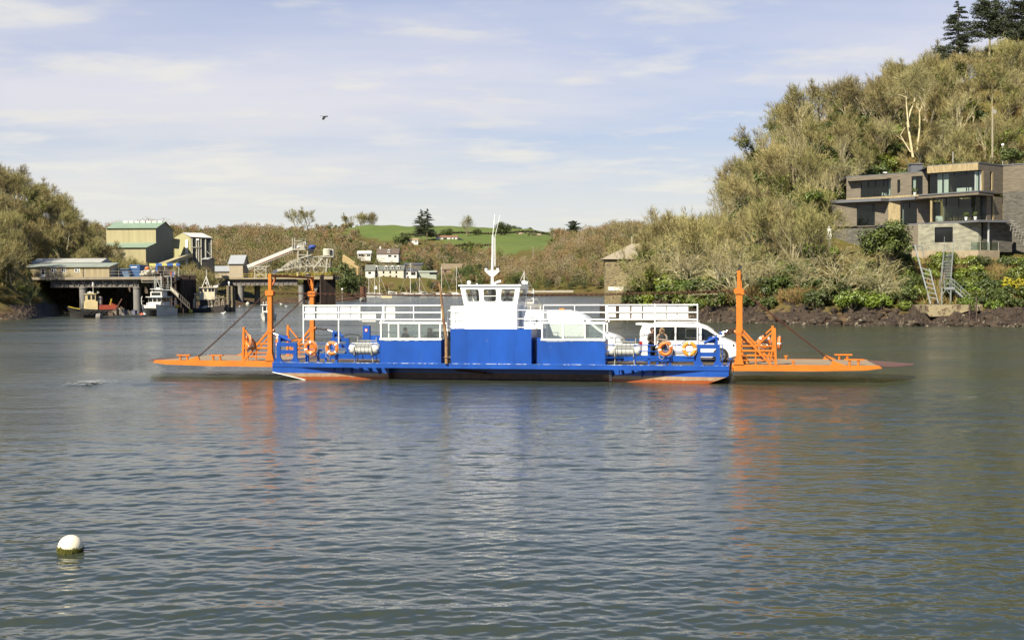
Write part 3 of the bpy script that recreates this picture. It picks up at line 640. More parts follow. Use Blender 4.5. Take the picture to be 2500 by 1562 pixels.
for x in (-8.1, -7.65, -7.2, -6.7, -6.25, -5.8, 5.95, 6.45, 6.95, 7.4, 7.95, 8.4):
    w = 4.30-yface(x); b = MB(); big = x in (-7.2, -5.8, 5.95, 7.4); z = .56-(.36 if big else .24)
    b.add([(x-.03,-4.29,.56),(x-.03,-4.30+w,.56),(x-.03,-4.30+w,z),(x+.03,-4.29,.56),(x+.03,-4.30+w,.56),(x+.03,-4.30+w,z)], [(0,1,2),(5,4,3),(0,2,5,3),(0,3,4,1)]); part('gusset', b, BLUE, ferry)
b = MB(); b.tube([(-2.2,-3.1,.52),(-1.9,-3.12,.40),(-.6,-3.14,.30),(-.2,-3.14,.22)], .05, 8); part('discharge_pipe', b, RUST, ferry)
b = MB()
for z in (.02, .1, .18, .26, .34, .42): b.box(5.80, 5.92, -3.70, -3.66, z, z+.025)
part('draught_marks', b, WHITE, ferry)
# ------------- superstructure on the near wing deck
def box_part(name, x0, x1, y0, y1, z0, z1, m=BLUE, par=None): mb = MB(); mb.box(x0, x1, y0, y1, z0, z1); return part(name, mb, m, par or ferry)
for k_, (x0, x1) in enumerate(((-5.60, -2.47), (2.56, 5.64))):
    b = MB(); b.box(x0, x1, -4.232, -4.2, 1.90, 1.955); part('worn_edge', b, WORN, ferry)
    s = box_part('shelter_base', x0, x1, -4.22, -4.14, .80, 1.95)
    box_part('shelter_end', x0, x0+.06, -4.14, -2.9, .80, 1.95); box_part('shelter_end', x1-.06, x1, -4.14, -2.9, .80, 1.95)
    box_part('shelter_base', x0, x1, -2.9, -2.82, .80, 1.6)
    f = MB(); f.box(x0-.03, x1+.03, -4.26, -4.12, 1.95, 2.04); f.box(x0-.03, x1+.03, -4.26, -4.12, 2.77, 2.86)
    divs = [x0, x0+.95, x0+2.03, x1] if k_ == 0 else [x0, x0+1.06, x0+2.12, x1]
    for i, x in enumerate(divs): f.box(x-.035+(.035 if i == 0 else 0)-(.035 if i == 3 else 0), x+.035+(.035 if i == 0 else 0)-(.035 if i == 3 else 0), -4.25, -4.13, 2.04, 2.77)
    for x in (x0+.03, x1-.03): f.box(x-.03, x+.03, -2.92, -2.84, 1.6, 2.77); f.box(x-.03, x+.03, -4.12, -2.92, 1.95, 2.02)
    f.box(x0, x1, -2.92, -2.84, 2.72, 2.8)
    win = part('window', f, WHITE, ferry)
    for i in range(3): g = MB(); g.box(divs[i]+.035, divs[i+1]-.035, -4.195, -4.185, 2.04, 2.77); part('pane', g, GLASS, win)
    g = MB(); g.box(x0+.03, x1-.03, -2.885, -2.875, 1.6, 2.72); part('pane', g, GLASS, win)
box_part('engine_casing', -1.99, 2.06, -4.22, -2.6, .80, 2.50)
for x in (-1.2, .0, 1.2): b = MB(); b.box(x-.012, x+.012, -4.226, -4.218, .83, 2.49); part('weld_seam', b, BLUE, ferry)
for x in (-8.5, -4.1, -.9, 4.1, 8.4): b = MB(); b.box(x-.012, x+.012, -4.326, -4.318, .57, .78); part('weld_seam', b, BLUE, ferry)
box_part('engine_casing_end', 2.20, 2.56, -3.75, -2.7, .80, 2.06)
WH = mat('wheelhouse_white', (.87, .86, .82), .4, var=.05, scale=1.5, col2=(.66, .56, .40), amt=.06, s2=2.2, vstretch=(2, 2, .5))
b = MB(); b.box(-2.05, -1.31, -3.92, -2.5, 2.50, 3.62); b.box(-1.31, 1.33, -4.12, -2.2, 2.50, 3.60); b.box(1.50, 2.50, -3.55, -2.3, 2.50, 3.40); b.box(1.33, 1.50, -3.3, -2.3, 2.5, 3.58); part('deckhouse', b, WH, ferry)
b = MB(); b.tube([(1.95,-3.56,2.62),(1.72,-3.56,2.85),(1.66,-3.56,3.02),(2.1,-3.56,3.05)], .012, 4); b.box(2.05, 2.25, -3.56, -3.55, 2.9, 2.93); b.box(2.18, 2.24, -3.56, -3.55, 2.83, 2.9); b.box(2.05, 2.13, -3.56, -3.55, 2.7, 2.76); part('cable_fitting', b, DARKM, ferry)
# wheelhouse: flared walls with real openings
wh = MB(); WX = [0, .075, .305, .385, .605, .69, .93, 1]; WZ = [0, .25, .85, 1]
def whp(u, w, y0, y1, inset=0): z = 3.60+w*1.0; x0 = lerp(-1.31, -1.50, w)+inset; x1 = lerp(1.33, 1.53, w)-inset; return (lerp(x0, x1, u), lerp(y0, y1, w), z)
def wall(mb, y0, y1, holes, flip, ins=0):
    for i in range(7):
        for j in range(3):
            if (i, j) in holes: continue
            q = [whp(WX[i], WZ[j], y0, y1, ins), whp(WX[i+1], WZ[j], y0, y1, ins), whp(WX[i+1], WZ[j+1], y0, y1, ins), whp(WX[i], WZ[j+1], y0, y1, ins)]
            mb.quad(*(q[::-1] if flip else q))
H3 = {(1, 1), (3, 1), (5, 1)}
wall(wh, -4.12, -4.24, H3, False); wall(wh, -4.06, -4.18, H3, True, .05); wall(wh, -2.20, -2.08, H3, True); wall(wh, -2.26, -2.14, H3, False, .05)
def whs(u, w, t): x = lerp(-1.31, -1.50, w) if u == 0 else lerp(1.33, 1.53, w); return (x, lerp(lerp(-4.12, -4.24, w), lerp(-2.20, -2.08, w), t), 3.60+w)
for u in (0, 1):
    for t0, t1, hole in ((0, .12, 0), (.12, .88, 1), (.88, 1, 0)):
        for j in range(3):
            if hole and j == 1: continue
            q = [whs(u, WZ[j], t0), whs(u, WZ[j], t1), whs(u, WZ[j+1], t1), whs(u, WZ[j+1], t0)]; wh.quad(*(q if u else q[::-1]))
wheelhouse = part('wheelhouse', wh, WH, ferry)
for i in (1, 3, 5):
    for y0, y1 in ((-4.09, -4.21), (-2.23, -2.11)):
        g = MB(); g.quad(whp(WX[i], .25, y0, y1), whp(WX[i+1], .25, y0, y1), whp(WX[i+1], .85, y0, y1), whp(WX[i], .85, y0, y1))
        # rounded corner fillets of the opening
        part('pane', g, GLASS, wheelhouse)
        fr = MB(); c4 = [V(whp(WX[i], .25, y0, y1)), V(whp(WX[i+1], .25, y0, y1)), V(whp(WX[i+1], .85, y0, y1)), V(whp(WX[i], .85, y0, y1))]
        for k_ in range(4):
            c, a_, b_ = c4[k_], c4[k_-1], c4[(k_+1) % 4]; e = .10; pa = c+(a_-c).normalized()*e; pb = c+(b_-c).normalized()*e; pm = c.lerp((pa+pb)/2, .55); o_ = V((0, -.035 if y0 < -3 else .035, 0))
            fr.add([c+o_, pa+o_, pm+o_, pb+o_], [(0, 1, 2), (0, 2, 3)])
        part('window_frame', fr, WH, wheelhouse)
b = MB(); b.box(-.33, .36, -4.17, -4.14, 4.10, 4.13); part('window_rail', b, WH, wheelhouse)
b = MB(); b.box(-1.56, 1.58, -4.30, -2.02, 4.60, 4.67); part('roof', b, WH, wheelhouse)
b = MB(); b.box(-1.05, -.85, -2.5, -2.35, 3.6, 4.6); b.box(-.30, -.1, -2.5, -2.35, 3.6, 4.6); b.box(-1.0, .5, -2.9, -2.5, 3.6, 3.86); part('console', b, DARKM, wheelhouse)
# roof gear and mast
b = MB(); b.tube([(-.14,-3,4.67),(-.14,-3,5.4),(-.12,-3,6.1),(-.11,-3,7.14)], [.075, .06, .05, .045], 8); b.tube([(-.11,-3,7.14),(0,-3,8.2)], .016, 5); b.add([(-.5,-3.03,5.36),(.22,-3.03,5.36),(-.04,-3.03,5.12),(-.24,-3.03,5.12),(-.5,-2.97,5.36),(.22,-2.97,5.36),(-.04,-2.97,5.12),(-.24,-2.97,5.12)], [(0,3,2,1),(4,5,6,7),(0,1,5,4),(1,2,6,5),(2,3,7,6),(3,0,4,7)]); b.box(-.52, .24, -3.05, -2.95, 5.36, 5.40)
b.tube([(.0,-3,7.05),(.0,-3,5.6)], .02, 6); mast = part('mast', b, WH, ferry)
b = MB(); b.tube([(.0,-3,7.06),(.26,-3,8.15)], .011, 5); part('whip_aerial', b, WH, mast)
for x in (-.44, .16): b = MB(); b.box(x-.07, x+.07, -3.08, -2.93, 5.40, 5.58); b.mi = 1; b.box(x-.06, x+.06, -3.10, -3.08, 5.42, 5.5); part('navigation_lamp', b, [DARKM, WHITE], mast)
b = MB(); b.sphere((-1.2,-3.6,4.79), .10); b.cyl((-1.2,-3.6,4.67), (-1.2,-3.6,4.72), .03); part('searchlight', b, WHITE, ferry)
b = MB(); b.box(-1.4, -1.3, -3.4, -3.25, 4.67, 4.82); b.box(-1.02, -.94, -3.0, -2.9, 4.67, 4.8); b.box(1.36, 1.48, -3.7, -3.5, 4.67, 4.86); part('side_lamp', b, DARKM, ferry)
b = MB(); b.cyl((1.48,-3.6,4.78), (1.78,-3.6,4.74), .085, 10); part('camera_housing', b, WHITE, ferry)
b = MB(); b.tube([(.0,-3.3,4.72),(.12,-3.3,4.8),(.35,-3.3,4.86)], [.05, .04, .06], 6); b.box(-.1, .1, -3.4, -3.2, 4.67, 4.74); part('horn', b, WHITE, ferry)
b = MB(); b.sphere((-.72,-3.9,4.70), .045, 8, 5); part('dome_lamp', b, WHITE, ferry)
# exhaust
b = MB(); b.tube([(-2.16,-4.38,.80),(-2.16,-4.38,2.02),(-2.19,-4.38,2.25),(-2.30,-4.36,2.9),(-2.47,-4.33,4.5),(-2.53,-4.33,4.72),(-2.62,-4.36,4.82)], [.08, .08, .08, .07, .055, .06, .075], 12, cap=True); b.lathe([(.12, -.03), (.12, .03)], (-2.16,-4.38,1.12), 'z', 12); ex = part('exhaust_pipe', b, mat('rusted_exhaust', (.40, .24, .11), .85, var=.3, scale=2, col2=(.20, .09, .04), amt=.55, s2=2.5, vstretch=(1,1,.4)), ferry)
b = MB(); b.lathe([(.086, 0), (.05, .01)], (0,0,0), 'z', 10); b.v = [tuple(V(v)+V((-2.645,-4.37,4.84))) for v in b.v]; part('exhaust_mouth', b, BLACK, ex)
# railings on the deckhouse, upper gallery rails with white boards
def rail(mb, pts, r=.025, n=5): mb.tube(pts, r, n)
b = MB()
for z in (2.62, 3.0, 3.42): rail(b, [(-1.31,-4.02,z),(-2.02,-4.02,z-.03),(-2.22,-3.9,z),(-2.22,-3.4,z)], .018)
for x in (-1.86, -2.2): rail(b, [(x,-4.02,2.5),(x,-4.02,3.42)], .02)
part('handrail', b, WH, ferry); b = MB()
for z in (2.58, 3.0, 3.42): rail(b, [(1.33,-4.05,z),(2.5,-4.05,z)], .02)
for x in (2.0, 2.48): rail(b, [(x,-4.05,2.5),(x,-4.05,3.62)], .02)
part('handrail', b, WH, ferry)
b = MB(); rail(b, [(1.58,-3.0,3.58),(1.58,-3.0,4.45),(1.95,-3.0,4.45),(1.95,-3.0,3.4)], .022)
for z in (3.7, 4.0, 4.25): rail(b, [(1.50,-3.0,z),(1.95,-3.0,z)], .018)
part('ladder', b, WH, ferry)
GALV = WHITE
posts = [[fx(741, -4.2), fx(827, -4.2), fx(879, -4.2), fx(938, -4.2), fx(1010, -4.2), fx(1078, -4.2)], [fx(1327, -4.2), fx(1403, -4.2), fx(1479, -4.2), fx(1599, -4.2), fx(1703, -4.2)]]
for side, pl in enumerate(posts):
    b = MB(); zt = 3.66
    for z in (2.97, 3.31, 3.66): rail(b, [(pl[0],-4.2,z),(pl[-1],-4.2,z)], .03)
    for i, x in enumerate(pl):
        tall = (side == 0 and i in (0, 1)) or (side == 1 and i in (3, 4)); rail(b, [(x,-4.2, 1.75 if tall else 2.91), (x,-4.2, 3.72 if tall or i == 3 else zt)], .035 if tall else .025)
    xb = pl[3] if side == 0 else pl[2]; sgn = -1 if side == 0 else 1
    b.bar((xb,-4.2,3.66), (xb+sgn*.16,-4.2,2.85), .05)
    b.bar((xb+sgn*.06,-4.2,3.66), (xb+sgn*.02,-4.2,2.9), .07)
    gr = part('gallery_railing', b, WH, ferry)
    bl = [(745,768),(773,797),(798,822),(830,854),(856,879),(883,917),(942,964)] if side == 0 else [(1482,1503),(1512,1538),(1542,1567),(1570,1596),(1601,1626),(1628,1652),(1654,1680)]
    for a_, c_ in bl:
        z0, z1 = (3.0, 3.62)
        if a_ == 883: z0, z1 = 2.86, 3.34
        if a_ == 1482: z0, z1 = 3.08, 3.62
        g = MB(); g.box(fx(a_, -4.2), fx(c_, -4.2), -4.165, -4.15, z0, z1); part('board', g, WHITE, gr)
# lower deck rails both sides
for y in (-4.2, 4.1):
    for x0, x1 in ((-9.55, -5.62), (5.66, 10.0)) if y < 0 else ((-9.5, -2.0), (-1.5, 9.9)):
        b = MB()
        for z in (1.14, 1.45, 1.74): rail(b, [(x0, y, z), (x1, y, z)], .022)
        k_ = max(2, int((x1-x0)/1.15))
        for i in range(k_+1): x = lerp(x0, x1, i/k_); rail(b, [(x, y, .8), (x, y, 1.74)], .024)
        part('deck_railing', b, BLUE, ferry)
for x in (-7.95, 7.75, -9.5, 9.95): box_part('stanchion', x-.06, x+.06, -4.14, -4.0, .8, 1.78)
for x0, x1 in ((-9.4, -5.0), (5.3, 10.0)): box_part('bulwark_plate', x0, x1, -2.55, -2.47, .9, 1.18); box_part('bulwark_plate', x0, x1, 3.55, 3.63, .9, 1.16)
box_part('bulwark_plate', -9.5, 9.9, 4.02, 4.08, .8, 1.06)
b = MB()
for x in (-8.55, -8.95, 8.15, 8.75): b.box(x-.05, x+.05, -4.05, -3.95, .8, 1.35); b.tube([(x,-4,1.33),(x+.06,-4,1.42),(x+.18,-4,1.38)], .05, 6)
part('mooring_post', b, BLUE, ferry)
b = MB()
for z in (.86, .96, 1.06, 1.16): b.bar((8.28,-3.98,z), (8.62,-3.98,z), .03)
part('step_ladder', b, BLUE, ferry)
# hoist frames and rams
def hoist(sg, y):
    x0, x1 = (10.1, 11.0); t = .06; b = MB()
    for x in (x0, x1):
        b.box(sg*(x-.09), sg*(x+.09), y-t, y+t, .80, 1.60)
        q = [(sg*(x-.24), .80), (sg*(x+.24), .80), (sg*(x+.09), 1.06), (sg*(x-.09), 1.06)]
        if sg < 0: q = q[::-1]
        b.prismy(q, y-t-.003, y+t+.003)
    b.box(sg*(x0-.09), sg*(x1+.09), y-t+.002, y+t-.002, 1.60, 1.79); b.box(sg*(x0+.09), sg*(x1-.09), y-t+.02, y+t-.02, 1.22, 1.42)
    b.box(sg*10.88, sg*11.0, y-.05, y+.05, 1.79, 2.12); b.box(sg*10.55, sg*10.98, y+.08, y+.12, 1.85, 2.15)
    fr = part('hoist_frame', b, BLUE, ferry)
    c = MB(); c.cyl((sg*10.35, y, 1.86), (sg*11.0, y, 2.16), .075, 10); part('hydraulic_ram', c, BLUE, fr)
    c = MB(); c.cyl((sg*11.0, y, 2.16), (sg*11.28, y, 2.25), .035, 8); part('ram_rod', c, mat('chrome_rod', (.75, .75, .75), .25, .9), fr)
    c = MB(); c.tube([(sg*10.4, y, 1.9), (sg*10.0, y+.1, 2.02), (sg*9.5, y+.1, 1.98), (sg*9.3, y+.1, 1.8)], .02, 5); part('hydraulic_hose', c, BLACK, fr)
    c = MB(); chain(c, (sg*11.28, y, 2.25), (sg*11.72, y*.78, 2.36), .05, 5); part('hoist_chain', c, CHAINM, fr)
def chain(mb, a, b_, r, k_, sag=0):
    a, b_ = V(a), V(b_); L = (b_-a).length; d = (b_-a).normalized(); u = d.orthogonal().normalized(); w = d.cross(u); pt = lambda t: a.lerp(b_, t)-V((0, 0, sag*4*t*(1-t)))
    for i in range(k_):
        p = pt((i+.5)/k_); d2 = (pt((i+.75)/k_)-pt((i+.25)/k_)).normalized(); s = (u if i % 2 else w)*r; e = d2*(L/k_*.62)
        mb.tube([p-e*.6-s, p-e, p-e*.6+s, p+e*.6+s, p+e, p+e*.6-s], r*.42, 4, closed=True)
for sg in (-1, 1):
    for y in (-4.2, 3.7): hoist(sg, y)
b = MB(); b.box(-9.15, -8.75, 3.6, 3.8, 1.7, 2.5); b.box(-8.7, -8.1, 3.6, 4.0, .8, 1.95); part('winch_cabinet', b, BLUE, ferry)
b = MB(); b.box(-9.03, -8.87, 3.585, 3.60, 2.16, 2.34); b.mi = 1; b.box(-8.99, -8.91, 3.575, 3.585, 2.2, 2.3); part('warning_sign', b, [mat('sign_red', (.7, .08, .08)), WHITE], ferry)
# ------------- ramps
TAN = mat('ramp_plank', (.36, .27, .17), .9, var=.25, scale=1.6, vstretch=(.6, 6, 1), col2=(.22, .15, .09), amt=.25, s2=1.4)
def ramp(sg):
    s = lambda x: sg*x
    b = MB(); X0, X1 = 11.62, 18.55
    for y0, y1 in ((-3.12, -2.98), (2.98, 3.12)):
        q = [(s(X0), .49), (s(15.5), .51), (s(17.8), .57), (s(X1), .67), (s(X1-.15), .80), (s(X0), .80)]
        b.prismy(q if sg > 0 else q[::-1], y0, y1)
    b.box(s(X0), s(X0+.12), -2.98, 2.98, .51, .78)
    for x in (13.2, 14.8, 16.4, 17.8): b.box(s(x), s(x+.1), -2.98, 2.98, .56, .76)
    rp = part('loading_ramp', b, ORANGE, ferry, 'orange loading ramp with drawbridge posts')
    d = MB(); d.box(s(X0+.02), s(X1-.2), -2.98, 2.98, .765, .79); part('ramp_deck', d, TAN, rp)
    f = MB(); pl = [(s(X1-.2), -3.0), (s(19.4), -2.1), (s(20.35), .1), (s(20.55), 1.6), (s(X1-.1), 3.0)]
    if sg < 0: pl = pl[::-1]
    f.prism(pl, [.735, .69, .67, .665, .735][::sg], [.77, .71, .685, .68, .77][::sg]); part('ramp_flap', f, mat('flap_brown', (.15, .07, .05), .85, var=.3), rp)
    for y in (-3.0, 3.0):
        p = MB(); xp = s(11.95); p.box(xp-.115, xp+.115, y-.12, y+.12, .80, 4.2); p.box(xp-.08, xp+.08, y-.08, y+.08, 4.2, 5.30)
        q = [(xp-.24, .80), (xp+.24, .80), (xp+.125, 1.25), (xp-.125, 1.25)]; p.prismy(q, y-.16, y+.16)
        c = .225; q = [(xp-c, 4.24), (xp-c+.06, 4.18), (xp+c-.06, 4.18), (xp+c, 4.24), (xp+c, 4.40), (xp+c-.06, 4.46), (xp-c+.06, 4.46), (xp-c, 4.40)]; p.prismy(q, y-.17, y+.17)
        p.box(xp-.135, xp+.135, y-.14, y+.14, 2.25, 2.45); p.cyl((xp-s(.22), y, 2.36), (xp, y, 2.36), .09, 8); po = part('post', p, ORANGE, rp)
        st = MB(); st.bar((xp+s(.10), y, 2.35), (s(13.45), y, .80), .10); st.bar((xp+s(.10), y+.3, 2.15), (s(13.15), y+.3, .95), .07); part('diagonal_brace', st, ORANGE, rp)
        ex_ = s(13.42 if sg < 0 else 13.62); e = MB(); e.bar((ex_+s(.06), y, .8), (ex_, y, 2.55), .115); e.bar((ex_-s(.22), y, .8), (ex_-s(.02), y, 2.0), .07)
        e.bar((ex_, y, 2.45), (s(12.7), y, 1.62), .07)
        part('end_post', e, ORANGE, rp)
        r = MB()
        for z, rr in ((1.68, .045), (1.45, .055), (1.22, .03), (1.0, .03)): r.tube([(xp, y, z), (ex_, y, z)], rr, 6)
        r.tube([(s(12.75), y, .8), (s(12.75), y, 1.6)], .035, 6); part('side_rail', r, ORANGE, rp)
        xc = 16.0 if sg < 0 else 16.3
        ch = MB(); chain(ch, (xp+s(.22), y, 4.32), (s(xc), y, .98), .042, 60, .05); part('hoist_chain', ch, CHAINM, rp)
        l = MB(); l.add([(s(xc-.1), y-.05, .79), (s(xc+.6), y-.05, .79), (s(xc), y-.05, 1.04), (s(xc-.1), y+.05, .79), (s(xc+.6), y+.05, .79), (s(xc), y+.05, 1.04)], [(0,1,2),(5,4,3),(0,3,4,1),(1,4,5,2),(2,5,3,0)]); part('chain_lug', l, ORANGE, rp)
    cb_ = MB(); cb_.box(s(11.95)-.05, s(11.95)+.05, -2.92, 2.92, 5.17, 5.28)
    for y in (-1, 1): cb_.bar((s(11.95), y*2.86, 4.5), (s(11.95), y*2.3, 5.15), .07)
    part('cross_beam', cb_, mat('dark_orange_paint', (.50, .115, .02), .5, var=.15), rp)
    for (x, y, w) in ((16.95, -2.75, .75), (15.1, -2.7, .7)) if sg < 0 else ((17.3, -2.75, .9), (17.2, 2.7, .9)):
        t = MB(); t.box(s(x)-w/2, s(x)+w/2, y-.09, y+.09, 1.02, 1.09)
        for e in (-.2, .2): t.cyl((s(x)+e, y, .79), (s(x)+e, y, 1.02), .06, 8)
        part('mooring_bitt', t, ORANGE, rp)
    if sg > 0:
        for (x, y) in ((14.5, -2.7), (14.3, 2.7)): t = MB(); t.cyl((x, y, .79), (x, y, .95), .05, 6); t.box(x-.1, x+.1, y-.05, y+.05, .95, 1.0); part('deck_eye', t, ORANGE, rp)
        t = MB(); t.lathe([(.14, .79), (.2, .82), (.2, .95), (.12, 1.05), (.17, 1.08), (.17, 1.22), (.1, 1.26)], (12.25, -2.4, 0), 'z', 10); part('cone_stand', t, mat('pale_orange', (.75, .36, .1)), rp)
        t = MB(); t.box(11.90, 12.0, -3.05, -2.95, 5.30, 5.42); t.box(11.96, 12.08, -3.04, -2.96, 5.42, 5.56); part('ramp_lamp', t, DARKM, rp)
    else:
        t = MB(); t.box(-11.95, -11.72, 2.0, 2.2, 5.30, 5.42); part('ramp_lamp', t, DARKM, rp)
    return rp
for sg in (-1, 1): ramp(sg)
for y in (-3.0, 3.0): c = MB(); chain(c, (-11.6, y, 4.32), (11.6, y, 4.34), .038, 170, .16); part('tie_chain', c, CHAINM, ferry)
# ------------- life rings (hung on the rails: things of their own)
def ring_text(mb, word, R, y, a0, step, size):
    for i, chx in enumerate(word):
        cu = bpy.data.curves.new('t', 'FONT'); cu.body = chx; cu.size = size; cu.align_x = 'CENTER'; cu.resolution_u = 1
        ob = bpy.data.objects.new('t', cu); dg = bpy.context.evaluated_depsgraph_get(); COL.objects.link(ob); bpy.context.view_layer.update(); dg.update()
        me = bpy.data.meshes.new_from_object(ob.evaluated_get(dg)); a = a0-step*i; vs = []
        for v in me.vertices:
            x, z = v.co.x, v.co.y-size*.35; ang = a-pi/2; vs.append((R*cos(a)+x*cos(ang)-z*sin(ang), y, R*sin(a)+x*sin(ang)+z*cos(ang)))
        mb.add(vs, [tuple(p.vertices) for p in me.polygons]); bpy.data.objects.remove(ob); bpy.data.curves.remove(cu); bpy.data.meshes.remove(me)
def lifebuoy(label, c, bands, text, ry=0, rope=0, tilt=0, body=RINGM):
    M = FM @ Matrix.Translation(c) @ Matrix.Rotation(ry, 4, 'Z') @ Matrix.Rotation(tilt, 4, 'Y')
    t = thing('lifebuoy', label, 'lifebuoy', (0, 0, 0), M, 'lifebuoys hung along the ferry rails')
    b = MB(); b.smooth = True; b.torus((0, 0, 0), .265, .085, 'y', 32, 10); part('ring', b, body, t)
    for a in bands:
        b = MB(); pts = [V((.265*cos(a+q), 0, .265*sin(a+q))) for q in (-.12, 0, .12)]; b.tube(pts, .089, 10, cap=False); part('reflective_band', b, WHITE if bands[0] < 5 else WHITE, t)
    b = MB(); pts = []
    for i in range(33):
        a = 2*pi*i/32; rr = .352+.02*abs(sin(2*a)); pts.append((rr*cos(a), -.02, rr*sin(a)))
    b.tube(pts[:-1], .009, 4, closed=True)
    if rope: b.tube([(-.3, -.09, -.2), (-.28, -.1, -.42), (-.14, -.1, -.5), (-.05, -.1, -.38)], .012, 4); b.tube([(.05, -.1, .25), (.12, -.1, .05), (.22, -.1, -.05)], .012, 4); b.tube([(-.12, -.1, -.05), (0, -.1, -.12), (.12, -.1, -.08)], .012, 4)
    part('grab_rope', b, ROPE, t)
    if text: b = MB(); ring_text(b, text, .265, -.0885, text_a[0], text_a[1], .115); part('lettering', b, mat('black_lettering', (.05, .02, .015), .7, var=0), t)
    return t
text_a = (radians(100), radians(19))
q4 = [radians(a) for a in (45, 135, 225, 315)]; q5 = [radians(a) for a in (0, 90, 180, 270)]
text_a = (radians(82), radians(20)); lifebuoy('orange lifebuoy beside the blue hoist frame, left of the rope draped lifebuoy', (-9.22, -4.33, 1.54), [radians(a) for a in (270, 95, 195)], 'GELLAN')
text_a = (radians(120), radians(17)); lifebuoy('orange lifebuoy with white bands and draped rope left of the white canister', (-8.10, -4.33, 1.52), q4, '', rope=1)
text_a = (radians(84), radians(18)); lifebuoy('orange lifebuoy lettered in black with loose rope hanging below it', (8.55, -4.33, 1.58), [radians(190), radians(30)], 'GELLAN', rope=1)
lifebuoy('plain orange lifebuoy with four white bands right of the lettered lifebuoy', (9.68, -4.33, 1.58), q5, '', body=mat('lifebuoy_amber', (.86, .30, .02), .5, var=.08))
text_a = (radians(165), radians(18)); lifebuoy('lettered lifebuoy turned sideways on the near end post of the left ramp', (-13.1, -3.12, 1.82), [radians(120), radians(300)], 'GELLAN', ry=-.75)
lifebuoy('lifebuoy seen almost edge on hanging on the far rail of the left ramp', (-14.0, 2.85, 1.62), q4, '', ry=-1.1)
lifebuoy('white banded lifebuoy with tangled rope on the far side of the right ramp', (13.2, 2.80, 1.68), q4, '', rope=1, ry=.15)
lifebuoy('lifebuoy seen edge on behind the end post of the right ramp', (13.86, -2.85, 1.82), q5, '', ry=1.48)
# ------------- life raft canisters
def liferaft(label, x, M=FM):
    t = thing('life_raft', label, 'life raft', (x, -3.95, 0), M, 'life raft canisters on the ferry deck')
    b = MB(); b.smooth = True; prof = [(.02, -.82), (.17, -.80), (.26, -.73), (.30, -.62)]
    for i in range(7): z = -.52+i*.17; prof += [(.305, z), (.295, z+.07), (.305, z+.14)]
    prof = prof[:-1]+[(.30, .62), (.26, .73), (.17, .80), (.02, .82)]
    b.lathe(prof, (x, -3.95, 1.50), 'x', 20); part('canister', b, mat('raft_white', (.74, .73, .67), .45, var=.05), t)
    b = MB()
    for i in range(6): b.torus((x-.52+i*.2, -3.95, 1.50), .308, .008, 'x', 20, 4)
    part('strap', b, DARKM, t)
    b = MB()
    for sx_ in (-.45, .45):
        b.tube([(x+sx_+.06*sx_, -4.12, .8), (x+sx_, -4.12, 1.05), (x+sx_, -4.28, 1.2), (x+sx_, -4.29, 1.62)], .025, 5); b.tube([(x+sx_*1.1, -3.62, .8), (x+sx_*1.1, -3.62, 2.06)], .025, 5); b.tube([(x+sx_, -4.2, 1.18), (x+sx_, -3.62, 1.15)], .025, 5)
    b.tube([(x-.45, -4.29, 1.62), (x+.45, -4.29, 1.62)], .02, 5); b.tube([(x-.45, -4.29, 1.74), (x+.45, -4.29, 1.74)], .02, 5); b.tube([(x-.5, -3.62, 1.88), (x+.5, -3.62, 1.88)], .025, 5); part('cradle', b, mat('cradle_steel', (.55, .55, .46), .5, .3), t)
    return t
liferaft('white life raft canister in a steel cradle left of the left window shelter', -6.50)
r_ = liferaft('white life raft canister in a steel cradle beside the two standing women', 6.58)
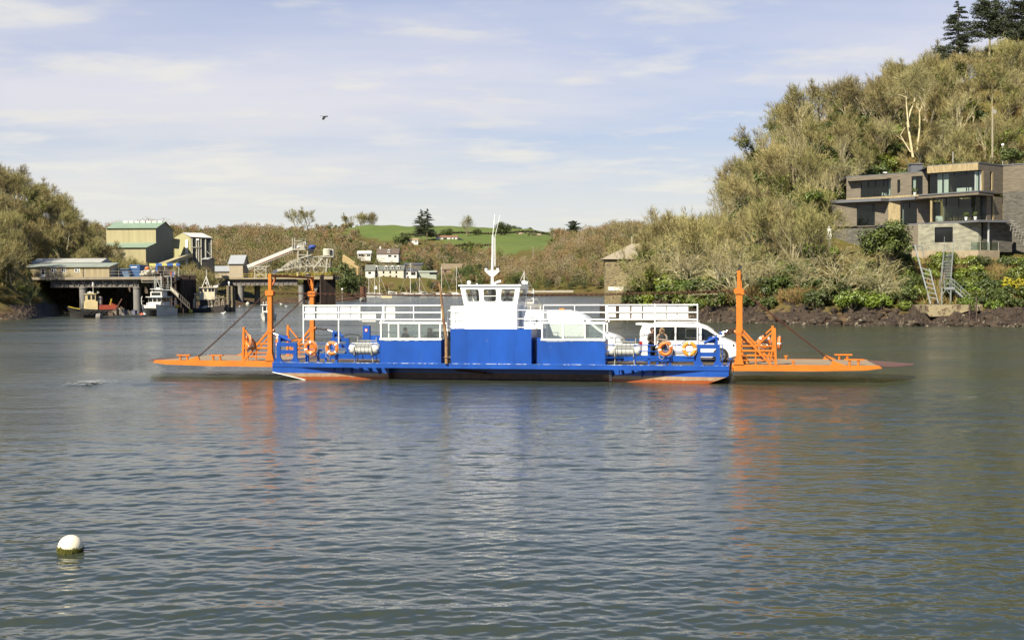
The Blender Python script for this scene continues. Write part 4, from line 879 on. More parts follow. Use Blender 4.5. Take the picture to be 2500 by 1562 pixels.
# ================================================================== VEHICLES ON THE FERRY
CARW = mat('white_car_paint', (.82, .82, .80), .2, var=.02)
INTER = mat('vehicle_interior', (.035, .033, .032), .8)
ALLOY = mat('alloy_wheel', (.55, .56, .56), .3, .8)
CLEARL = mat('lamp_lens', (.5, .52, .52), .15, .3)
REDL = mat('tail_lamp_red', (.45, .02, .02), .25)
def body_shell(xs, top, bot, W2, belt, roofin, wins, front_hole=None, rear_hole=None, nb=6):
    """side grid with window openings; roof and floor strips.  xs: stations; returns MB, window quads"""
    mb = MB(); mb.smooth = False
    def hw(z, zt): return W2 if z <= belt else W2-roofin*((z-belt)/max(.01, (zt-belt)))**1.3 if zt > belt else W2
    rows = []
    for x in xs:
        zt, zb = top(x), bot(x); bl = min(belt, zt-.06); hd = max(bl+.02, zt-.16) if zt > belt+.25 else (bl+zt)/2
        rows.append([zb, lerp(zb, bl, .35), lerp(zb, bl, .75), bl, hd, zt-.03, zt])
    wq = []
    def ptn(i, j, sd):
        z = rows[i][j]; y = hw(z, rows[i][-1]) if j < 6 else hw(z, rows[i][-1])-.06
        e = 1.0
        if i == 0 or i == len(xs)-1: y *= .93
        if j == 0: y *= .97
        return (xs[i], sd*y, z)
    for sd in (-1, 1):
        for i in range(len(xs)-1):
            for j in range(6):
                q = [ptn(i, j, sd), ptn(i+1, j, sd), ptn(i+1, j+1, sd), ptn(i, j+1, sd)]
                if sd > 0: q = q[::-1]
                if j == 3 and i in wins: wq.append((sd, i, q)); continue
                mb.quad(*q)
    gl = {}
    for i in range(len(xs)-1):
        ys = [-1, -.6, 0, .6, 1]
        a = [(xs[i], ptn(i, 6, 1)[1]*t, rows[i][6]+.03*(1-t*t)) for t in ys]; c = [(xs[i+1], ptn(i+1, 6, 1)[1]*t, rows[i+1][6]+.03*(1-t*t)) for t in ys]
        if front_hole and i in front_hole:
            gl.setdefault('front', []).append((a, c)); continue
        for k_ in range(4): mb.quad(a[k_], c[k_], c[k_+1], a[k_+1])
        mb.quad(ptn(i, 0, -1), ptn(i, 0, 1), ptn(i+1, 0, 1), ptn(i+1, 0, -1))
    for i, fl in ((0, 0), (len(xs)-1, 1)):
        for j in range(6):
            q = [ptn(i, j, -1), ptn(i, j+1, -1), ptn(i, j+1, 1), ptn(i, j, 1)]
            if i == 0 and rear_hole and j == 3: gl['rear'] = q; continue
            mb.quad(*(q[::-1] if fl else q))
    return mb, wq, gl
def wheel(parent, c, r, w, sd):
    b = MB(); b.smooth = True; b.lathe([(r*.62, -w/2), (r*.94, -w/2), (r, -w*.3), (r, w*.3), (r*.94, w/2), (r*.62, w/2)], c, 'y', 24); wl = part('wheel', b, BLACK, parent)
    m = MB(); y = c[1]+sd*w*.47; m.torus((c[0], y, c[2]), r*.66, .022, 'y', 24, 6)
    for k_ in range(5):
        a = 2*pi*k_/5+.3
        for e in (-.13, .13): m.bar((c[0], y, c[2]), (c[0]+r*.64*cos(a+e), y, c[2]+r*.64*sin(a+e)), .035, .03, (0, 1, 0))
    m.lathe([(.06, -.02), (.06, .03)], (c[0], y, c[2]), 'y', 10); part('rim', m, ALLOY, wl)
def vehicle(name, label, cat, org, L, W_, topc, bot_, belt, roofin, xs, wins, fh, wr, wheels, paint, glass, archm=None):
    M = FM @ Matrix.Translation(org); t = thing(name, label, cat, (0, 0, 0), M)
    top = lambda x: float(np.interp(x, [p[0] for p in topc], [p[1] for p in topc])); bot = lambda x: float(np.interp(x, [0, .25, L-.35, L], [bot_+.15, bot_, bot_, bot_+.12]))
    mb, wq, gl = body_shell(xs, top, bot, W_/2, belt, roofin, wins, fh, True); body = part('body', mb, paint, t)
    for sd, i, q in wq:
        g = MB(); g.quad(*q); part('window', g, glass, t)
    if 'front' in gl:
        g = MB()
        for a, c in gl['front']:
            for k_ in range(4): g.quad(a[k_], c[k_], c[k_+1], a[k_+1])
        part('windscreen', g, glass, t)
    g = MB(); g.quad(*gl['rear']); part('rear_window', g, glass, t)
    b = MB(); b.box(.15, L-.9, -W_/2+.08, W_/2-.08, bot_+.05, bot_+.3)
    for x in (L*.60, L*.34): 
        for y in (-.4, .4): b.box(x-.12, x+.1, y-.25, y+.25, bot_+.3, belt+.25); b.box(x-.08, x+.05, y-.12, y+.12, belt+.25, belt+.42)
    b.box(L-1.5, L-1.1, -W_/2+.12, W_/2-.12, bot_+.3, belt-.02); part('interior', b, INTER, t)
    for x in wheels:
        for sd in (-1, 1):
            a = MB(); n_ = 18; yy = sd*(W_/2+.004); pts = [(x+wr*1.16*cos(pi*k_/n_), yy, wr+wr*1.16*sin(pi*k_/n_)) for k_ in range(n_+1)]+[(x-wr*1.16, yy, bot_+.01), (x+wr*1.16, yy, bot_+.01)]
            a.add(pts, [tuple(range(len(pts)))]); part('wheel_arch', a, BLACK, t)
            wheel(t, (x, sd*(W_/2-.085), wr), wr, .2, sd)
    return t, top
# white camper van
xs = [0, .12, .45, .55, 1.75, 1.83, 2.95, 3.08, 3.35, 3.66, 3.95, 4.15, 4.5, 4.75, 4.88]
tc_ = [(0, 1.55), (.10, 1.82), (.35, 1.90), (2.6, 1.92), (3.2, 1.86), (3.42, 1.74), (3.95, 1.36), (4.2, 1.16), (4.55, 1.05), (4.78, .92), (4.88, .78)]
van, vtop = vehicle('camper_van', 'white camper van with dark side windows and roof rails behind the two standing women', 'van', (7.02, -.12, D0), 4.88, 1.92, tc_, .24, 1.08, .17, xs, {3, 5, 7, 8, 9}, {9, 10}, .335, (.95, 4.02), CARW, DGLASS)
b = MB(); b.prismy([(-.22, 1.86), (.25, 1.83), (.5, 1.92), (.1, 1.95), (-.2, 1.95)][::-1], -.78, .78); part('roof_spoiler', b, CARW, van)
for sd in (-1, 1):
    b = MB(); y = sd*.72; b.tube([(.65, y, 1.90), (.78, y, 1.98), (2.75, y, 1.98), (2.95, y, 1.89)], .025, 6); part('roof_rail', b, CARW, van)
    b = MB(); b.box(4.58, 4.80, sd*.70, sd*.955, .74, .92); b.mi = 1; b.box(4.62, 4.70, sd*.955, sd*.962, .78, .9); part('headlight', b, [CLEARL, DARKM], van)
    b = MB(); b.box(-.01, .14, sd*.84, sd*.968, .86, 1.02); b.mi = 1; b.box(-.01, .14, sd*.84, sd*.968, .72, .86); part('tail_lamp', b, [REDL, CLEARL], van)
    b = MB(); b.box(3.62, 3.80, sd*.97, sd*1.16, 1.10, 1.30); part('wing_mirror', b, CARW, van)
    b = MB(); b.box(.5, 3.3, sd*.962, sd*.972, .42, .47); b.box(2.92, 2.95, sd*.962, sd*.967, .4, 1.05); b.box(1.78, 1.80, sd*.962, sd*.967, .4, 1.05); b.box(1.9, 2.05, sd*.965, sd*.985, .86, .9); part('side_trim', b, mat('grey_trim', (.35, .35, .35), .6), van)
b = MB(); b.box(2.3, 2.92, -.965, -.945, 1.2, 1.22); b.box(2.3, 2.32, -.96, -.93, 1.2, 1.68); b.box(2.3, 2.92, -.93, -.90, 1.66, 1.68); part('sliding_pane_frame', b, mat('pane_frame', (.2, .2, .2), .5), van)
b = MB(); b.box(4.80, 4.93, -.8, .8, .30, .62); b.mi = 1; b.box(4.85, 4.95, -.5, .5, .40, .52); part('bumper', b, [CARW, BLACK], van)
# large high roofed van
xs = [0, .1, 1.0, 1.9, 2.0, 2.9, 3.0, 3.65, 3.95, 4.35, 4.7, 4.95, 5.25, 5.5, 5.62]
tc_ = [(0, 2.2), (.08, 2.5), (.5, 2.58), (2.9, 2.58), (3.4, 2.48), (3.75, 2.22), (4.6, 1.52), (4.75, 1.44), (5.2, 1.32), (5.45, 1.2), (5.62, .95)]
bv, _ = vehicle('panel_van', 'large white high roofed van seen through the right window shelter', 'van', (.52, .05, D0), 5.62, 2.0, tc_, .28, 1.22, .14, xs, {7, 8, 9}, {8, 9}, .35, (1.1, 4.6), CARW, GLASS)
for sd in (-1, 1):
    b = MB(); b.add([(5.15, sd*.985, 1.16), (5.5, sd*.955, 1.0), (5.48, sd*.955, .92), (5.2, sd*.985, 1.02)], [(0, 1, 2, 3) if sd < 0 else (3, 2, 1, 0)]); b.box(5.2, 5.5, sd*.7, sd*.94, .92, 1.1); part('headlight', b, DARKM, bv)
    b = MB()
    for i, (a, w) in enumerate(((1.25, .18), (1.5, .06), (1.9, .07), (2.05, .1), (2.25, .12), (2.4, .09), (2.75, .09), (2.9, .45))): b.box(a, a+w, sd*.962, sd*.975, 1.99, 2.04)
    part('side_lettering', b, mat('faded_lettering', (.45, .43, .40), .6), bv)
b = MB(); b.box(2.25, 2.5, -.12, .12, 2.60, 2.68); part('beacon', b, RINGM, bv)
b = MB(); b.box(2.9, 3.1, -.2, -.1, 2.59, 2.63); part('roof_vent', b, DARKM, bv)
b = MB(); b.box(5.48, 5.68, -.9, .9, .4, .85); part('bumper', b, BLACK, bv)
# dark estate car with roof bars
xs = [0, .12, .7, .8, 1.75, 1.83, 2.75, 2.85, 3.3, 3.7, 4.1, 4.4, 4.55]
tc_ = [(0, 1.05), (.1, 1.12), (.62, 1.60), (.8, 1.66), (2.2, 1.68), (2.7, 1.60), (3.5, 1.12), (4.2, .98), (4.45, .85), (4.55, .7)]
DK = mat('dark_car_paint', (.03, .032, .036), .2, var=.05)
sv, _ = vehicle('estate_car', 'dark car with roof bars seen through the left window shelter', 'car', (-4.55, -.2, D0), 4.55, 1.84, tc_, .22, 1.0, .18, xs, {3, 5, 7}, {7, 8}, .33, (.85, 3.65), DK, DGLASS)
for sd in (-1, 1): b = MB(); b.tube([(.9, sd*.68, 1.68), (1.0, sd*.68, 1.76), (2.4, sd*.68, 1.76), (2.5, sd*.68, 1.66)], .022, 6); part('roof_rail', b, ALLOY, sv)
b = MB(); b.box(-.01, .09, -.6, .6, 1.03, 1.07); part('tailgate_trim', b, ALLOY, sv)
# ================================================================== PEOPLE
SKIN = mat('skin', (.52, .29, .19), .55, var=.08)
def skin_mesh(name, nodes, edges, m, parent, sub=1):
    me = bpy.data.meshes.new(name); keys = list(nodes); me.from_pydata([nodes[k_][:3] for k_ in keys], [(keys.index(a), keys.index(c)) for a, c in edges], [])
    ob = bpy.data.objects.new(name, me); COL.objects.link(ob); md = ob.modifiers.new('skin', 'SKIN'); md.use_smooth_shade = True
    sv_ = me.skin_vertices[0].data
    for i, k_ in enumerate(keys): r = nodes[k_][3]; sv_[i].radius = (r, nodes[k_][4] if len(nodes[k_]) > 4 else r); sv_[i].use_root = (i == 0)
    sb = ob.modifiers.new('sub', 'SUBSURF'); sb.levels = sub; sb.render_levels = sub
    bpy.context.view_layer.update(); dg = bpy.context.evaluated_depsgraph_get(); nm = bpy.data.meshes.new_from_object(ob.evaluated_get(dg)); bpy.data.objects.remove(ob); nm.name = name; nm.materials.append(m)
    o2 = bpy.data.objects.new(name, nm); COL.objects.link(o2); o2.parent = parent; return o2
def person(label, M, h=1.68, arms='down', top=(.03, .028, .026), sleeve=None, legs=(.03, .03, .035), hair=(.04, .025, .015), longh=0, sit=False, cap=None, shades=False, beard=False):
    t = thing('person', label, 'person', (0, 0, 0), M @ Matrix.Scale(h/1.70, 4))
    # faces -y; x to the figure's left
    nd = {'pelvis': (0, 0, .93, .13, .11), 'waist': (0, 0, 1.08, .125, .10), 'chest': (0, 0, 1.28, .15, .115), 'neckb': (0, .01, 1.42, .065), 'neck': (0, 0, 1.49, .05), 'head': (0, -.015, 1.58, .075, .088), 'crown': (0, -.005, 1.66, .06, .07), 'nose': (0, -.115, 1.575, .014)}
    ed = [('pelvis', 'waist'), ('waist', 'chest'), ('chest', 'neckb'), ('neckb', 'neck'), ('neck', 'head'), ('head', 'crown'), ('head', 'nose')]
    for s, sg in (('l', 1), ('r', -1)):
        if sit: K = (sg*.11, -.42, .95); A = (sg*.11, -.44, .52); T = (sg*.11, -.58, .48)
        else: K = (sg*.10, -.02, .50); A = (sg*.10, .02, .09); T = (sg*.12, -.14, .04)
        nd['hip'+s] = (sg*.09, 0, .90, .09); nd['knee'+s] = K+(.06,); nd['ank'+s] = A+(.042,); nd['toe'+s] = T+(.035,)
        ed += [('pelvis', 'hip'+s), ('hip'+s, 'knee'+s), ('knee'+s, 'ank'+s), ('ank'+s, 'toe'+s)]
        S = (sg*.185, .01, 1.37)
        if arms == 'down': E = (sg*.24, .03, 1.10); Hn = (sg*.23, -.08, .87); F = V((0, -.05, -.99))
        elif arms == 'folded': E = (sg*.25, -.05, 1.10); Hn = (-sg*.06, -.23, 1.12+.03*sg); F = V((-sg*.9, .1, .2))
        elif arms == 'pocket': E = (sg*.27, .06, 1.12); Hn = (sg*.14, -.14, 1.0); F = V((-sg*.8, -.3, -.3))
        else: E = (sg*.23, -.12, 1.13); Hn = (sg*.14, -.36, 1.22); F = V((-sg*.2, -.9, .1))
        nd['sh'+s] = S+(.062,); nd['el'+s] = E+(.046,); nd['wr'+s] = Hn+(.030,); F = F.normalized(); pl = V(Hn)+F*.075; nd['palm'+s] = tuple(pl)+(.032, .02)
        ed += [('chest', 'sh'+s), ('sh'+s, 'el'+s), ('el'+s, 'wr'+s), ('wr'+s, 'palm'+s)]
        u = F.orthogonal().normalized(); w = F.cross(u)
        for k_, (off, ln) in enumerate(((-.027, .07), (-.009, .085), (.009, .08), (.027, .06))):
            b1 = pl+u*off+F*.045; nd['f%d%s' % (k_, s)] = tuple(b1)+(.0095,); b2 = b1+F*ln*.55+w*.01; nd['g%d%s' % (k_, s)] = tuple(b2)+(.009,); b3 = b2+F*ln*.3+w*.03; nd['h%d%s' % (k_, s)] = tuple(b3)+(.007,)
            ed += [('palm'+s, 'f%d%s' % (k_, s)), ('f%d%s' % (k_, s), 'g%d%s' % (k_, s)), ('g%d%s' % (k_, s), 'h%d%s' % (k_, s))]
        b1 = V(Hn)+F*.03+u*.04; nd['t'+s] = tuple(b1)+(.011,); nd['t2'+s] = tuple(b1+F*.045+u*.015)+(.009,); ed += [('wr'+s, 't'+s), ('t'+s, 't2'+s)]
    skin_mesh('body', nd, ed, SKIN, t)
    g = lambda k_, e: nd[k_][:3]+tuple(r+e for r in nd[k_][3:])
    tm = mat('cloth_%d_%d_%d' % tuple(int(c*999) for c in top), top, .85, var=.2, scale=6); sm = mat('cloth_%d_%d_%d' % tuple(int(c*999) for c in (sleeve or top)), sleeve or top, .85, var=.2, scale=6)
    N_ = {k_: g(k_, .03) for k_ in ('pelvis', 'waist', 'chest')}; N_['neckb'] = g('neckb', .035); N_['neck'] = (0, .008, 1.475, .062); N_['hem'] = (0, 0, .80, .17, .14) if not sit else (0, -.02, .9, .16, .13)
    E_ = [('pelvis', 'waist'), ('waist', 'chest'), ('chest', 'neckb'), ('neckb', 'neck'), ('pelvis', 'hem')]
    for s in 'lr': N_['sh'+s] = g('sh'+s, .025); E_.append(('chest', 'sh'+s))
    if not sleeve:
        for s in 'lr': N_['el'+s] = g('el'+s, .022); N_['wr'+s] = g('wr'+s, .02); E_ += [('sh'+s, 'el'+s), ('el'+s, 'wr'+s)]
    skin_mesh('jacket', N_, E_, tm, t)
    if sleeve:
        for s in 'lr': skin_mesh('sleeve', {'sh': g('sh'+s, .015), 'el': g('el'+s, .02), 'wr': g('wr'+s, .018)}, [('sh', 'el'), ('el', 'wr')], sm, t)
    lm = mat('cloth_%d_%d_%d' % tuple(int(c*999) for c in legs), legs, .85, var=.2, scale=6); N_ = {'pelvis': g('pelvis', .015)}; E_ = []
    for s in 'lr': N_['hip'+s] = g('hip'+s, .02); N_['knee'+s] = g('knee'+s, .02); N_['ank'+s] = g('ank'+s, .022); E_ += [('pelvis', 'hip'+s), ('hip'+s, 'knee'+s), ('knee'+s, 'ank'+s)]
    skin_mesh('trousers', N_, E_, lm, t)
    for s in 'lr': a = nd['ank'+s]; o_ = nd['toe'+s]; skin_mesh('shoe', {'a': a[:3]+(.052,), 'b': (o_[0], o_[1]-.02, o_[2]+.005, .045, .04)}, [('a', 'b')], BLACK, t)
    hm = mat('hair_%d_%d' % (int(hair[0]*999), int(hair[2]*999)), hair, .6, var=.3, scale=20, vstretch=(8, 8, 1))
    b = MB(); b.smooth = True; n0 = len(b.v); b.sphere((0, .018, 1.625), .108, 16, 10, (.92, 1.0, 1.06))
    b.f = [f for f in b.f if not (sum(b.v[i][1] for i in f)/len(f) < -.055 and sum(b.v[i][2] for i in f)/len(f) < 1.655)]; b.f = [f for f in b.f if sum(b.v[i][2] for i in f)/len(f) > 1.55]; b.m = [0]*len(b.f); b.sm = [True]*len(b.f)
    if longh:
        for a in np.linspace(-.25*pi, 1.25*pi, 15): x_, y_ = .095*cos(a), .02+.085*sin(a); b.tube([(x_, y_, 1.66), (x_*1.15, y_*1.1, 1.52), (x_*1.25, y_+.01, 1.52-longh)], [.03, .034, .014], 5)
    part('hair', b, hm, t)
    b = MB()
    for sg in (-1, 1): b.sphere((sg*.033, -.092, 1.598), .012, 8, 5)
    b.box(-.025, .025, -.098, -.088, 1.528, 1.534); part('face_features', b, mat('eyes_and_lips', (.12, .05, .04), .5), t)
    b = MB()
    for sg in (-1, 1): b.sphere((sg*.088, .005, 1.585), .03, 8, 6, (.35, .7, 1.1))
    part('ear', b, SKIN, t)
    if shades: b = MB(); b.box(-.062, -.008, -.112, -.095, 1.578, 1.618); b.box(.008, .062, -.112, -.095, 1.578, 1.618); b.box(-.085, .085, -.1, -.094, 1.606, 1.614); part('sunglasses', b, BLACK, t)
    if cap: b = MB(); b.smooth = True; b.sphere((0, .005, 1.65), .112, 14, 8, (.95, 1.05, .85)); b.f = [f for f in b.f if sum(b.v[i][2] for i in f)/len(f) > 1.635]; b.m = [0]*len(b.f); b.sm = [True]*len(b.f); b.box(-.075, .075, -.2, -.08, 1.635, 1.65); part('cap', b, mat('cap_red', cap, .8), t)
    if beard: b = MB(); b.sphere((0, -.075, 1.525), .055, 10, 6, (1, .8, .9)); part('beard', b, mat('grey_beard', (.6, .58, .55), .8), t)
    return t
def FT(x, y, z, rz): return FM @ Matrix.Translation((x, y, z)) @ Matrix.Rotation(rz, 4, 'Z')
person('dark haired woman in a dark brown hooded coat standing beside the white camper van', FT(7.72, -1.85, D0, radians(58)), 1.72, 'pocket', (.055, .035, .022), None, (.025, .022, .025), (.03, .018, .012))
person('woman in sunglasses with long fair hair, grey sleeves and folded arms', FT(8.20, -1.80, D0, radians(8)), 1.71, 'folded', (.03, .028, .026), (.30, .29, .24), (.03, .028, .03), (.34, .22, .10), .2, shades=True)
person('skipper in a red cap with a grey beard inside the white wheelhouse', FT(.80, -3.72, 2.62, radians(35)), 1.62, 'down', (.05, .05, .06), None, (.03, .03, .04), (.3, .28, .26), cap=(.42, .06, .05), beard=True)
person('bald passenger in grey standing behind the glass of the left shelter', FT(-4.55, -3.35, D0, radians(75)), 1.73, 'front', (.10, .09, .095), None, (.04, .04, .05), (.10, .06, .045))
person('dark haired passenger in front of the dark car behind the shelter glass', FT(-3.28, -3.3, D0, radians(80)), 1.71, 'down', (.06, .05, .05), None, (.04, .04, .05), (.03, .02, .015), .08)
person('driver in a blue shirt at the wheel of the white camper van', FT(10.15, -.55, D0-.30, radians(90)), 1.70, 'front', (.10, .14, .30), None, (.04, .04, .06), (.03, .02, .015), sit=True)
# ================================================================== DOCKS ON THE LEFT BANK
def X(px, Y): return (px-1250)/FPX*Y
def Zp(px, py, Y): return P(px, py, Y).z
def SBOX(mb, px0, px1, Y0, Y1, z0, z1): mb.box(X(px0, Y0), X(px1, Y0), Y0, Y1, z0, z1)
def railing(mb, pts, h=1.05, r=.035, step=2.0, mids=(.55,)):
    for a, c in zip(pts[:-1], pts[1:]):
        a, c = V(a), V(c)
        for z in (h,)+mids: mb.bar(a+V((0,0,z)), c+V((0,0,z)), r*1.3)
        k_ = max(1, int((c-a).length/step))
        for i in range(k_+1): p = a.lerp(c, i/k_); mb.bar(p, p+V((0,0,h)), r*1.4)
GIRD = mat('girder_grey', (.24, .215, .19), .8, var=.22, scale=.8, col2=(.12, .075, .05), amt=.3, s2=.8)
PILE = mat('dark_fender_timber', (.065, .04, .03), .9, var=.4, scale=1.0, vstretch=(2,2,.3))
COLC = mat('jetty_column_concrete', (.30, .285, .26), .9, var=.15, scale=.8, col2=(.20, .10, .07), amt=.2, s2=.6)
SLABC = mat('jetty_slab', (.40, .34, .25), .9, var=.2, scale=.7)
RAILG = mat('rail_grey', (.48, .46, .40), .6, .2)
YELL = mat('yellow_rail', (.62, .46, .03), .6)
def column(mb, x, y, r, z1, cap=True):
    prof = [(r, -1.5), (r*1.02, .9), (r*.98, 1.6), (r, z1-.25)]
    if cap: prof += [(r*1.12, z1-.22), (r*1.12, z1)]
    mb.lathe([(q, z) for q, z in prof], (x, y, 0), 'z', 18)
# ---- long jetty
YJ = 221.0
j = thing('concrete_jetty', 'long concrete jetty on round columns carrying a low timber shed', 'jetty', (X(200, YJ), YJ, 0))
b = MB(); b.box(X(60, YJ), X(345, YJ), YJ, YJ+14, 6.35, 6.85); part('deck', b, SLABC, j)
b = MB(); b.box(X(120, YJ), X(338, YJ), YJ+.8, YJ+1.1, 4.98, 6.3); b.box(X(120, YJ), X(338, YJ), YJ+.6, YJ+1.1, 4.92, 5.02); b.box(X(120, YJ), X(338, YJ), YJ+6.8, YJ+7.2, 4.9, 6.3)
for i in range(17): x = lerp(X(124, YJ), X(336, YJ), i/16); b.box(x-.04, x+.04, YJ+.62, YJ+.8, 5.0, 6.3)
for i in range(9): x = lerp(X(128, YJ), X(330, YJ), i/8); b.bar((x-.35, YJ+.1, 6.4), (x, YJ+.65, 5.1), .08); b.bar((x+.35, YJ+.1, 6.4), (x, YJ+.65, 5.1), .08)
part('girder', b, GIRD, j)
for px, dy in ((195, .5), (327, .5), (195, 7), (300, 7)): b = MB(); column(b, X(px, YJ)+.3, YJ+dy+.6, .70, 4.9); part('column', b, COLC, j)
b = MB(); railing(b, [(X(100, YJ), YJ+.1, 6.85), (X(345, YJ), YJ+.1, 6.85)], 1.05, .03, 1.9); part('railing', b, RAILG, j)
# jetty head with fender piles
b = MB(); b.box(X(345, 219), X(428, 219), 219, 233, 6.2, 6.85); b.box(X(345, 219), X(425, 219), 219.3, 219.6, 5.75, 6.2); part('jetty_head', b, SLABC, j)
b = MB(); b.box(X(352, 219), X(420, 219), 225, 232, -1, 6.2); part('head_wall', b, mat('painted_shade_wall', (.06, .045, .035), .9, var=.3), j)  # shade under the jetty head is put into the near-black wall colour
for i in range(15):
    t = i/14; x = X(398, 219) if i == 0 else X(428, 219)+.2; y = 218.6+t*13.5
    if i < 4: x = lerp(X(398, 218.6), X(428, 218.6), i/3.0)+.1; y = 218.6
    b = MB(); b.box(x-.17, x+.17, y-.17, y+.17, -1, 7.0+.2*(i % 2)); part('fender_pile', b, PILE, j)
b = MB(); railing(b, [(X(345, 219), 219.1, 6.85), (X(428, 219), 219.1, 6.85), (X(428, 219), 232, 6.85)], 1.05, .03, 1.9); part('railing', b, RAILG, j)
for px in (365, 398): b = MB(); b.bar((X(px, 222), 222, -1), (X(px+10, 222), 222.5, 6.2), .35); part('raking_pile', b, COLC, j)
# timber shed
SHR = mat('grey_green_sheet_roof', (.36, .40, .33), .6, var=.12, scale=.5, vstretch=(3,.3,.3)); SHR2 = mat('pale_sheet_roof', (.50, .50, .45), .6, var=.1, scale=.5)
Ys = 226.0
s = thing('timber_shed', 'long low timber shed with pale roof and white windows on the jetty', 'shed', (X(170, Ys), Ys, 6.85))
SHW = mat('shed_boards', (.46, .38, .22), .85, var=.35, scale=1.4, vstretch=(3, 3, .15))
x0, x1, xm = X(62, Ys), X(268, Ys), X(205, Ys)
b = MB(); b.prism([(x0, Ys), (x1, Ys), (x1, Ys+5), (x0, Ys+5)], 6.85, [8.78, 8.78, 9.5, 9.5]); part('wall', b, SHW, s)
b = MB(); b.prism([(x0-.2, Ys-.3), (x1+.2, Ys-.3), (x1+.2, Ys+5.1), (x0-.2, Ys+5.1)], [8.76, 8.76, 9.55, 9.55], [8.88, 8.88, 9.68, 9.68]); part('lean_to_roof', b, SHR, s)
b = MB(); b.prism([(X(78, 231), Ys+5), (X(246, 231), Ys+5), (X(246, 231), Ys+12), (X(78, 231), Ys+12)], 6.85, 9.7); part('rear_wall', b, SHW, s)
b = MB(); xa, xb = X(76, 231), X(248, 231); b.add([(xa, Ys+4.8, 9.72), (xb, Ys+4.8, 9.72), (xb, Ys+8.5, 10.65), (xa, Ys+8.5, 10.65), (xb, Ys+12.2, 9.72), (xa, Ys+12.2, 9.72)], [(0,1,2,3), (3,2,4,5), (1,4,2), (0,3,5)]); part('roof', b, SHR2, s)
for px in (133, 157, 190):
    w = MB(); xc = X(px, Ys); w.box(xc-.46, xc+.46, Ys-.05, Ys+.02, 7.75, 8.55); wi = part('window', w, WHITE, s)
    w = MB(); w.box(xc-.36, xc-.06, Ys-.07, Ys-.05, 7.84, 8.45); w.box(xc+.06, xc+.36, Ys-.07, Ys-.05, 7.84, 8.15); w.box(xc+.06, xc+.36, Ys-.07, Ys-.05, 8.28, 8.45); part('pane', w, mat('dark_window_glass', (.02,.022,.022), .1, var=0), wi)
b = MB(); xc = X(107, Ys); b.box(xc-.35, xc+.35, Ys-.05, Ys+.02, 6.86, 8.5); d_ = part('door', b, WHITE, s)
b = MB(); b.box(xc-.26, xc+.26, Ys-.07, Ys-.05, 7.4, 8.4); part('pane', b, mat('dark_window_glass', (.02,.022,.022)), d_)
b = MB(); b.box(x1+.002, x1+.03, Ys+1.2, Ys+3.6, 6.9, 8.5); part('roller_door', b, RAILG, s)
b = MB(); b.box(X(205, Ys)-.05, X(205, Ys)+.05, Ys-.06, Ys, 6.9, 8.76); part('drainpipe', b, DARKM, s)
# container and yard clutter on the jetty head
CB = mat('container_blue', (.10, .24, .52), .5, var=.08)
c = thing('shipping_container', 'blue corrugated shipping container on the jetty head', 'container', (X(330, 231), 231, 6.85))
b = MB(); cx0, cx1 = X(318, 231), X(342.5, 231); n_ = 14
b.box(cx0, cx1, 231.02, 237, 6.87, 9.25)
for i in range(n_): x = lerp(cx0+.05, cx1-.05, (i+.5)/n_); b.box(x-.035, x+.035, 230.96, 231.02, 6.95, 9.2)
for i in range(24): y = 231.2+i*.24; b.box(cx1, cx1+.05, y, y+.11, 6.95, 9.2)
part('body', b, CB, c); b = MB()
for a, w in ((.30,.16),(.5,.1),(.63,.14),(.8,.1),(.93,.16),(1.12,.1),(1.26,.14)): b.box(cx0+a, cx0+a+w, 230.945, 230.96, 8.72, 8.9)
part('lettering', b, WHITE, c)
b = MB(); b.box(X(290, 230), X(316, 230), 230, 232, 6.85, 7.6); b.box(X(289, 230), X(317, 230), 229.9, 232.1, 7.6, 7.68); b.box(X(292, 230), X(314, 230), 230.2, 231.8, 7.68, 8.35); b.box(X(289, 230), X(317, 230), 229.9, 232.1, 8.35, 8.5)
single('storage_skip', 'low blue skip with a pale lid left of the blue container', 'skip', b, mat('skip_blue', (.13, .22, .36), .6, var=.2), (X(303, 230), 230, 6.85))
rs = random.Random(3)
for i in range(14):
    px = 347+i*2.3; Y = 221.5+rs.random()*3; b = MB(); b.smooth = True; b.sphere((0, 0, .35), .42, 9, 6, (1, 1, .9)); m_ = [mat('buff_sack', (.55, .52, .42), .9, var=.15, rnd=.15), mat('orange_float', (.75, .2, .06), .6)][1 if i in (6,) else 0]
    single('bulk_sack' if i != 6 else 'marker_buoy', 'pale sack heaped on the jetty head beside the blue container' if i != 6 else 'orange round buoy among pale sacks on the jetty head', 'sack' if i != 6 else 'buoy', b, m_, M=Matrix.Translation((X(px, Y), Y, 6.9+(.5 if i % 3 == 1 else 0)+(1.1 if i == 6 else 0))) @ Matrix.Rotation(rs.random()*3, 4, 'Z') @ Matrix.Scale(rs.uniform(.8, 1.25), 4), group='pale sacks on the jetty head' if i != 6 else None)
for i in range(12):
    px = 386+i*2.4; Y = 221+rs.random()*3; b = MB(); b.box(-.35, .35, -.3, .3, 0, .5); b.box(-.3, .3, -.25, .25, .5, .56); b.tube([(-.3, 0, .5), (0, 0, .72), (.3, 0, .5)], .03, 5)
    single('fishing_crate', 'dark crate stacked on the jetty head by the fender piles', 'crate', b, mat('crate_mixed', (.16, .12, .10), .8, var=.4, rnd=.5), M=Matrix.Translation((X(px, Y), Y, 6.85+(.56 if i % 3 else 0)+(.5 if i % 4 == 2 else 0))) @ Matrix.Rotation(rs.random()*3, 4, 'Z'), group='dark crates on the jetty head')
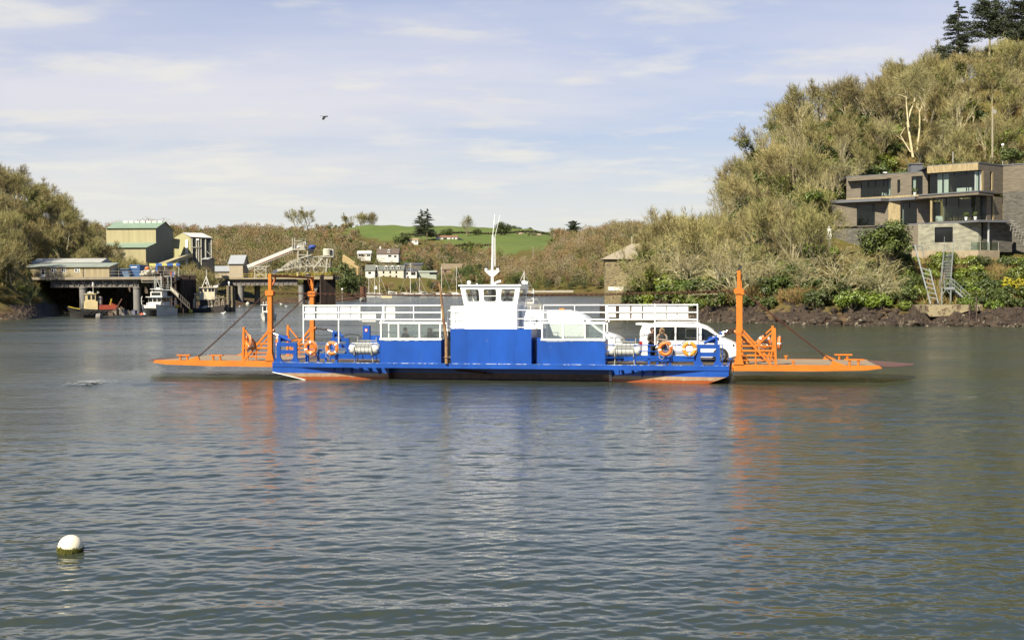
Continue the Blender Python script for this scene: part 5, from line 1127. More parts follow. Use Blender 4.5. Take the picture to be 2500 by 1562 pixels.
for i, (px, col, lab) in enumerate(((424, (.35, .07, .03), 'rusty red drum'), (428, (.06, .12, .4), 'blue drum'), (432, (.55, .5, .4), 'pale drum'))):
    b = MB(); b.lathe([(.3, 0), (.32, .05), (.3, .3), (.32, .34), (.3, .6), (.32, .88), (.28, .92)], (0, 0, 0), 'z', 12); single('oil_drum', lab+' at the right end of the jetty head', 'drum', b, mat('drum%d' % i, col, .6), M=Matrix.Translation((X(px-3, 221), 221, 6.85)))
bm_ = thing('barrier_gantry', 'blue and yellow striped gantry beam on thin posts above the jetty head', 'gantry', (X(400, 226), 226, 6.85))
for i, (a, e) in enumerate(((366, 382), (382, 397), (397, 409), (409, 424), (424, 431), (431, 440))): b = MB(); b.box(X(a, 226), X(e, 226), 226, 226.5, 8.95, 9.42); part('beam_panel', b, mat('gantry_blue', (.05, .15, .5), .5) if i % 2 else mat('gantry_yellow', (.60, .55, .16), .5), bm_)
for px in (370, 403, 437): b = MB(); b.box(X(px, 226)-.06, X(px, 226)+.06, 226.15, 226.3, 6.85, 8.95); part('post', b, RAILG, bm_)
b = MB(); b.box(X(382, 226), X(386, 226), 225.9, 226.1, 7.6, 8.95); part('hanging_panel', b, mat('gantry_blue', (.05, .15, .5)), bm_)
# access stair in a steel frame
g = thing('access_gangway', 'galvanised steel access platform and gangway sloping from the jetty head to the boats', 'gangway', (X(400, 217), 217, 0))
yg = 217.4; zt, zb = 6.9, 4.35; b = MB()
for px in (378.5, 382, 395): b.bar((X(px, yg), yg, zb), (X(px, yg), yg, zt), .14)
b.bar((X(378, yg), yg, zb), (X(417, yg), yg, zb), .14); b.bar((X(402, yg), yg, zt), (X(420, yg), yg, zt), .12)
for px in (411, 419): b.bar((X(px, yg), yg, zb), (X(px, yg), yg, zt), .10)
b.bar((X(381, yg), yg, zt), (X(395, yg), yg, zb), .14); b.box(X(378, yg), X(417, yg), yg, yg+1.2, zb-.05, zb+.02); part('frame', b, mat('galv_pale', (.52, .54, .50), .5, .2), g)
b = MB(); railing(b, [(X(398, yg), yg, zb), (X(416, yg), yg, zb)], 1.0, .03, .6); part('railing', b, RAILG, g)
b = MB(); p0, p1 = V((X(416, yg), yg, zb)), V((X(459, yg), yg+1, .9)); b.bar(p0, p1, .7, .15)
for k_ in range(12): p = p0.lerp(p1, k_/11); b.bar(p, p+V((0, 0, .95)), .07)
b.bar(p0+V((0,0,.95)), p1+V((0,0,.95)), .08); part('gangway_ramp', b, mat('gangway_grey', (.20, .17, .14), .7, var=.3), g)
for k_ in range(6): p = p0.lerp(p1, .06+k_*.07); b = MB(); b.box(p.x-.09, p.x+.09, p.y-.12, p.y-.05, p.z+.1, p.z+.8); part('fender', b, mat('pale_fender', (.7, .66, .5), .6), g)
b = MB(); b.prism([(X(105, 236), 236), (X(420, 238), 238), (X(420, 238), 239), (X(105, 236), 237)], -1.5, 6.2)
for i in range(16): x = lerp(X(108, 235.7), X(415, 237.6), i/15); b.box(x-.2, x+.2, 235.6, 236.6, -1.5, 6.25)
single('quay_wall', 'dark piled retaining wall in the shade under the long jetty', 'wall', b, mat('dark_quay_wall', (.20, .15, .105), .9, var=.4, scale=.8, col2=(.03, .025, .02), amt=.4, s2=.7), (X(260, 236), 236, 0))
# ---- second jetty with ship loader
Y2 = 340.0
j2 = thing('loading_jetty', 'second jetty on round columns with yellow rails and ship loading conveyor', 'jetty', (X(650, Y2), Y2, 0))
b = MB(); b.box(X(512, Y2), X(727, Y2), Y2, Y2+10, 7.15, 7.6); b.box(X(727, Y2), X(815, Y2), Y2-1.5, Y2+12, 7.0, 7.9); part('deck', b, mat('jetty2_slab', (.44, .37, .24), .9, var=.2, scale=.5), j2)
b = MB(); b.box(X(515, Y2), X(727, Y2), Y2+.8, Y2+1.1, 5.45, 7.1); b.box(X(515, Y2), X(727, Y2), Y2+.55, Y2+1.1, 5.38, 5.5)
for i in range(19): x = lerp(X(518, Y2), X(725, Y2), i/18); b.box(x-.05, x+.05, Y2+.6, Y2+.8, 5.5, 7.1)
part('girder', b, GIRD, j2)
for px, r, dy in ((587, .85, .9), (616, .85, 7), (736, .85, .3), (788, .85, .3), (560, .8, 8)): b = MB(); column(b, X(px, Y2), Y2+dy, r, 5.4); part('column', b, COLC, j2)
b = MB(); b.box(X(735, Y2), X(805, Y2), Y2+4, Y2+10, -1, 7); part('head_wall', b, mat('painted_shade_wall', (.06, .045, .035)), j2)  # same near-black colour, with the shade below the deck painted in
b = MB(); b.bar((X(752, Y2), Y2+1, -.5), (X(778, Y2), Y2+1, 6.2), .8); part('raking_pile', b, COLC, j2)
for i in range(13): t = i/12; x = X(lerp(786, 817, t), Y2); b = MB(); b.box(x-.19, x+.19, Y2-2.2+t*3, Y2-1.8+t*3, -1, 8.1+.25*(i % 3)); part('fender_pile', b, PILE, j2)
b = MB(); railing(b, [(X(595, Y2), Y2+.1, 7.6), (X(727, Y2), Y2+.1, 7.6)], 1.1, .05, 2.2); railing(b, [(X(727, Y2), Y2-1.4, 7.9), (X(813, Y2), Y2-1.4, 7.9), (X(813, Y2), Y2+8, 7.9)], 1.1, .05, 1.6, (.4, .75)); part('railing', b, YELL, j2)
b = MB(); railing(b, [(X(515, Y2), Y2+.1, 7.6), (X(592, Y2), Y2+.1, 7.6)], 1.1, .04, 2.2); part('railing', b, RAILG, j2)
HW = mat('hut_cream', (.56, .47, .33), .8, var=.1, scale=.4); HRF = mat('hut_grey_roof', (.42, .44, .46), .6, var=.06)
def gable(name, label, cat, px0, px1, Y, dep, z0, ze, zr, wm, rm, lean=False):
    t = thing(name, label, cat, (X((px0+px1)/2, Y), Y, z0)); a, c = X(px0, Y), X(px1, Y); b = MB()
    b.prism([(a, Y), (c, Y), (c, Y+dep), (a, Y+dep)], z0, ze)
    b.add([(a+.01, Y+.01, ze), (a+.01, Y+dep-.01, ze), (a+.01, Y+dep/2, zr-.08), (c-.01, Y+.01, ze), (c-.01, Y+dep-.01, ze), (c-.01, Y+dep/2, zr-.08)], [(0,2,1), (3,4,5)]); part('wall', b, wm, t)
    o = .35; b = MB(); b.add([(a-o, Y-o, ze-.05), (c+o, Y-o, ze-.05), (c+o, Y+dep/2, zr), (a-o, Y+dep/2, zr), (c+o, Y+dep+o, ze-.05), (a-o, Y+dep+o, ze-.05), (a-o, Y-o, ze-.2), (c+o, Y-o, ze-.2), (c+o, Y+dep/2, zr-.15), (a-o, Y+dep/2, zr-.15), (c+o, Y+dep+o, ze-.2), (a-o, Y+dep+o, ze-.2)],
        [(0,1,2,3), (3,2,4,5), (6,9,8,7), (9,11,10,8), (0,6,7,1), (1,7,8,2), (2,8,10,4), (4,10,11,5), (5,11,9,3), (3,9,6,0)]); part('roof', b, rm, t); return t
gable('conveyor_hut', 'low cream hut with a grey roof on the second jetty', 'hut', 517, 561, Y2+2, 7, 7.6, 9.6, 11.1, HW, HRF)
gable('transfer_tower', 'taller cream building with a grey roof between the low hut and the conveyor', 'building', 561, 594, Y2+1, 7, 7.6, 11.7, 14.2, HW, HRF)
PALE = mat('pale_plant_steel', (.55, .52, .42), .6, .1, var=.2, scale=1.5, col2=(.25, .15, .08), amt=.15, s2=2)
cv = thing('conveyor', 'long white covered conveyor climbing to the right above the second jetty', 'conveyor', (X(600, Y2), Y2+3, 7.6))
ca, cbb = V((X(599, Y2), Y2+3, Zp(599, 656, Y2))), V((X(745, Y2), Y2+3, Zp(745, 597, Y2)))
b = MB(); b.bar(ca+V((0,0,.55)), cbb+V((0,0,.55)), 1.6, .95); part('cover', b, mat('conveyor_white', (.66, .66, .62), .6, var=.08), cv)
b = MB(); b.bar(ca+V((0,-.7,-.45)), cbb+V((0,-.7,-.45)), .15, .25); b.bar(ca+V((0,.7,-.45)), cbb+V((0,.7,-.45)), .15, .25)
for k_ in range(30): p = ca.lerp(cbb, k_/29); b.bar(p+V((0,-.75,-.4)), p+V((0,-.75,.2)), .08)
part('truss', b, PALE, cv)
for k_ in range(22): p = ca.lerp(cbb, .12+k_*.035); b = MB(); b.cyl(p+V((-.16,-.85,-.12)), p+V((.16,-.85,-.05)), .14, 8); part('roller', b, mat('roller_red', (.45, .14, .06), .7), cv)
b = MB(); zt = Zp(630, 652, Y2); xa, xb = X(619, Y2), X(647, Y2)
for x in (xa, xb):
    for y in (Y2+2, Y2+4.5): b.bar((x, y, 7.6), (x, y, zt), .22)
for z in (8.5, 10.0, zt): b.bar((xa, Y2+2, z), (xb, Y2+2, z), .18)
b.bar((xa, Y2+2, 7.6), (xb, Y2+2, 10), .15); b.bar((xb, Y2+2, 7.6), (xa, Y2+2, 10), .15); b.bar((xa, Y2+2, 10), (xb, Y2+2, zt), .15); b.bar((xb, Y2+2, 10), (xa, Y2+2, zt), .15); b.box(xa-.6, xb+.6, Y2+1.8, Y2+4.7, zt, zt+.3); b.bar((xb+.4, Y2+3, zt), (X(663, Y2), Y2+3, Zp(663, 632, Y2)), .3); part('trestle', b, PALE, cv)
b = MB(); b.box(X(712, Y2), X(745, Y2), Y2+1.8, Y2+4.6, Zp(730, 610, Y2), Zp(730, 607, Y2)); b.box(X(732, Y2), X(742, Y2), Y2+2, Y2+4, Zp(730, 607, Y2), Zp(730, 590, Y2)); railing(b, [(X(712, Y2), Y2+1.9, Zp(730, 600, Y2)), (X(745, Y2), Y2+1.9, Zp(730, 597, Y2))], 1.8, .05, .8)
for px in (713, 718): b.bar((X(px, Y2), Y2+1.8, Zp(px, 606, Y2)), (X(px, Y2), Y2+1.8, Zp(px, 580, Y2)), .22)
b.bar((X(720, Y2), Y2+1.8, Zp(720, 588, Y2)), (X(736, Y2), Y2+1.8, Zp(736, 588, Y2)), .2); part('head_platform', b, PALE, cv)
sl_ = thing('ship_loader', 'tangled lattice ship loader crane with a pale cab and a blue hood', 'crane', (X(745, Y2), Y2+3, 7.9))
q = lambda px, py, dy=3.0: V((X(px, Y2), Y2+dy, Zp(px, py, Y2)))
b = MB()
for px in (725, 748): 
    for dy in (1.5, 5): b.bar(q(px, 676, dy), q(px+2, 612, dy), .35)
for py in (660, 640, 622): b.bar(q(724, py, 1.5), q(751, py, 1.5), .22); b.bar(q(724, py, 5), q(751, py, 5), .22)
b.bar(q(725, 660, 1.5), q(750, 640, 1.5), .16); b.bar(q(750, 660, 1.5), q(725, 640, 1.5), .16); b.bar(q(725, 640, 1.5), q(750, 622, 1.5), .16); part('tower', b, PALE, sl_)
b = MB(); top_ = [(688, 653), (706, 640), (722, 634), (748, 630), (778, 626), (806, 622)]; bot_ = [(690, 660), (706, 656), (722, 653), (748, 650), (778, 649), (806, 652)]
for dy in (.5, 3.2):
    for L_ in (top_, bot_):
        for a, c_ in zip(L_[:-1], L_[1:]): b.bar(q(*a, dy), q(*c_, dy), .24)
    for k_ in range(5):
        for t in (0, .5):
            a = q(*top_[k_], dy).lerp(q(*top_[k_+1], dy), t); c_ = q(*bot_[k_], dy).lerp(q(*bot_[k_+1], dy), t+.5); b.bar(a, c_, .14); a2 = q(*top_[k_], dy).lerp(q(*top_[k_+1], dy), t+.5); b.bar(a2, c_, .14)
for k_ in range(6): b.bar(q(*top_[k_], .5), q(*top_[k_], 3.2), .14); b.bar(q(*bot_[k_], .5), q(*bot_[k_], 3.2), .14)
part('boom', b, PALE, sl_)
b = MB(); b.bar(q(690, 657, 1.8), q(676, 660, 1.8), 1.0, .8); b.bar(q(700, 650, 1.8), q(714, 640, 1.8), 1.2, 1.3); part('boom_nose', b, PALE, sl_)
b = MB(); b.bar(q(678, 660, 1.8), q(666, 664, 1.8), .9, 1.0); b.bar(q(667, 664, 1.8), q(666, 672, 1.8), .7); part('delivery_spout', b, mat('spout_grey', (.12, .13, .18), .6), sl_)
b = MB(); b.bar(q(728, 632, 0), q(762, 622, 0), .3); b.bar(q(790, 628, .5), q(765, 655, .5), .5); b.bar(q(800, 628, .5), q(796, 664, .5), .4); b.bar(q(812, 626, 3), q(797, 664, .5), .2); b.bar(q(783, 628, .5), q(783, 652, .5), .16); b.box(q(787, 0).x, q(815, 0).x, Y2, Y2+4, Zp(800, 628, Y2), Zp(800, 626, Y2))
for (a, c_) in (((770, 664), (790, 640)), ((775, 668), (760, 640)), ((785, 668), (800, 645)), ((755, 640), (770, 668)), ((740, 668), (755, 650))): b.bar(q(*a, 1), q(*c_, 1), .14); b.bar(q(*a, 4), q(c_[0]-6, c_[1], 4), .12)
part('counter_frame', b, PALE, sl_)
b = MB(); b.lathe([(1.25, Zp(798, 627, Y2)), (1.25, Zp(798, 608, Y2)), (1.0, Zp(798, 606.5, Y2))], (q(798, 0).x, Y2+1.8, 0), 'z', 14); b.mi = 1; b.box(q(806, 0).x, q(811, 0).x, Y2+.7, Y2+1.2, Zp(800, 622, Y2), Zp(800, 610, Y2)); b.mi = 0; b.box(q(797, 0).x, q(814, 0).x, Y2+1, Y2+3.4, Zp(800, 626, Y2), Zp(800, 608, Y2)); part('cab', b, [mat('cab_cream', (.60, .58, .48), .5), DARKM], sl_)
b = MB(); b.smooth = True; b.sphere(q(761, 602, 2), 1.0, 12, 8, (1.1, 1, .6)); b.box(q(753, 0).x, q(766, 0).x, Y2+1.3, Y2+2.7, Zp(760, 608, Y2), Zp(760, 602, Y2)); part('hood', b, mat('hood_blue', (.04, .10, .42), .6), sl_)
b = MB(); b.box(q(753, 0).x, q(764, 0).x, Y2+1.3, Y2+2.7, Zp(760, 617, Y2), Zp(760, 608, Y2)); part('drive_unit', b, DARKM, sl_)
# timber dolphins
t = thing('mooring_dolphin', 'cluster of tall weathered timber piles beside the dark work boat', 'dolphin', (X(563, 236), 236, 0)); DOL = mat('dolphin_timber', (.30, .24, .15), .9, var=.35, scale=1.2, vstretch=(2, 2, .3), col2=(.10, .06, .03), amt=.3)
for i, (px, pt_, r) in enumerate(((557, 697, .28), (561, 699, .25), (567, 699, .26), (571, 702, .22))): b = MB(); b.cyl((X(px, 236), 236+.5*(i % 2), -1), (X(px, 236), 236+.5*(i % 2), Zp(px, pt_, 236)), r, 8); part('pile', b, DOL, t)
b = MB()
for k_ in range(14): b.bar((X(559.5, 236)-.18, 235.65, .4+k_*.32), (X(559.5, 236)+.18, 235.65, .4+k_*.32), .05)
part('ladder', b, RAILG, t)
b = MB(); b.sphere((X(560, 236), 236, Zp(560, 691, 236)), .2, 8, 6, (1, 1, 1.6)); b.cyl((X(560, 236), 236, Zp(560, 699, 236)), (X(560, 236), 236, Zp(560, 692, 236)), .08); part('lamp', b, WHITE, t)
t = thing('pipe_dolphin', 'rusty round dolphin on a concrete foot at the end of the sloping walkway', 'dolphin', (X(890, 400), 400, 0))
b = MB(); b.lathe([(1.05, -1), (1.05, 1.2), (.95, 1.3)], (X(886, 400), 400, 0), 'z', 14); part('foot', b, CONC, t); b = MB(); b.lathe([(.95, 1.3), (.95, Zp(886, 699, 400))], (X(886, 400), 400, 0), 'z', 14); part('drum', b, RUST, t); b = MB(); b.box(X(892, 400), X(895, 400), 399.6, 400.4, -1, Zp(893, 700, 400)); part('fender_pile', b, PILE, t)
w = thing('walkway', 'narrow rusty steel walkway sloping down to the round dolphin', 'walkway', (X(850, 395), 395, 0)); a, c_ = V((X(818, 380), 380, Zp(818, 735.5, 380))), V((X(880, 398), 398, Zp(880, 725, 398)))
b = MB(); b.bar(a, c_, 1.2, .2); b.bar(a+V((0,0,1.0)), c_+V((0,0,1.0)), .15)
for k_ in range(11): p = a.lerp(c_, k_/10); b.bar(p, p+V((0,0,1.0)), .12)
part('span', b, RUST, w)
# ---- sheds on the shore
BG = mat('shed_cream_cladding', (.56, .49, .27), .7, var=.16, scale=.5, vstretch=(2.5, 2.5, .1)); BGR = mat('green_sheet_roof', (.31, .42, .30), .6, var=.12, scale=.3); BGD = mat('shaded_end_cladding', (.24, .25, .19), .7, var=.15, scale=.5, vstretch=(2.5, 2.5, .1))  # BGD: shade of the right-hand end walls put into a darker cladding
Yb = 330.0
t = thing('storage_shed', 'huge cream storage shed with a green roof and a lower lean-to on the left shore', 'warehouse', (X(350, Yb), Yb, 4))
q = lambda px, py, Y=Yb: (X(px, Y), Y, Zp(px, py, Y))
a0, a1, xr = X(262, Yb), X(383, Yb), X(383, Yb)
zE, zR = Zp(383, 557, Yb), Zp(400, 544, Yb+12); zl, zl2 = Zp(383, 593, Yb), Zp(360, 605, Yb-8)
b = MB(); b.add([(a0, Yb, 4), (a1, Yb, 4), (a1, Yb, zE), (a0, Yb, zE)], [(0,1,2,3)]); part('wall', b, BG, t)
b = MB(); D_ = 17; b.add([(a1, Yb, 4), (a1, Yb+D_, 4), (a1, Yb+D_, zE), (a1, Yb+D_/2, zR), (a1, Yb, zE)], [(0,1,2,3,4)]); part('gable_wall', b, BGD, t)
b = MB(); b.add([(a0, Yb-.4, zE), (a1+.3, Yb-.4, zE), (a1+.3, Yb+D_/2, zR+.15), (a0, Yb+D_/2, zR+.15), (a1+.3, Yb+D_+.4, zE), (a0, Yb+D_+.4, zE)], [(0,1,2,3), (3,2,4,5)]); part('roof', b, BGR, t)
b = MB()
for k_ in range(7): x = lerp(a0+3, a1-1, k_/6); b.box(x-.6, x+.6, Yb+D_/2-1.2, Yb+D_/2-.4, zR-.15, zR+.25)
part('rooflight', b, WHITE, t)
xb0, xb1 = X(262, Yb-10), X(358, Yb-10)
b = MB(); b.add([(xb0, Yb-10, 4), (xb1, Yb-10, 4), (xb1, Yb-10, zl2), (xb0, Yb-10, zl2)], [(0,1,2,3)]); part('lean_to_wall', b, BG, t)
b = MB(); b.add([(xb1, Yb-10, 4), (a1, Yb-.01, 4), (a1, Yb-.01, zl), (xb1, Yb-10, zl2)], [(0,1,2,3)]); part('lean_to_end', b, BGD, t)
b = MB(); b.add([(xb0, Yb-10.4, zl2), (xb1+.3, Yb-10.4, zl2), (a1+.3, Yb-.05, zl+.1), (a0, Yb-.05, zl+.1)], [(0,1,2,3)]); part('lean_to_roof', b, BGR, t)
Yp = 352.0; CR_ = mat('plant_cream', (.55, .52, .27), .7, var=.1, scale=.4, vstretch=(2, 2, .2))
t = thing('processing_building', 'cream industrial building with a white roof and dark open bay beside the storage shed', 'building', (X(470, Yp), Yp, 4))
def pp(px, py, Y): return (X(px, Y), Y, Zp(px, py, Y))
cA, cB, cC, cP, cR = (428, 580, 357), (468, 578.5, 350), (520, 581, 353), (447, 569, 354), (496, 570, 363)
def dn(c): q = pp(*c); return (q[0], q[1], 5.0)
b = MB(); b.add([dn(cA), dn(cB), pp(*cB), pp(*cP), pp(*cA)], [(0, 1, 2, 3, 4)]); part('wall', b, CR_, t)
b = MB(); q0, q1 = V(pp(455, 600, 351.8)), V(pp(461, 600, 350.9)); b.bar((q0.x, q0.y-.06, 14), (q1.x, q1.y-.06, 14), .05, 10); part('pale_strip', b, WHITE, t)
b = MB(); b.lathe([(.75, -.06), (.75, .03)], pp(438, 590, 355.2), 'y', 14); part('round_vent', b, DARKM, t)
b = MB(); b.add([dn(cB), dn(cC), pp(*cC), pp(*cB)], [(0, 1, 2, 3)]); part('side_wall', b, mat('plant_dark_bay', (.15, .155, .135), .8, var=.3), t)
b = MB()
for px in (471, 482, 487, 493, 504, 518):
    Yq = 350+3*(px-468)/52-.25; b.box(X(px, Yq)-.16, X(px, Yq)+.16, Yq-.15, Yq+.05, 6, Zp(px, 582, Yq))
b.bar(pp(470, 604, 349.8), pp(492, 604, 351), .3); b.bar(pp(505, 612, 352), pp(518, 625, 352.6), .25); part('steel_column', b, PALE, t)
b = MB(); b.bar(pp(481, 585, 350.4), pp(488, 585, 350.7), .2, .5); part('bay_sign', b, WHITE, t)
b = MB(); o_ = V((0, 0, .15)); b.add([V(pp(466, 579.5, 349.4))+o_, V(pp(522, 582, 352.4))+o_, V(pp(*cR))+o_, V(pp(*cP))+o_, V(pp(426, 581, 357))+o_, V(pp(476, 578, 372))+o_], [(0, 1, 2, 3), (4, 3, 2, 5)]); part('roof', b, mat('white_sheet_roof', (.68, .66, .60), .6, var=.06), t)
t = thing('covered_bridge', 'cream covered bridge joining the storage shed to the processing building', 'bridge', (X(410, 346), 346, 10)); b = MB(); b.bar((X(386, 346), 348, Zp(388, 590, 346)), (X(430, 346), 350, Zp(428, 597, 350)), 3, 2.6); part('gallery', b, CR_, t); b = MB(); b.bar((X(386, 346), 348, Zp(388, 590, 346)+1.4), (X(430, 346), 350, Zp(428, 597, 350)+1.4), 3.3, .2); part('roof', b, mat('white_sheet_roof', (.68, .66, .60)), t)
t = thing('conveyor_gallery', 'pale covered conveyor sloping down from the processing building to the shore', 'conveyor', (X(420, 330), 330, 5)); b = MB(); b.bar(V((X(466, 350), 350, Zp(466, 622, 350))), V((X(372, 300), 300, Zp(372, 656, 300))), 1.7, 1.0); part('gallery', b, BG, t); b = MB()
for k_ in (.4,): p = V((X(466, 350), 350, Zp(466, 618, 350))).lerp(V((X(372, 300), 300, Zp(372, 654, 300))), k_); b.bar(p-V((.6,0,.5)), V((p.x-1.0, p.y, 2)), .16); b.bar(p+V((.6,0,-.5)), V((p.x+1.0, p.y, 2)), .16)
part('leg', b, PALE, t)
gable('pump_house', 'dark narrow hut with a pale roof among trees behind the second jetty', 'hut', 496, 508, 330, 8, 4, Zp(500, 632, 330), Zp(500, 628, 330), DARKM, SHR2)
# ================================================================== BOATS
def hull_loft(mb, L, B, free, rake=.6, sheer=.25, draft=.3, n=12, m_top=None, flat=.25):
    st = []
    for i in range(n+1):
        t = i/n; x = -L/2+L*t; w = B/2*(1-max(0, (t-.45)/.55)**2.2)*(.86+.14*min(1, t/.25)); w = max(w, .02); zt = free+sheer*(max(0, t-.35)/.65)**2+.05*(1-t); xr = x+rake*max(0, (t-.6)/.4)**2*1.0
        st.append([(xr, -w, zt), (x, -w*.93, zt*.45), (x-.02, -w*.80, 0), (x-.05, -w*.35*(1+flat), -draft*(1-.6*t)), (x-.05, w*.35*(1+flat), -draft*(1-.6*t)), (x-.02, w*.80, 0), (x, w*.93, zt*.45), (xr, w, zt)])
    k_ = 8; vs = [p for s_ in st for p in s_]; fs = [(i*k_+j, (i+1)*k_+j, (i+1)*k_+j+1, i*k_+j+1) for i in range(n) for j in range(k_-1)]; fs.append(tuple(range(k_))); fs += [(i*k_+7, (i+1)*k_+7, (i+1)*k_, i*k_) for i in range(n)]
    mb.add(vs, fs); return st
BWH = mat('boat_white', (.76, .74, .68), .35, var=.06); WGL = mat('dark_window_glass', (.02, .022, .022), .1, var=0)
def boatM(px, Y, head): return Matrix.Translation((X(px, Y), Y, 0)) @ Matrix.Rotation(head, 4, 'Z')
# tug
M = boatM(236, 193, radians(197)); t = thing('tug_boat', 'black tug with a cream wheelhouse and red casing moored under the jetty', 'boat', (0,0,0), M)
b = MB(); hull_loft(b, 8.2, 3.0, 1.25, .5, .55); part('hull', b, mat('tug_black', (.022, .018, .016), .6), t)
b = MB(); st = [(4.3, 0, 1.80), (3.4, -.9, 1.55), (2.4, -1.25, 1.40)]; b.tube(st, .06, 6); b.tube([(x, -y, z) for x, y, z in st], .06, 6); part('gunwale_stripe', b, mat('tug_yellow', (.55, .42, .03), .6), t)
b = MB(); b.prism([(-.2, -.85), (1.9, -.85), (1.9, .85), (-.2, .85)], 1.25, 2.65); b.prism([(.1, -.75), (1.7, -.75), (1.7, .75), (.1, .75)], 2.65, 3.75); b.box(0, 1.85, -.85, .85, 3.75, 3.88); wl = part('wheelhouse', b, mat('tug_cream', (.72, .58, .30), .5), t)
b = MB()
for y in (-.5, 0, .5): b.box(1.70, 1.72, y-.2, y+.2, 2.9, 3.6)
for x in (.45, 1.1): b.box(x-.22, x+.22, -.77, -.75, 2.9, 3.6); b.box(x-.22, x+.22, .75, .77, 2.9, 3.6)
part('window', b, WGL, wl)
b = MB(); b.sphere((1.0, 0, 4.05), .2); b.box(.4, 1.4, -.15, .15, 3.95, 4.12); b.tube([(.5, 0, 3.88), (.5, 0, 5.6)], .04, 5); b.lathe([(.14, 5.1), (.14, 5.7)], (.5, 0, 0), 'z', 8); part('radar_mast', b, BWH, t)
b = MB(); b.box(-3.2, -.4, -1.0, 1.0, 1.2, 2.0); b.prism([(-3.2, -1.0), (-2.2, -1.0), (-2.2, 1.0), (-3.2, 1.0)], 2.0, [1.8, 2.4, 2.4, 1.8]); part('engine_casing', b, mat('tug_red', (.42, .07, .03), .6), t)
b = MB(); b.cyl((-.55, 0, 1.2), (-.6, 0, 3.4), .3, 10); b.lathe([(.2, 3.9), (.2, 4.2)], (-.3, .3, 0), 'z', 8); part('funnel', b, RAILG, t)
b = MB(); b.bar((-1.9, -.6, 1.5), (-2.3, -.6, 3.0), .2); part('towing_post', b, mat('tug_yellow', (.55, .42, .03)), t)
b = MB()
for k_ in range(7): b.torus((2.2-k_*.75, 1.47, .75), .26, .1, 'y', 12, 6)
part('tyre_fender', b, BLACK, t)
# float and pontoon in front of it
b = MB(); b.tube([(X(236, 187), 187, .2), (X(246, 187), 187, .2)], [.55, .55], 12); b.torus((X(241, 187), 187, .2), .56, .05, 'x', 14, 5); single('drum_float', 'grey drum shaped float at the end of the low pontoon', 'float', b, CONC, (X(241, 187), 187, 0))
pn = thing('pontoon', 'low floating pontoon strewn with gear between the tug and the white catamaran', 'pontoon', (X(300, 192), 192, 0)); b = MB(); b.prism([(X(246, 188), 188), (X(352, 196), 196), (X(352, 196), 197.4), (X(246, 188), 189.4)], -.2, .32); part('deck', b, mat('pontoon_plank', (.40, .33, .22), .85, var=.25), pn); b = MB(); b.prism([(X(246, 188)-.02, 187.97), (X(352, 196), 195.97), (X(352, 196), 196), (X(246, 188), 188)], .05, .2); part('edge_strip', b, mat('pale_fender', (.7, .66, .5)), pn)
for i, (px, col, lab, hh) in enumerate(((280, (.30, .24, .18), 'brown gear box on the low pontoon', .9), (296, (.55, .5, .4), 'pale standing box on the low pontoon', 1.3), (303, (.10, .14, .26), 'blue bin on the low pontoon', .9), (313, (.30, .28, .20), 'olive heap of net on the low pontoon', .8), (328, (.16, .16, .24), 'dark blue bin on the low pontoon', .9), (270, (.20, .13, .09), 'rusty box on the low pontoon beside the tug', .7))):
    Y = 189+(px-246)/106*8+.4; b = MB(); b.box(-.35, .35, -.3, .3, 0, hh*.8); b.box(-.38, .38, -.33, .33, hh*.8, hh*.86); b.tube([(-.25, 0, hh*.86), (0, 0, hh*1.05), (.25, 0, hh*.86)], .04, 5); single('gear_box', lab, 'box', b, mat('gear%d' % i, col, .85, var=.3), M=Matrix.Translation((X(px, Y), Y, .32)) @ Matrix.Rotation(i*.7, 4, 'Z'))
t = thing('deck_crane', 'small dark hand crane on the low pontoon', 'crane', (X(290, 193), 193, .32)); b = MB(); b.bar((X(284, 193), 193, .32), (X(284, 193), 193, 1.6), .16); b.bar((X(284, 193), 193, 1.4), (X(298, 193), 193, 3.0), .16); b.bar((X(280, 193), 193, 1.55), (X(300, 193), 193, 1.6), .1); part('jib', b, RUST, t)
# white catamaran
M = boatM(388, 203.5, radians(263)); t = thing('catamaran', 'white twin hulled catamaran with a flybridge moored bow on by the gangway', 'boat', (0,0,0), M); LH = 7.6
b = MB()
for y in (-1.25, 1.25): 
    k0 = len(b.v); hull_loft(b, LH, 1.25, 1.55, .35, .45, .3); b.v[k0:] = [(x, yy+y, z) for x, yy, z in b.v[k0:]]
b.box(-3.6, 2.9, -1.2, 1.2, 1.05, 1.6); b.prism([(2.9, -1.3), (3.7, -1.1), (3.7, 1.1), (2.9, 1.3)], 1.35, 1.85); part('hull', b, BWH, t)
b = MB(); b.prism([(-1.6, -1.35), (2.2, -1.25), (2.2, 1.25), (-1.6, 1.35)], 1.7, 2.25); b.prism([(-1.5, -1.3), (1.6, -1.15), (1.6, 1.15), (-1.5, 1.3)], 2.25, 3.15); b.box(-2.4, 1.9, -1.5, 1.5, 3.15, 3.27); b.prism([(-1.2, -1.0), (1.1, -1.0), (1.1, 1.0), (-1.2, 1.0)], 3.27, 4.1); b.box(-1.6, .9, -1.15, 1.15, 4.5, 4.6); cab_ = part('cabin', b, BWH, t)
b = MB()
for y in (-.78, 0, .78): b.box(1.61, 1.64, y-.33, y+.33, 2.38, 3.05)
for s_ in (-1, 1):
    for x in (-.9, .2, 1.1): b.box(x-.42, x+.42, s_*1.27-.02, s_*1.27+.02, 2.38, 3.05)
b.box(1.101, 1.13, -.8, .8, 3.45, 3.95); part('window', b, WGL, cab_)
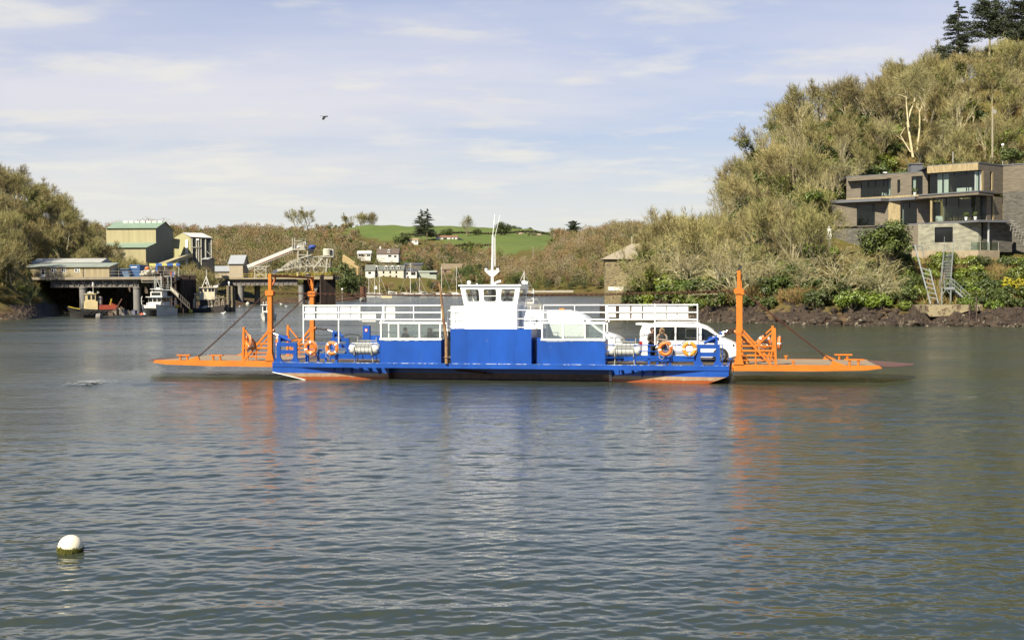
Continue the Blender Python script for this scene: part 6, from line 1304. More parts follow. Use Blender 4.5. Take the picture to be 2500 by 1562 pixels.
b = MB(); b.box(-.5, .3, -.35, .35, 4.6, 4.8); b.tube([(-.8, -.9, 3.27), (-.5, -.9, 4.5)], .05, 5); b.tube([(-.8, .9, 3.27), (-.5, .9, 4.5)], .05, 5); b.tube([(.6, -.9, 3.9), (.5, -.9, 4.5)], .04, 5); b.tube([(.6, .9, 3.9), (.5, .9, 4.5)], .04, 5); b.tube([(-.9, 0, 4.6), (-.9, 0, 7.2)], .025, 5); part('flybridge_frame', b, BWH, t)
b = MB()
for s_ in (-1, 1): b.tube([(-3.5, s_*1.75, 2.4), (-1.6, s_*1.75, 2.4)], .035, 5); b.tube([(-3.5, s_*1.75, 1.6), (-3.5, s_*1.75, 2.4)], .035, 5); b.tube([(-2.5, s_*1.75, 1.6), (-2.5, s_*1.75, 2.4)], .035, 5); b.tube([(3.4, s_*1.5, 1.9), (3.2, s_*1.7, 2.5), (2.0, s_*1.75, 2.5)], .035, 5)
b.tube([(3.3, -1.55, 1.7), (3.35, -1.6, 3.0), (3.0, -1.6, 3.3)], .06, 6); part('deck_rail', b, BWH, t)
b = MB(); b.sphere((-3.3, 1.95, 1.6), .32); b.sphere((-2.8, 1.95, 1.5), .28); b.sphere((-3.8, 1.7, 1.45), .24); part('yellow_fender', b, mat('fender_yellow', (.75, .42, .03), .6), t)
b = MB(); rt_ = MB(); cu = bpy.data.curves.new('t', 'FONT'); cu.body = 'FY6'; cu.size = .55; ob = bpy.data.objects.new('t', cu); COL.objects.link(ob); bpy.context.view_layer.update(); me = bpy.data.meshes.new_from_object(ob.evaluated_get(bpy.context.evaluated_depsgraph_get())); b.add([(1.9-v.co.x, 1.93-.035*max(0, 1.9-v.co.x-.5), 1.05+v.co.y) for v in me.vertices], [tuple(p.vertices) for p in me.polygons]); bpy.data.objects.remove(ob); part('registration', b, mat('lettering_blue', (.10, .14, .30), .6), t)
b = MB(); b.tube([(-3.6, 1.90, 1.42), (0, 1.92, 1.5), (2.4, 1.72, 1.75), (3.6, 1.36, 1.95)], .03, 5); part('sheer_line', b, DARKM, t)
for i, (dx, dy, col, lab) in enumerate(((-44, 0, (.75, .12, .06), 'red buoy afloat at the left bow of the catamaran'), (-41, .6, (.75, .72, .66), 'white buoy afloat at the left bow of the catamaran'))): b = MB(); b.smooth = True; b.sphere((0, 0, .15), .4); b.tube([(0, 0, .5), (0, 0, .7)], .06, 6); single('mooring_buoy', lab, 'buoy', b, mat('buoy%d' % i, col, .6), M=Matrix.Translation((X(390+dx, 198), 198+dy, 0)))
# dark work boat
M = boatM(505, 231, radians(4)); t = thing('work_boat', 'dark steel work boat with a cream wheelhouse and tall tripod mast beside timber piles', 'boat', (0,0,0), M)
b = MB(); b.box(-3.9, .5, -1.7, 1.7, .05, .75); b.prism([(.3, -1.7), (3.6, -1.6), (4.0, -1.0), (4.0, 1.0), (3.6, 1.6), (.3, 1.7)], -.2, [1.0, 1.35, 1.45, 1.45, 1.35, 1.0]); b.box(-3.9, 4.0, -1.4, 1.4, -.4, .1); part('hull', b, mat('workboat_dark', (.045, .035, .03), .7, var=.3), t)
b = MB(); b.box(-1.3, 1.7, -.9, 1.2, 2.4, 3.9); b.box(-1.7, 2.2, -1.1, 1.4, 4.72, 4.85); b.prism([(-1.3, -.9), (1.7, -.9), (2.0, .1), (1.7, 1.2), (-1.3, 1.2)], 3.9, 4.72); wl = part('wheelhouse', b, mat('workboat_cream', (.72, .64, .46), .5, var=.1), t)
b = MB()
for x in (-.85, -.05, .75, 1.35): b.box(x-.25, x+.25, -.93, -.90, 4.0, 4.6)
part('window', b, WGL, wl)
b = MB(); b.box(-1.2, 1.6, -.7, 1.1, .7, 2.4); part('shaded_deckhouse', b, DARKM, t)  # deckhouse below the wheelhouse, dark metal all over
b = MB(); b.tube([(-.7, -.8, 4.85), (.05, -.3, 6.9)], .07, 6); b.tube([(.75, -.8, 4.85), (.05, -.3, 6.9)], .07, 6); b.tube([(.05, .4, 4.85), (.05, -.3, 8.3)], .08, 6); b.sphere((0, -.4, 5.6), .18); part('tripod_mast', b, BWH, t)
b = MB(); b.box(1.4, 2.3, -.5, .4, 4.85, 5.15); b.sphere((2.2, -.4, 5.1), .18); part('roof_locker', b, BWH, t)
b = MB(); b.tube([(-1.5, 0, 4.85), (-1.5, 0, 5.4)], .04); part('aerial', b, BWH, t)
b = MB(); b.sphere((.9, 0, 5.0), .18); part('dome', b, BWH, t)
b = MB()
for x in (-1.5, -2.0): b.bar((x, -1.2, .75), (x, -1.2, 3.6), .14)
b.bar((-2.2, -1.2, 3.6), (-1.3, -1.2, 3.6), .2); b.box(-2.35, -1.95, -1.35, -1.05, .9, 2.6); part('davit', b, mat('workboat_cream', (.72, .64, .46)), t)
b = MB(); rs = random.Random(4)
for k_ in range(16): x = .7+k_*.2; b.bar((x, -1.5, 1.0), (x+rs.uniform(-.4, .4), -1.5+rs.uniform(-.2, .3), rs.uniform(1.9, 3.4)), .09)
b.bar((1.0, -1.55, 2.4), (3.6, -1.5, 3.0), .12); b.bar((1.9, -1.5, 2.2), (2.7, -1.5, 2.2), .1); b.bar((.2, -1.4, 1.2), (2.2, -1.4, 3.2), .1); part('hauling_gear', b, mat('pale_gear', (.42, .36, .27), .8, var=.4), t)
for i, (x, col, nm, w, hh) in enumerate(((-2.75, (.40, .10, .06), 'red crate', .9, .75), (-1.1, (.10, .14, .3), 'blue bin', .4, .5), (-3.6, (.6, .45, .05), 'yellow box', .5, .5))): b = MB(); b.box(x-w/2, x+w/2, -1.3, -.7, .75, .75+hh); b.box(x-w/2-.03, x+w/2+.03, -1.33, -.67, .70+hh, .78+hh); single('deck_crate', nm+' on the low deck of the dark work boat', 'crate', b, mat('dcr%d' % i, col, .7), M=M)
b = MB(); b.smooth = True; rs = random.Random(6)
for k_ in range(9): b.sphere((-.5+k_*.22, -1.35, .85+.1*(k_ % 3)), .25, 8, 5)
single('net_heap', 'pale heap of net on the side deck of the dark work boat', 'net', b, mat('pale_net', (.62, .60, .52), .9), M=M)
b = MB(); b.smooth = True; b.sphere((0, 0, .25), .48); b.tube([(0, 0, .7), (0, 0, .9)], .08, 6); single('mooring_buoy', 'large yellow buoy floating at the stern of the dark work boat', 'buoy', b, mat('fender_yellow2', (.72, .60, .08), .6), M=Matrix.Translation((X(465, 226), 226, 0)))
b = MB(); b.smooth = True; b.sphere((0, 0, .2), .55, 12, 8); b.tube([(0, 0, .7), (0, 0, .85)], .1, 6); single('mooring_buoy', 'pale round buoy floating between the columns of the second jetty', 'buoy', b, mat('buoy_cream', (.68, .64, .50), .6), M=Matrix.Translation((X(605, 331), 331, 0)))
# small motor boat behind the orange post
M = boatM(654, 172, radians(272)); t = thing('motor_boat', 'small white motor boat heading toward the camera behind the orange ramp post', 'boat', (0,0,0), M)
b = MB(); hull_loft(b, 5.2, 2.05, .85, .5, .35); part('hull', b, BWH, t)
b = MB(); b.prism([(-1.2, -.75), (1.0, -.65), (1.0, .65), (-1.2, .75)], .85, 2.15); b.box(-1.4, 1.15, -.85, .85, 2.15, 2.25); cb2 = part('cabin', b, BWH, t)
b = MB(); b.box(1.0, 1.03, -.5, -.06, 1.35, 2.0); b.box(1.0, 1.03, .06, .5, 1.35, 2.0); b.box(-.6, .6, -.76, -.74, 1.35, 2.0); part('window', b, WGL, cb2)
b = MB()
for y in (-.6, -.2, .3, .6): b.tube([(.2, y, 2.25), (.2, y, 2.55)], .04, 5); b.sphere((.2, y, 2.6), .08, 6, 5)
part('roof_light', b, BWH, t)
for i, (px, py) in enumerate(((546, 767), (584, 751), (686, 744), (699, 750))):
    p = PW(px, py); b = MB(); b.smooth = True; b.sphere((0, 0, .1), .2, 8, 6, (1.3, .8, .8)); b.sphere((.22, 0, .3), .1, 6, 5); b.tube([(.3, 0, .3), (.4, 0, .28)], [.03, .01], 4); b.tube([(-.2, 0, .15), (-.42, 0, .2)], [.08, .02], 4); single('gull', ['white gull on the water right of the dark work boat', 'white gull on the water by the second jetty column', 'white gull on the water left of the far orange post', 'white gull on the water nearest the white board railing'][i], 'bird', b, BWH, M=Matrix.Translation((p.x, p.y, 0)) @ Matrix.Rotation(i*1.3, 4, 'Z') @ Matrix.Scale(1.3, 4), group='gulls on the water')
# near mooring buoy
p = PW(167, 1352); t = thing('mooring_buoy', 'white round mooring buoy with a green weed skirt in the near water', 'buoy', (0, 0, 0), Matrix.Translation((p.x, p.y+.1, .095)) @ Matrix.Rotation(radians(5), 4, 'Y'))
b = MB(); b.smooth = True; b.sphere((0, 0, .0), .215, 32, 20, (1, 1, 1.02)); part('ball', b, mat('buoy_white', (.95, .86, .62), .4, var=.05, scale=6, col2=(.66, .50, .30), amt=.05, s2=5), t)
rs = random.Random(2); b = MB()
for k_ in range(1700):
    a = rs.uniform(0, 2*pi); z = rs.uniform(-.17, .035+.012*sin(5*a)); r = sqrt(max(.001, .2165**2-z*z)); d = V((cos(a), sin(a), z/.3)).normalized(); p0 = V((r*cos(a), r*sin(a), z)); w = V((-sin(a), cos(a), rs.uniform(-.6, .6)))*.006; b.add([p0-w, p0+w, p0+d*.016-V((rs.uniform(-.012, .012), rs.uniform(-.012, .012), rs.uniform(.015, .045)))], [(0, 1, 2)])
b.smooth = True; b.lathe([(sqrt(max(.0, .2175**2-z*z)), z) for z in np.linspace(-.16, .012, 8)], (0, 0, 0), 'z', 32); part('weed_skirt', b, mat('weed_green', (.115, .115, .008), .9, var=.5, scale=14), t)
b = MB(); b.tube([(.215, 0, -.03), (.5, .12, -.04), (.9, .3, -.05)], .008, 4); part('mooring_rope', b, DARKM, t)
rs = random.Random(77); b = MB()
for k_ in range(150):
    px_ = rs.gauss(222, 34); py_ = 938+rs.gauss(0, 2.4)-(px_-226)*.07; p = PW(px_, py_); r = rs.uniform(.015, .07)*(1.3 if abs(px_-222) < 22 else .8); n_ = 7; z = .10+rs.uniform(0, .05); b.add([(p.x+2.2*r*cos(2*pi*i/n_)*rs.uniform(.6, 1.2), p.y+r*sin(2*pi*i/n_)*rs.uniform(.6, 1.2), z) for i in range(n_)], [tuple(range(n_))])
single('wake_foam', 'small white streak of foam in the wake left of the ferry', 'foam', b, mat('foam_white', (.50, .51, .50), .8), kind='stuff')
# bird in the sky
b = MB(); b.smooth = True; b.sphere((0, 0, 0), .13, 10, 6, (2.2, .8, .7)); b.sphere((.3, 0, .05), .09, 8, 6); b.tube([(.37, 0, .05), (.46, 0, .03)], [.03, .005], 4); b.add([(-.25, -.05, 0), (-.6, -.14, .06), (-.62, .12, .05), (-.25, .05, 0)], [(0, 1, 2, 3)])
for s_ in (-1, 1): b.add([(.16, s_*.05, .05), (-.18, s_*.05, .04), (-.32, s_*.32, -.30), (-.12, s_*.42, -.42), (.02, s_*.3, -.22)], [(0, 1, 2, 3, 4)])
p = P(793, 285, 95); single('crow', 'black crow flying alone across the pale sky', 'bird', b, mat('crow_black', (.02, .02, .022), .7), M=Matrix.Translation(p) @ Matrix.Rotation(.35, 4, 'Z') @ Matrix.Scale(.62, 4))
# ================================================================== STONE BOATHOUSE
STONE = mat('rubble_stone', (.36, .29, .15), .9, var=.4, scale=1.6, bump=.8, bscale=6, col2=(.10, .085, .06), amt=.45, s2=2.4, vstretch=(1, 1, 2.2), detail=8)
Yh = 183.0
t = thing('stone_boathouse', 'yellowish rubble stone boathouse with a hipped slate roof standing in the water', 'boathouse', (X(1520, Yh), Yh, 0))
zE, zR = Zp(1500, 632, Yh), Zp(1545, 595, Yh+4); a, c_ = X(1477, Yh), X(1585, Yh)
b = MB(); b.prism([(a, Yh), (c_, Yh), (c_, Yh+9), (a+.6, Yh+9)], -1, zE); part('wall', b, STONE, t)
b = MB(); o = .35; m_ = (a+c_)/2+.5; b.add([(a-o, Yh-o, zE-.05), (c_+o, Yh-o, zE-.05), (c_+o, Yh+9+o, zE-.05), (a-o, Yh+9+o, zE-.05), (X(1543, Yh+4), Yh+4.4, zR), (X(1562, Yh+4), Yh+4.6, zR)], [(0,1,5,4), (1,2,5), (2,3,4,5), (3,0,4), (3,2,1,0)]); part('roof', b, mat('old_slate', (.40, .34, .24), .8, var=.2, scale=1.2, vstretch=(1, 3, 3)), t)
b = MB(); b.tube([(X(1544, Yh+4), Yh+4.4, zR), (X(1544, Yh+4), Yh+4.4, zR+.95)], .06, 6); b.sphere((X(1544, Yh+4), Yh+4.4, zR+1.0), .1, 8, 5); part('finial', b, mat('pale_finial', (.6, .56, .4)), t)
b = MB(); b.box(X(1486, Yh), X(1524, Yh), Yh-.06, Yh, Zp(1500, 709, Yh), Zp(1500, 700, Yh)); part('name_board', b, WHITE, t)
b = MB(); b.box(a-.15, c_, Yh-.12, Yh+9, -1, 1.9); part('weedy_footing', b, ROCK, t)
# ================================================================== TIMBER HOUSE ON THE HILL
TH = mat('silvered_timber', (.215, .180, .130), .8, var=.38, scale=1.6, vstretch=(.5, .5, 7), col2=(.30, .23, .12), amt=.10, s2=.8)
THP = mat('pale_timber', (.46, .36, .19), .8, var=.3, scale=1.2, vstretch=(4, 4, .6), col2=(.28, .21, .11), amt=.3, s2=1.5)
FASC = mat('grey_fascia', (.17, .175, .19), .6, var=.06); INT = mat('dark_room', (.26, .23, .17), .9, var=.3, scale=.6); FLR = mat('room_floor', (.30, .25, .18), .7)
SLATE = mat('dark_slate_wall', (.14, .13, .11), .85, var=.5, scale=1.2, bump=.7, bscale=5, vstretch=(1, 1, 2.6), col2=(.36, .34, .28), amt=.10, s2=1.6)
DRYST = mat('pale_walling_stone', (.36, .35, .26), .85, var=.4, scale=1.3, bump=.7, bscale=5, vstretch=(1, 1, 2.4), col2=(.13, .12, .09), amt=.3, s2=2.6)
HGL = glassmat('house_glass', (.72, .80, .76), .10, (.03, .04, .035)); MUL = mat('black_mullion', (.012, .012, .012), .5); CURT = mat('white_curtain', (.72, .74, .70), .9, var=.06, scale=3, vstretch=(5, 5, .2))
hs = thing('timber_house', 'modern three storey timber clad house with large windows on the right hillside', 'house', (X(2300, 158), 158, 8.9))
def px_pt(px, Y): return (X(px, Y), Y)
class Seg:
    def __init__(s, pts): s.p = [px_pt(*q) for q in pts]; s.px = [q[0] for q in pts]
    def at(s, px, back=0):
        for i in range(len(s.px)-1):
            if px <= s.px[i+1] or i == len(s.px)-2:
                t = (px-s.px[i])/(s.px[i+1]-s.px[i]); a, c_ = V(s.p[i]), V(s.p[i+1]); q = a.lerp(c_, t); d = (c_-a).normalized(); n = V((-d.y, d.x)); n = n if n.y > 0 else -n; return q+n*back
def wallseg(name, seg, p0, p1, z0, z1, m, th=.25, off=0, par=None, cuts=()):
    ks = [p0]+[k for k in seg.px if p0 < k < p1]+[p1]; b = MB()
    for a, c_ in zip(ks[:-1], ks[1:]):
        e = 1e-4; A, B_ = seg.at(a+e, off), seg.at(c_-e, off); A2, B2 = seg.at(a+e, off+th), seg.at(c_-e, off+th); b.prism([A, B_, B2, A2], z0, z1)
    return part(name, b, m, par or hs)
def glazing(seg, p0, p1, z0, z1, mull, off=.12, curtains=(), name='window'):
    f = MB(); ks = sorted(set([p0, p1]+list(mull)))
    for k in ks:
        k2 = min(max(k, p0+.3), p1-.3); q = seg.at(k2, off); f.box(q.x-.05, q.x+.05, q.y-.06, q.y+.06, z0, z1)
    for a, c_ in zip(ks[:-1], ks[1:]):
        A, B_ = seg.at(a+.01, off), seg.at(c_-.01, off); f.bar((A.x, A.y, z0+.04), (B_.x, B_.y, z0+.04), .07); f.bar((A.x, A.y, z1-.04), (B_.x, B_.y, z1-.04), .07)
    w = part(name, f, MUL, hs)
    for a, c_ in zip(ks[:-1], ks[1:]):
        A, B_ = seg.at(a+.01, off), seg.at(c_-.01, off); g = MB(); g.quad((A.x, A.y, z0+.05), (B_.x, B_.y, z0+.05), (B_.x, B_.y, z1-.05), (A.x, A.y, z1-.05)); part('pane', g, HGL, w)
    for a, c_ in curtains:
        g = MB(); n = 9; L_ = [seg.at(lerp(a, c_, i/(n-1)), off+.35+.06*(i % 2)) for i in range(n)]; g.add([(q.x, q.y, z0+.06) for q in L_]+[(q.x, q.y, z1-.1) for q in L_], [(i, i+1, n+i+1, n+i) for i in range(n-1)]); part('curtain', g, CURT, hs)
def slab(name, pts, back, z0, z1, m):
    p = [px_pt(*q) for q in pts]; L_ = [(x+back*.15, y+back) for x, y in p[::-1]]; b = MB(); b.prism(p+L_, z0, z1); return part(name, b, m, hs)
zG, zD, zD2, zM, zM2, zU = 8.9, 12.75, 13.15, 16.45, 16.95, 20.75
UL = Seg([(2066, 175), (2264, 167)]); UR = Seg([(2264, 163), (2388, 158.5), (2447, 162.5), (2560, 158)])
ML = Seg([(2030, 174), (2160, 171), (2270, 167)]); MR = Seg([(2270, 163.2), (2388, 158.6), (2447, 162.6), (2560, 158.2)])
zl0, zl1 = 17.05, 20.45     # upper left wing
# upper left wing
wallseg('wall', UL, 2066, 2102, zl0+.25, zl1-.55, TH); wallseg('wall', UL, 2176, 2226, zl0+.25, zl1-.55, TH); wallseg('wall', UL, 2262-10, 2264, zl0+.25, zl1-.55, TH); wallseg('parapet', UL, 2066, 2264, zl1-.55, zl1, TH); wallseg('sill_band', UL, 2066, 2264, zl0-.05, zl0+.25, THP, .3, -.03)
glazing(UL, 2102, 2176, zl0+.25, zl1-.55, (2120, 2138, 2158, 2168), curtains=((2168, 2176),)); glazing(UL, 2226, 2252, zl0+.25, zl1-.55, (2240,), curtains=((2227, 2233),))
b = MB(); q = UL.at(2197, -.03); b.box(q.x-.25, q.x+.25, q.y-.05, q.y+.1, zl0+.8, zl1-.9); part('slit_window', b, WGL, hs)
slab('canopy', [(2072, 173.6), (2165, 170.0), (2188, 171.0)], 2.0, zl1-.72, zl1-.52, TH); slab('roof', [(2066, 175), (2264, 167)], 10, zl1-.05, zl1+.08, FASC)
wallseg('room_wall', UL, 2068, 2264, zl0, zl1, INT, .2, 4.2)
slab('floor', [(2066, 175.1), (2264, 167.1)], 9, zl0-.1, zl0+.02, FLR)
slab('balcony', [(2026, 174), (2150, 169.6), (2170, 170.5), (2276, 164.6)], 4, zl0-.5, zl0-.08, FASC)
b = MB(); xq = UL.at(2208, 4); b.box(xq.x-.85, xq.x+.85, xq.y-.7, xq.y+.7, zl1, zl1+1.35); b.box(xq.x-.95, xq.x+.95, xq.y-.8, xq.y+.8, zl1+1.45, zl1+1.6); part('chimney', b, FASC, hs)
b = MB(); q = UL.at(2155, 1); b.box(q.x-.25, q.x+.25, q.y-.2, q.y+.2, zl1+.3, zl1+.42); b.bar((q.x, q.y, zl1), (q.x, q.y, zl1+.35), .08); part('roof_vent', b, WHITE, hs)
# upper right block
wallseg('fascia_board', UR, 2264, 2388, zU-.95, zU, THP, .3, -.25); wallseg('wall', UR, 2400, 2415, zM2, zU, TH); wallseg('wall', UR, 2422, 2560, zM2, zU, TH); wallseg('wall', UR, 2388, 2400, zU-.95, zU, TH); wallseg('wall', UR, 2415, 2422, zM2, zM2+.3, TH); wallseg('wall', UR, 2415, 2422, zU-1.0, zU, TH)
wallseg('pale_reveal', UR, 2396, 2400.5, zM2, zU-.95, THP, .3, -.02); wallseg('pale_reveal', UR, 2420, 2423, zM2+.3, zU-1, THP, .3, -.02)
glazing(UR, 2268, 2396, zM2, zU-.95, (2282, 2299, 2327, 2357, 2386), .3, ((2284, 2311), (2383, 2396))); glazing(UR, 2415, 2420, zM2+.3, zU-1, (), .2)
slab('roof', [(2264, 163), (2388, 158.4), (2447, 162.4), (2560, 158)], 12, zU-.02, zU+.12, FASC); wallseg('room_wall', UR, 2268, 2446, zM2, zU, INT, .2, 4.5); slab('floor', [(2264, 163.1), (2388, 158.6), (2447, 162.6)], 9, zM2-.1, zM2+.02, FLR)
slab('balcony', [(2242, 164.2), (2388, 157.3), (2425, 159.8)], 5, zM, zM2-.11, TH); slab('balcony_edge', [(2241.5, 164.1), (2388, 157.2), (2426, 159.7)], .12, zM2-.11, zM2+.05, FASC)
b = MB(); A, B_ = UR.at(2325, 2.2), UR.at(2362, 2.2); b.bar((A.x, A.y, zM2+.35), (B_.x, B_.y, zM2+.35), 1.6, .5); b.bar((A.x, A.y, zM2+.65), (B_.x, B_.y, zM2+.65), 1.5, .15); single('bed', 'white bed seen through the upper floor window of the timber house', 'bed', b, CURT, (A.x, A.y, zM2))
# middle floor
wallseg('wall', ML, 2030, 2092, zD2, zM+.1, TH); wallseg('wall', ML, 2136, 2168, zD2, zM+.1, TH); wallseg('wall', ML, 2168, 2198, zD2, zM+.1, THP); wallseg('lintel', ML, 2198, 2242, zM-.2, zM+.1, TH); wallseg('lintel', ML, 2092, 2136, zM-.2, zM+.1, TH)
glazing(ML, 2092, 2136, zD2, zM-.2, (2131,), curtains=((2132, 2136),)); glazing(ML, 2198, 2241, zD2, zM-.2, (2206, 2220), curtains=((2201, 2206),)); wallseg('room_wall', ML, 2031, 2270, zD2, zM, INT, .2, 4.2); slab('floor', [(2030, 174.1), (2160, 171.1), (2270, 167.1)], 8, zD2-.1, zD2+.02, FLR)
wallseg('wall', MR, 2270, 2275, zD2, zM, THP); wallseg('wall', ML, 2241, 2270, zD2, zM+.2, TH, .3, -.4); 
glazing(MR, 2275, 2408, zD2, zM, (2306, 2337, 2368, 2389), .5, ()); wallseg('wall', MR, 2408, 2418, zD2, zM, TH); wallseg('wall', MR, 2426, 2446, zD2, zM, TH); wallseg('pale_reveal', MR, 2423, 2426, zD2, zM, THP); glazing(MR, 2418, 2423, zD2, zM, (), .2)
wallseg('room_wall', MR, 2275, 2446, zD2, zM, INT, .2, 5); slab('floor', [(2270, 163.3), (2388, 158.7), (2447, 162.7)], 9, zD2-.1, zD2+.02, FLR)
wallseg('slate_panel', MR, 2370, 2388, zD2, zM, SLATE, .3, 2.0)
wallseg('slate_wall', UR, 2447.5, 2560, 8.9, zM2+.2, SLATE, .4, -.06)
slab('deck_edge', [(2150, 167.5), (2250, 163.5), (2388, 155.4), (2462, 157.0)], 9, zD, zD2-.11, FASC)
# furniture behind the glass
for i, px in enumerate((2304, 2318, 2331, 2346, 2356)):
    q = MR.at(px, 1.9); b = MB(); b.box(-.2, .2, -.2, .2, .42, .47)
    for a in (-.18, .18):
        for e in (-.18, .18): b.box(a-.02, a+.02, e-.02, e+.02, 0, .42 if e < 0 else .8)
    b.box(-.2, .2, .16, .2, .68, .82); single('dining_chair', 'pale wooden dining chair behind the large middle window', 'chair', b, mat('pale_wood', (.50, .38, .16), .6), M=Matrix.Translation((q.x, q.y, zD2+.02)), group='dining chairs in the timber house')
q, q2 = MR.at(2316, 2.6), MR.at(2352, 2.6); b = MB(); b.bar((q.x, q.y, zD2+.75), (q2.x, q2.y, zD2+.75), .8, .06)
for k_ in (.1, .9): p = V((q.x, q.y, 0)).lerp(V((q2.x, q2.y, 0)), k_); b.bar((p.x, p.y, zD2+.02), (p.x, p.y, zD2+.75), .1)
single('dining_table', 'long pale dining table behind the large middle window', 'table', b, mat('pale_wood', (.50, .38, .16)), (q.x, q.y, zD2))
def pot(px, seg, back, z, lab):
    q = seg.at(px, back); t = thing('potted_plant', lab, 'plant', (0, 0, 0), Matrix.Translation((q.x, q.y, z))); b = MB(); b.lathe([(.16, 0), (.24, .45), (.2, .45)], (0, 0, 0), 'z', 12); part('pot', b, CURT, t); b = MB(); leaf_quads(b, random.Random(int(px)), (0, 0, .8), 120, .38, .12); part('foliage', b, LEAFD, t)
pot(2249, ML, -2.6, zl0-.06, 'potted plant on the upper balcony left of the curtained window'); pot(2387, MR, -.9, zD2, 'potted plant standing outside the corner of the dining room window'); pot(2365, MR, -.9, zD2, 'dark potted plant by the dining table window')
b = MB(); b.box(-.45, .45, -.35, .35, .1, .42); b.box(-.45, .45, .25, .38, .42, .85); b.box(-.5, -.38, -.35, .35, .3, .6); b.box(.38, .5, -.35, .35, .3, .6)
q = UL.at(2158, .9); single('armchair', 'white armchair behind the upper left window of the timber house', 'armchair', b, CURT, M=Matrix.Translation((q.x, q.y, zl0+.03))); q = MR.at(2284, 1.3); b2 = MB(); b2.v, b2.f, b2.m, b2.sm = list(b.v), list(b.f), list(b.m), list(b.sm); single('armchair', 'pale armchair at the left end of the middle floor window', 'armchair', b2, CURT, M=Matrix.Translation((q.x, q.y, zD2+.03)))
wallseg('base_wall', ML, 2031, 2240, 8.0, zD2-.1, SLATE, .4, .3)
# ground floor and terrace
GF = Seg([(2200, 162.3), (2388, 156.9), (2470, 159)])
wallseg('lower_wall', GF, 2242, 2283, zG, zD, DRYST, .4, 0); wallseg('lower_wall', GF, 2283, 2327, zG, zG+1.35, DRYST, .4, 0); wallseg('lower_wall', GF, 2327, 2395, zG, zD, DRYST, .4, 0); wallseg('lower_wall', GF, 2400, 2470, zG, zD, SLATE, .4, 0); wallseg('lower_wall', GF, 2202, 2242, zG, zD, TH, .4, .6); wallseg('lintel', GF, 2283, 2327, zD-.45, zD, DRYST, .4, 0); wallseg('dark_window', GF, 2284, 2326, zG+1.35, zD-.45, WGL, .1, .25)
wallseg('room_wall', GF, 2200, 2468, zG, zD, INT, .3, 5)
b = MB(); q = GF.at(2404, -.6); b.cyl((q.x, q.y, zG), (q.x, q.y, zD), .13, 10); part('deck_column', b, mat('pale_column', (.55, .56, .54), .5), hs)
TR = Seg([(2225, 157), (2388, 154.2), (2440, 156)]); wallseg('terrace_wall', TR, 2226, 2440, zG-1.3, zG+.15, mat('pale_terrace', (.46, .37, .24), .9, var=.25, scale=1.0), 9, 0)
wallseg('terrace_glass', TR, 2370, 2440, zG+.15, zG+1.2, HGL, .02, .15); b = MB()
for px in (2395, 2417, 2439): q = TR.at(px, .15); b.bar((q.x, q.y, zG+.15), (q.x, q.y, zG+1.25), .06)
part('glass_post', b, RAILG, hs)
b = MB()
for k_ in range(9):
    px = 2462+k_*5.5; x = X(px, 157.5+k_*.1); z = 12.9-k_*.38; b.box(x-.32, x+.32, 156.5, 158.4, z, z+.07); b.bar((x, 156.5, z), (x-.25, 156.5, z-1.3), .04)
part('outside_steps', b, RAILG, hs)
# ================================================================== SHORE STAIRS, BOAT RAILS, PLINTH
ST = mat('pale_stair_steel', (.40, .43, .41), .5, .3, var=.12, scale=3)
t = thing('hillside_stair', 'long galvanised steel stair climbing the bank to the timber house', 'stair', (X(2310, 140), 140, 4))
pb, pt = V((X(2309, 140), 140, Zp(2309, 696, 140))), V((X(2316, 153), 153, Zp(2316, 614, 153))); wv = V((.58, 0, 0))
b = MB()
for s_ in (-1, 1): b.bar(pb+wv*s_, pt+wv*s_, .07, .22); b.bar(pb+wv*s_+V((0,0,1.0)), pt+wv*s_+V((0,0,1.0)), .05)
part('stringer', b, ST, t)
for k_ in range(22): p = pb.lerp(pt, (k_+.5)/22); b = MB(); b.box(p.x-.56, p.x+.56, p.y-.18, p.y+.16, p.z-.02, p.z+.05); part('tread', b, ST, t)
b = MB()
for s_ in (-1, 1):
    for k_ in range(7): p = pb.lerp(pt, k_/6)+wv*s_; b.bar(p, p+V((0,0,1.05 if k_ < 6 else 1.9)), .05)
part('handrail', b, ST, t)
zl = Zp(2309, 701, 139.5); zp_ = Zp(2309, 744, 138.3); b = MB(); b.box(X(2297, 139.5), X(2323, 139.5), 138.4, 140.2, zl-.12, zl); b.box(X(2297, 139.5), X(2323, 139.5), 138.38, 138.44, zl-.3, zl+.02); railing(b, [(X(2298, 139.5), 138.5, zl), (X(2298, 139.5), 140.1, zl)], .9, .03, 1.5); railing(b, [(X(2323, 139.5), 138.5, zl), (X(2323, 139.5), 140.1, zl)], .9, .03, 1.5); part('landing', b, ST, t)
b = MB()
for px in (2299, 2321):
    for y in (138.5, 140.0): b.bar((X(px, y), y, zp_-.3), (X(px, y), y, zl), .13)
b.bar((X(2300, 138.5), 138.5, zl-.9), (X(2310, 138.5), 138.5, zl-.25), .07); b.bar((X(2320, 138.5), 138.5, zl-.9), (X(2310, 138.5), 138.5, zl-.25), .07); part('leg', b, ST, t)
b = MB(); p0, p1 = V((X(2324, 138.8), 138.8, zl)), V((X(2368, 137.2), 137.2, Zp(2368, 741, 137.2)))
for e in (0, .8): b.bar(p0+V((0, e, 0)), p1+V((0, e, 0)), .06, .2)
for z in (.5, 1.0): b.bar(p0+V((0, 0, z)), p1+V((0, 0, z)), .05)
for k_ in (0, .5, 1): p = p0.lerp(p1, k_); b.bar(p, p+V((0, 0, 1.05)), .06)
for k_ in range(10): p = p0.lerp(p1, (k_+.5)/10); b.box(p.x-.12, p.x+.12, p.y, p.y+.8, p.z, p.z+.04)
part('lower_flight', b, ST, t)
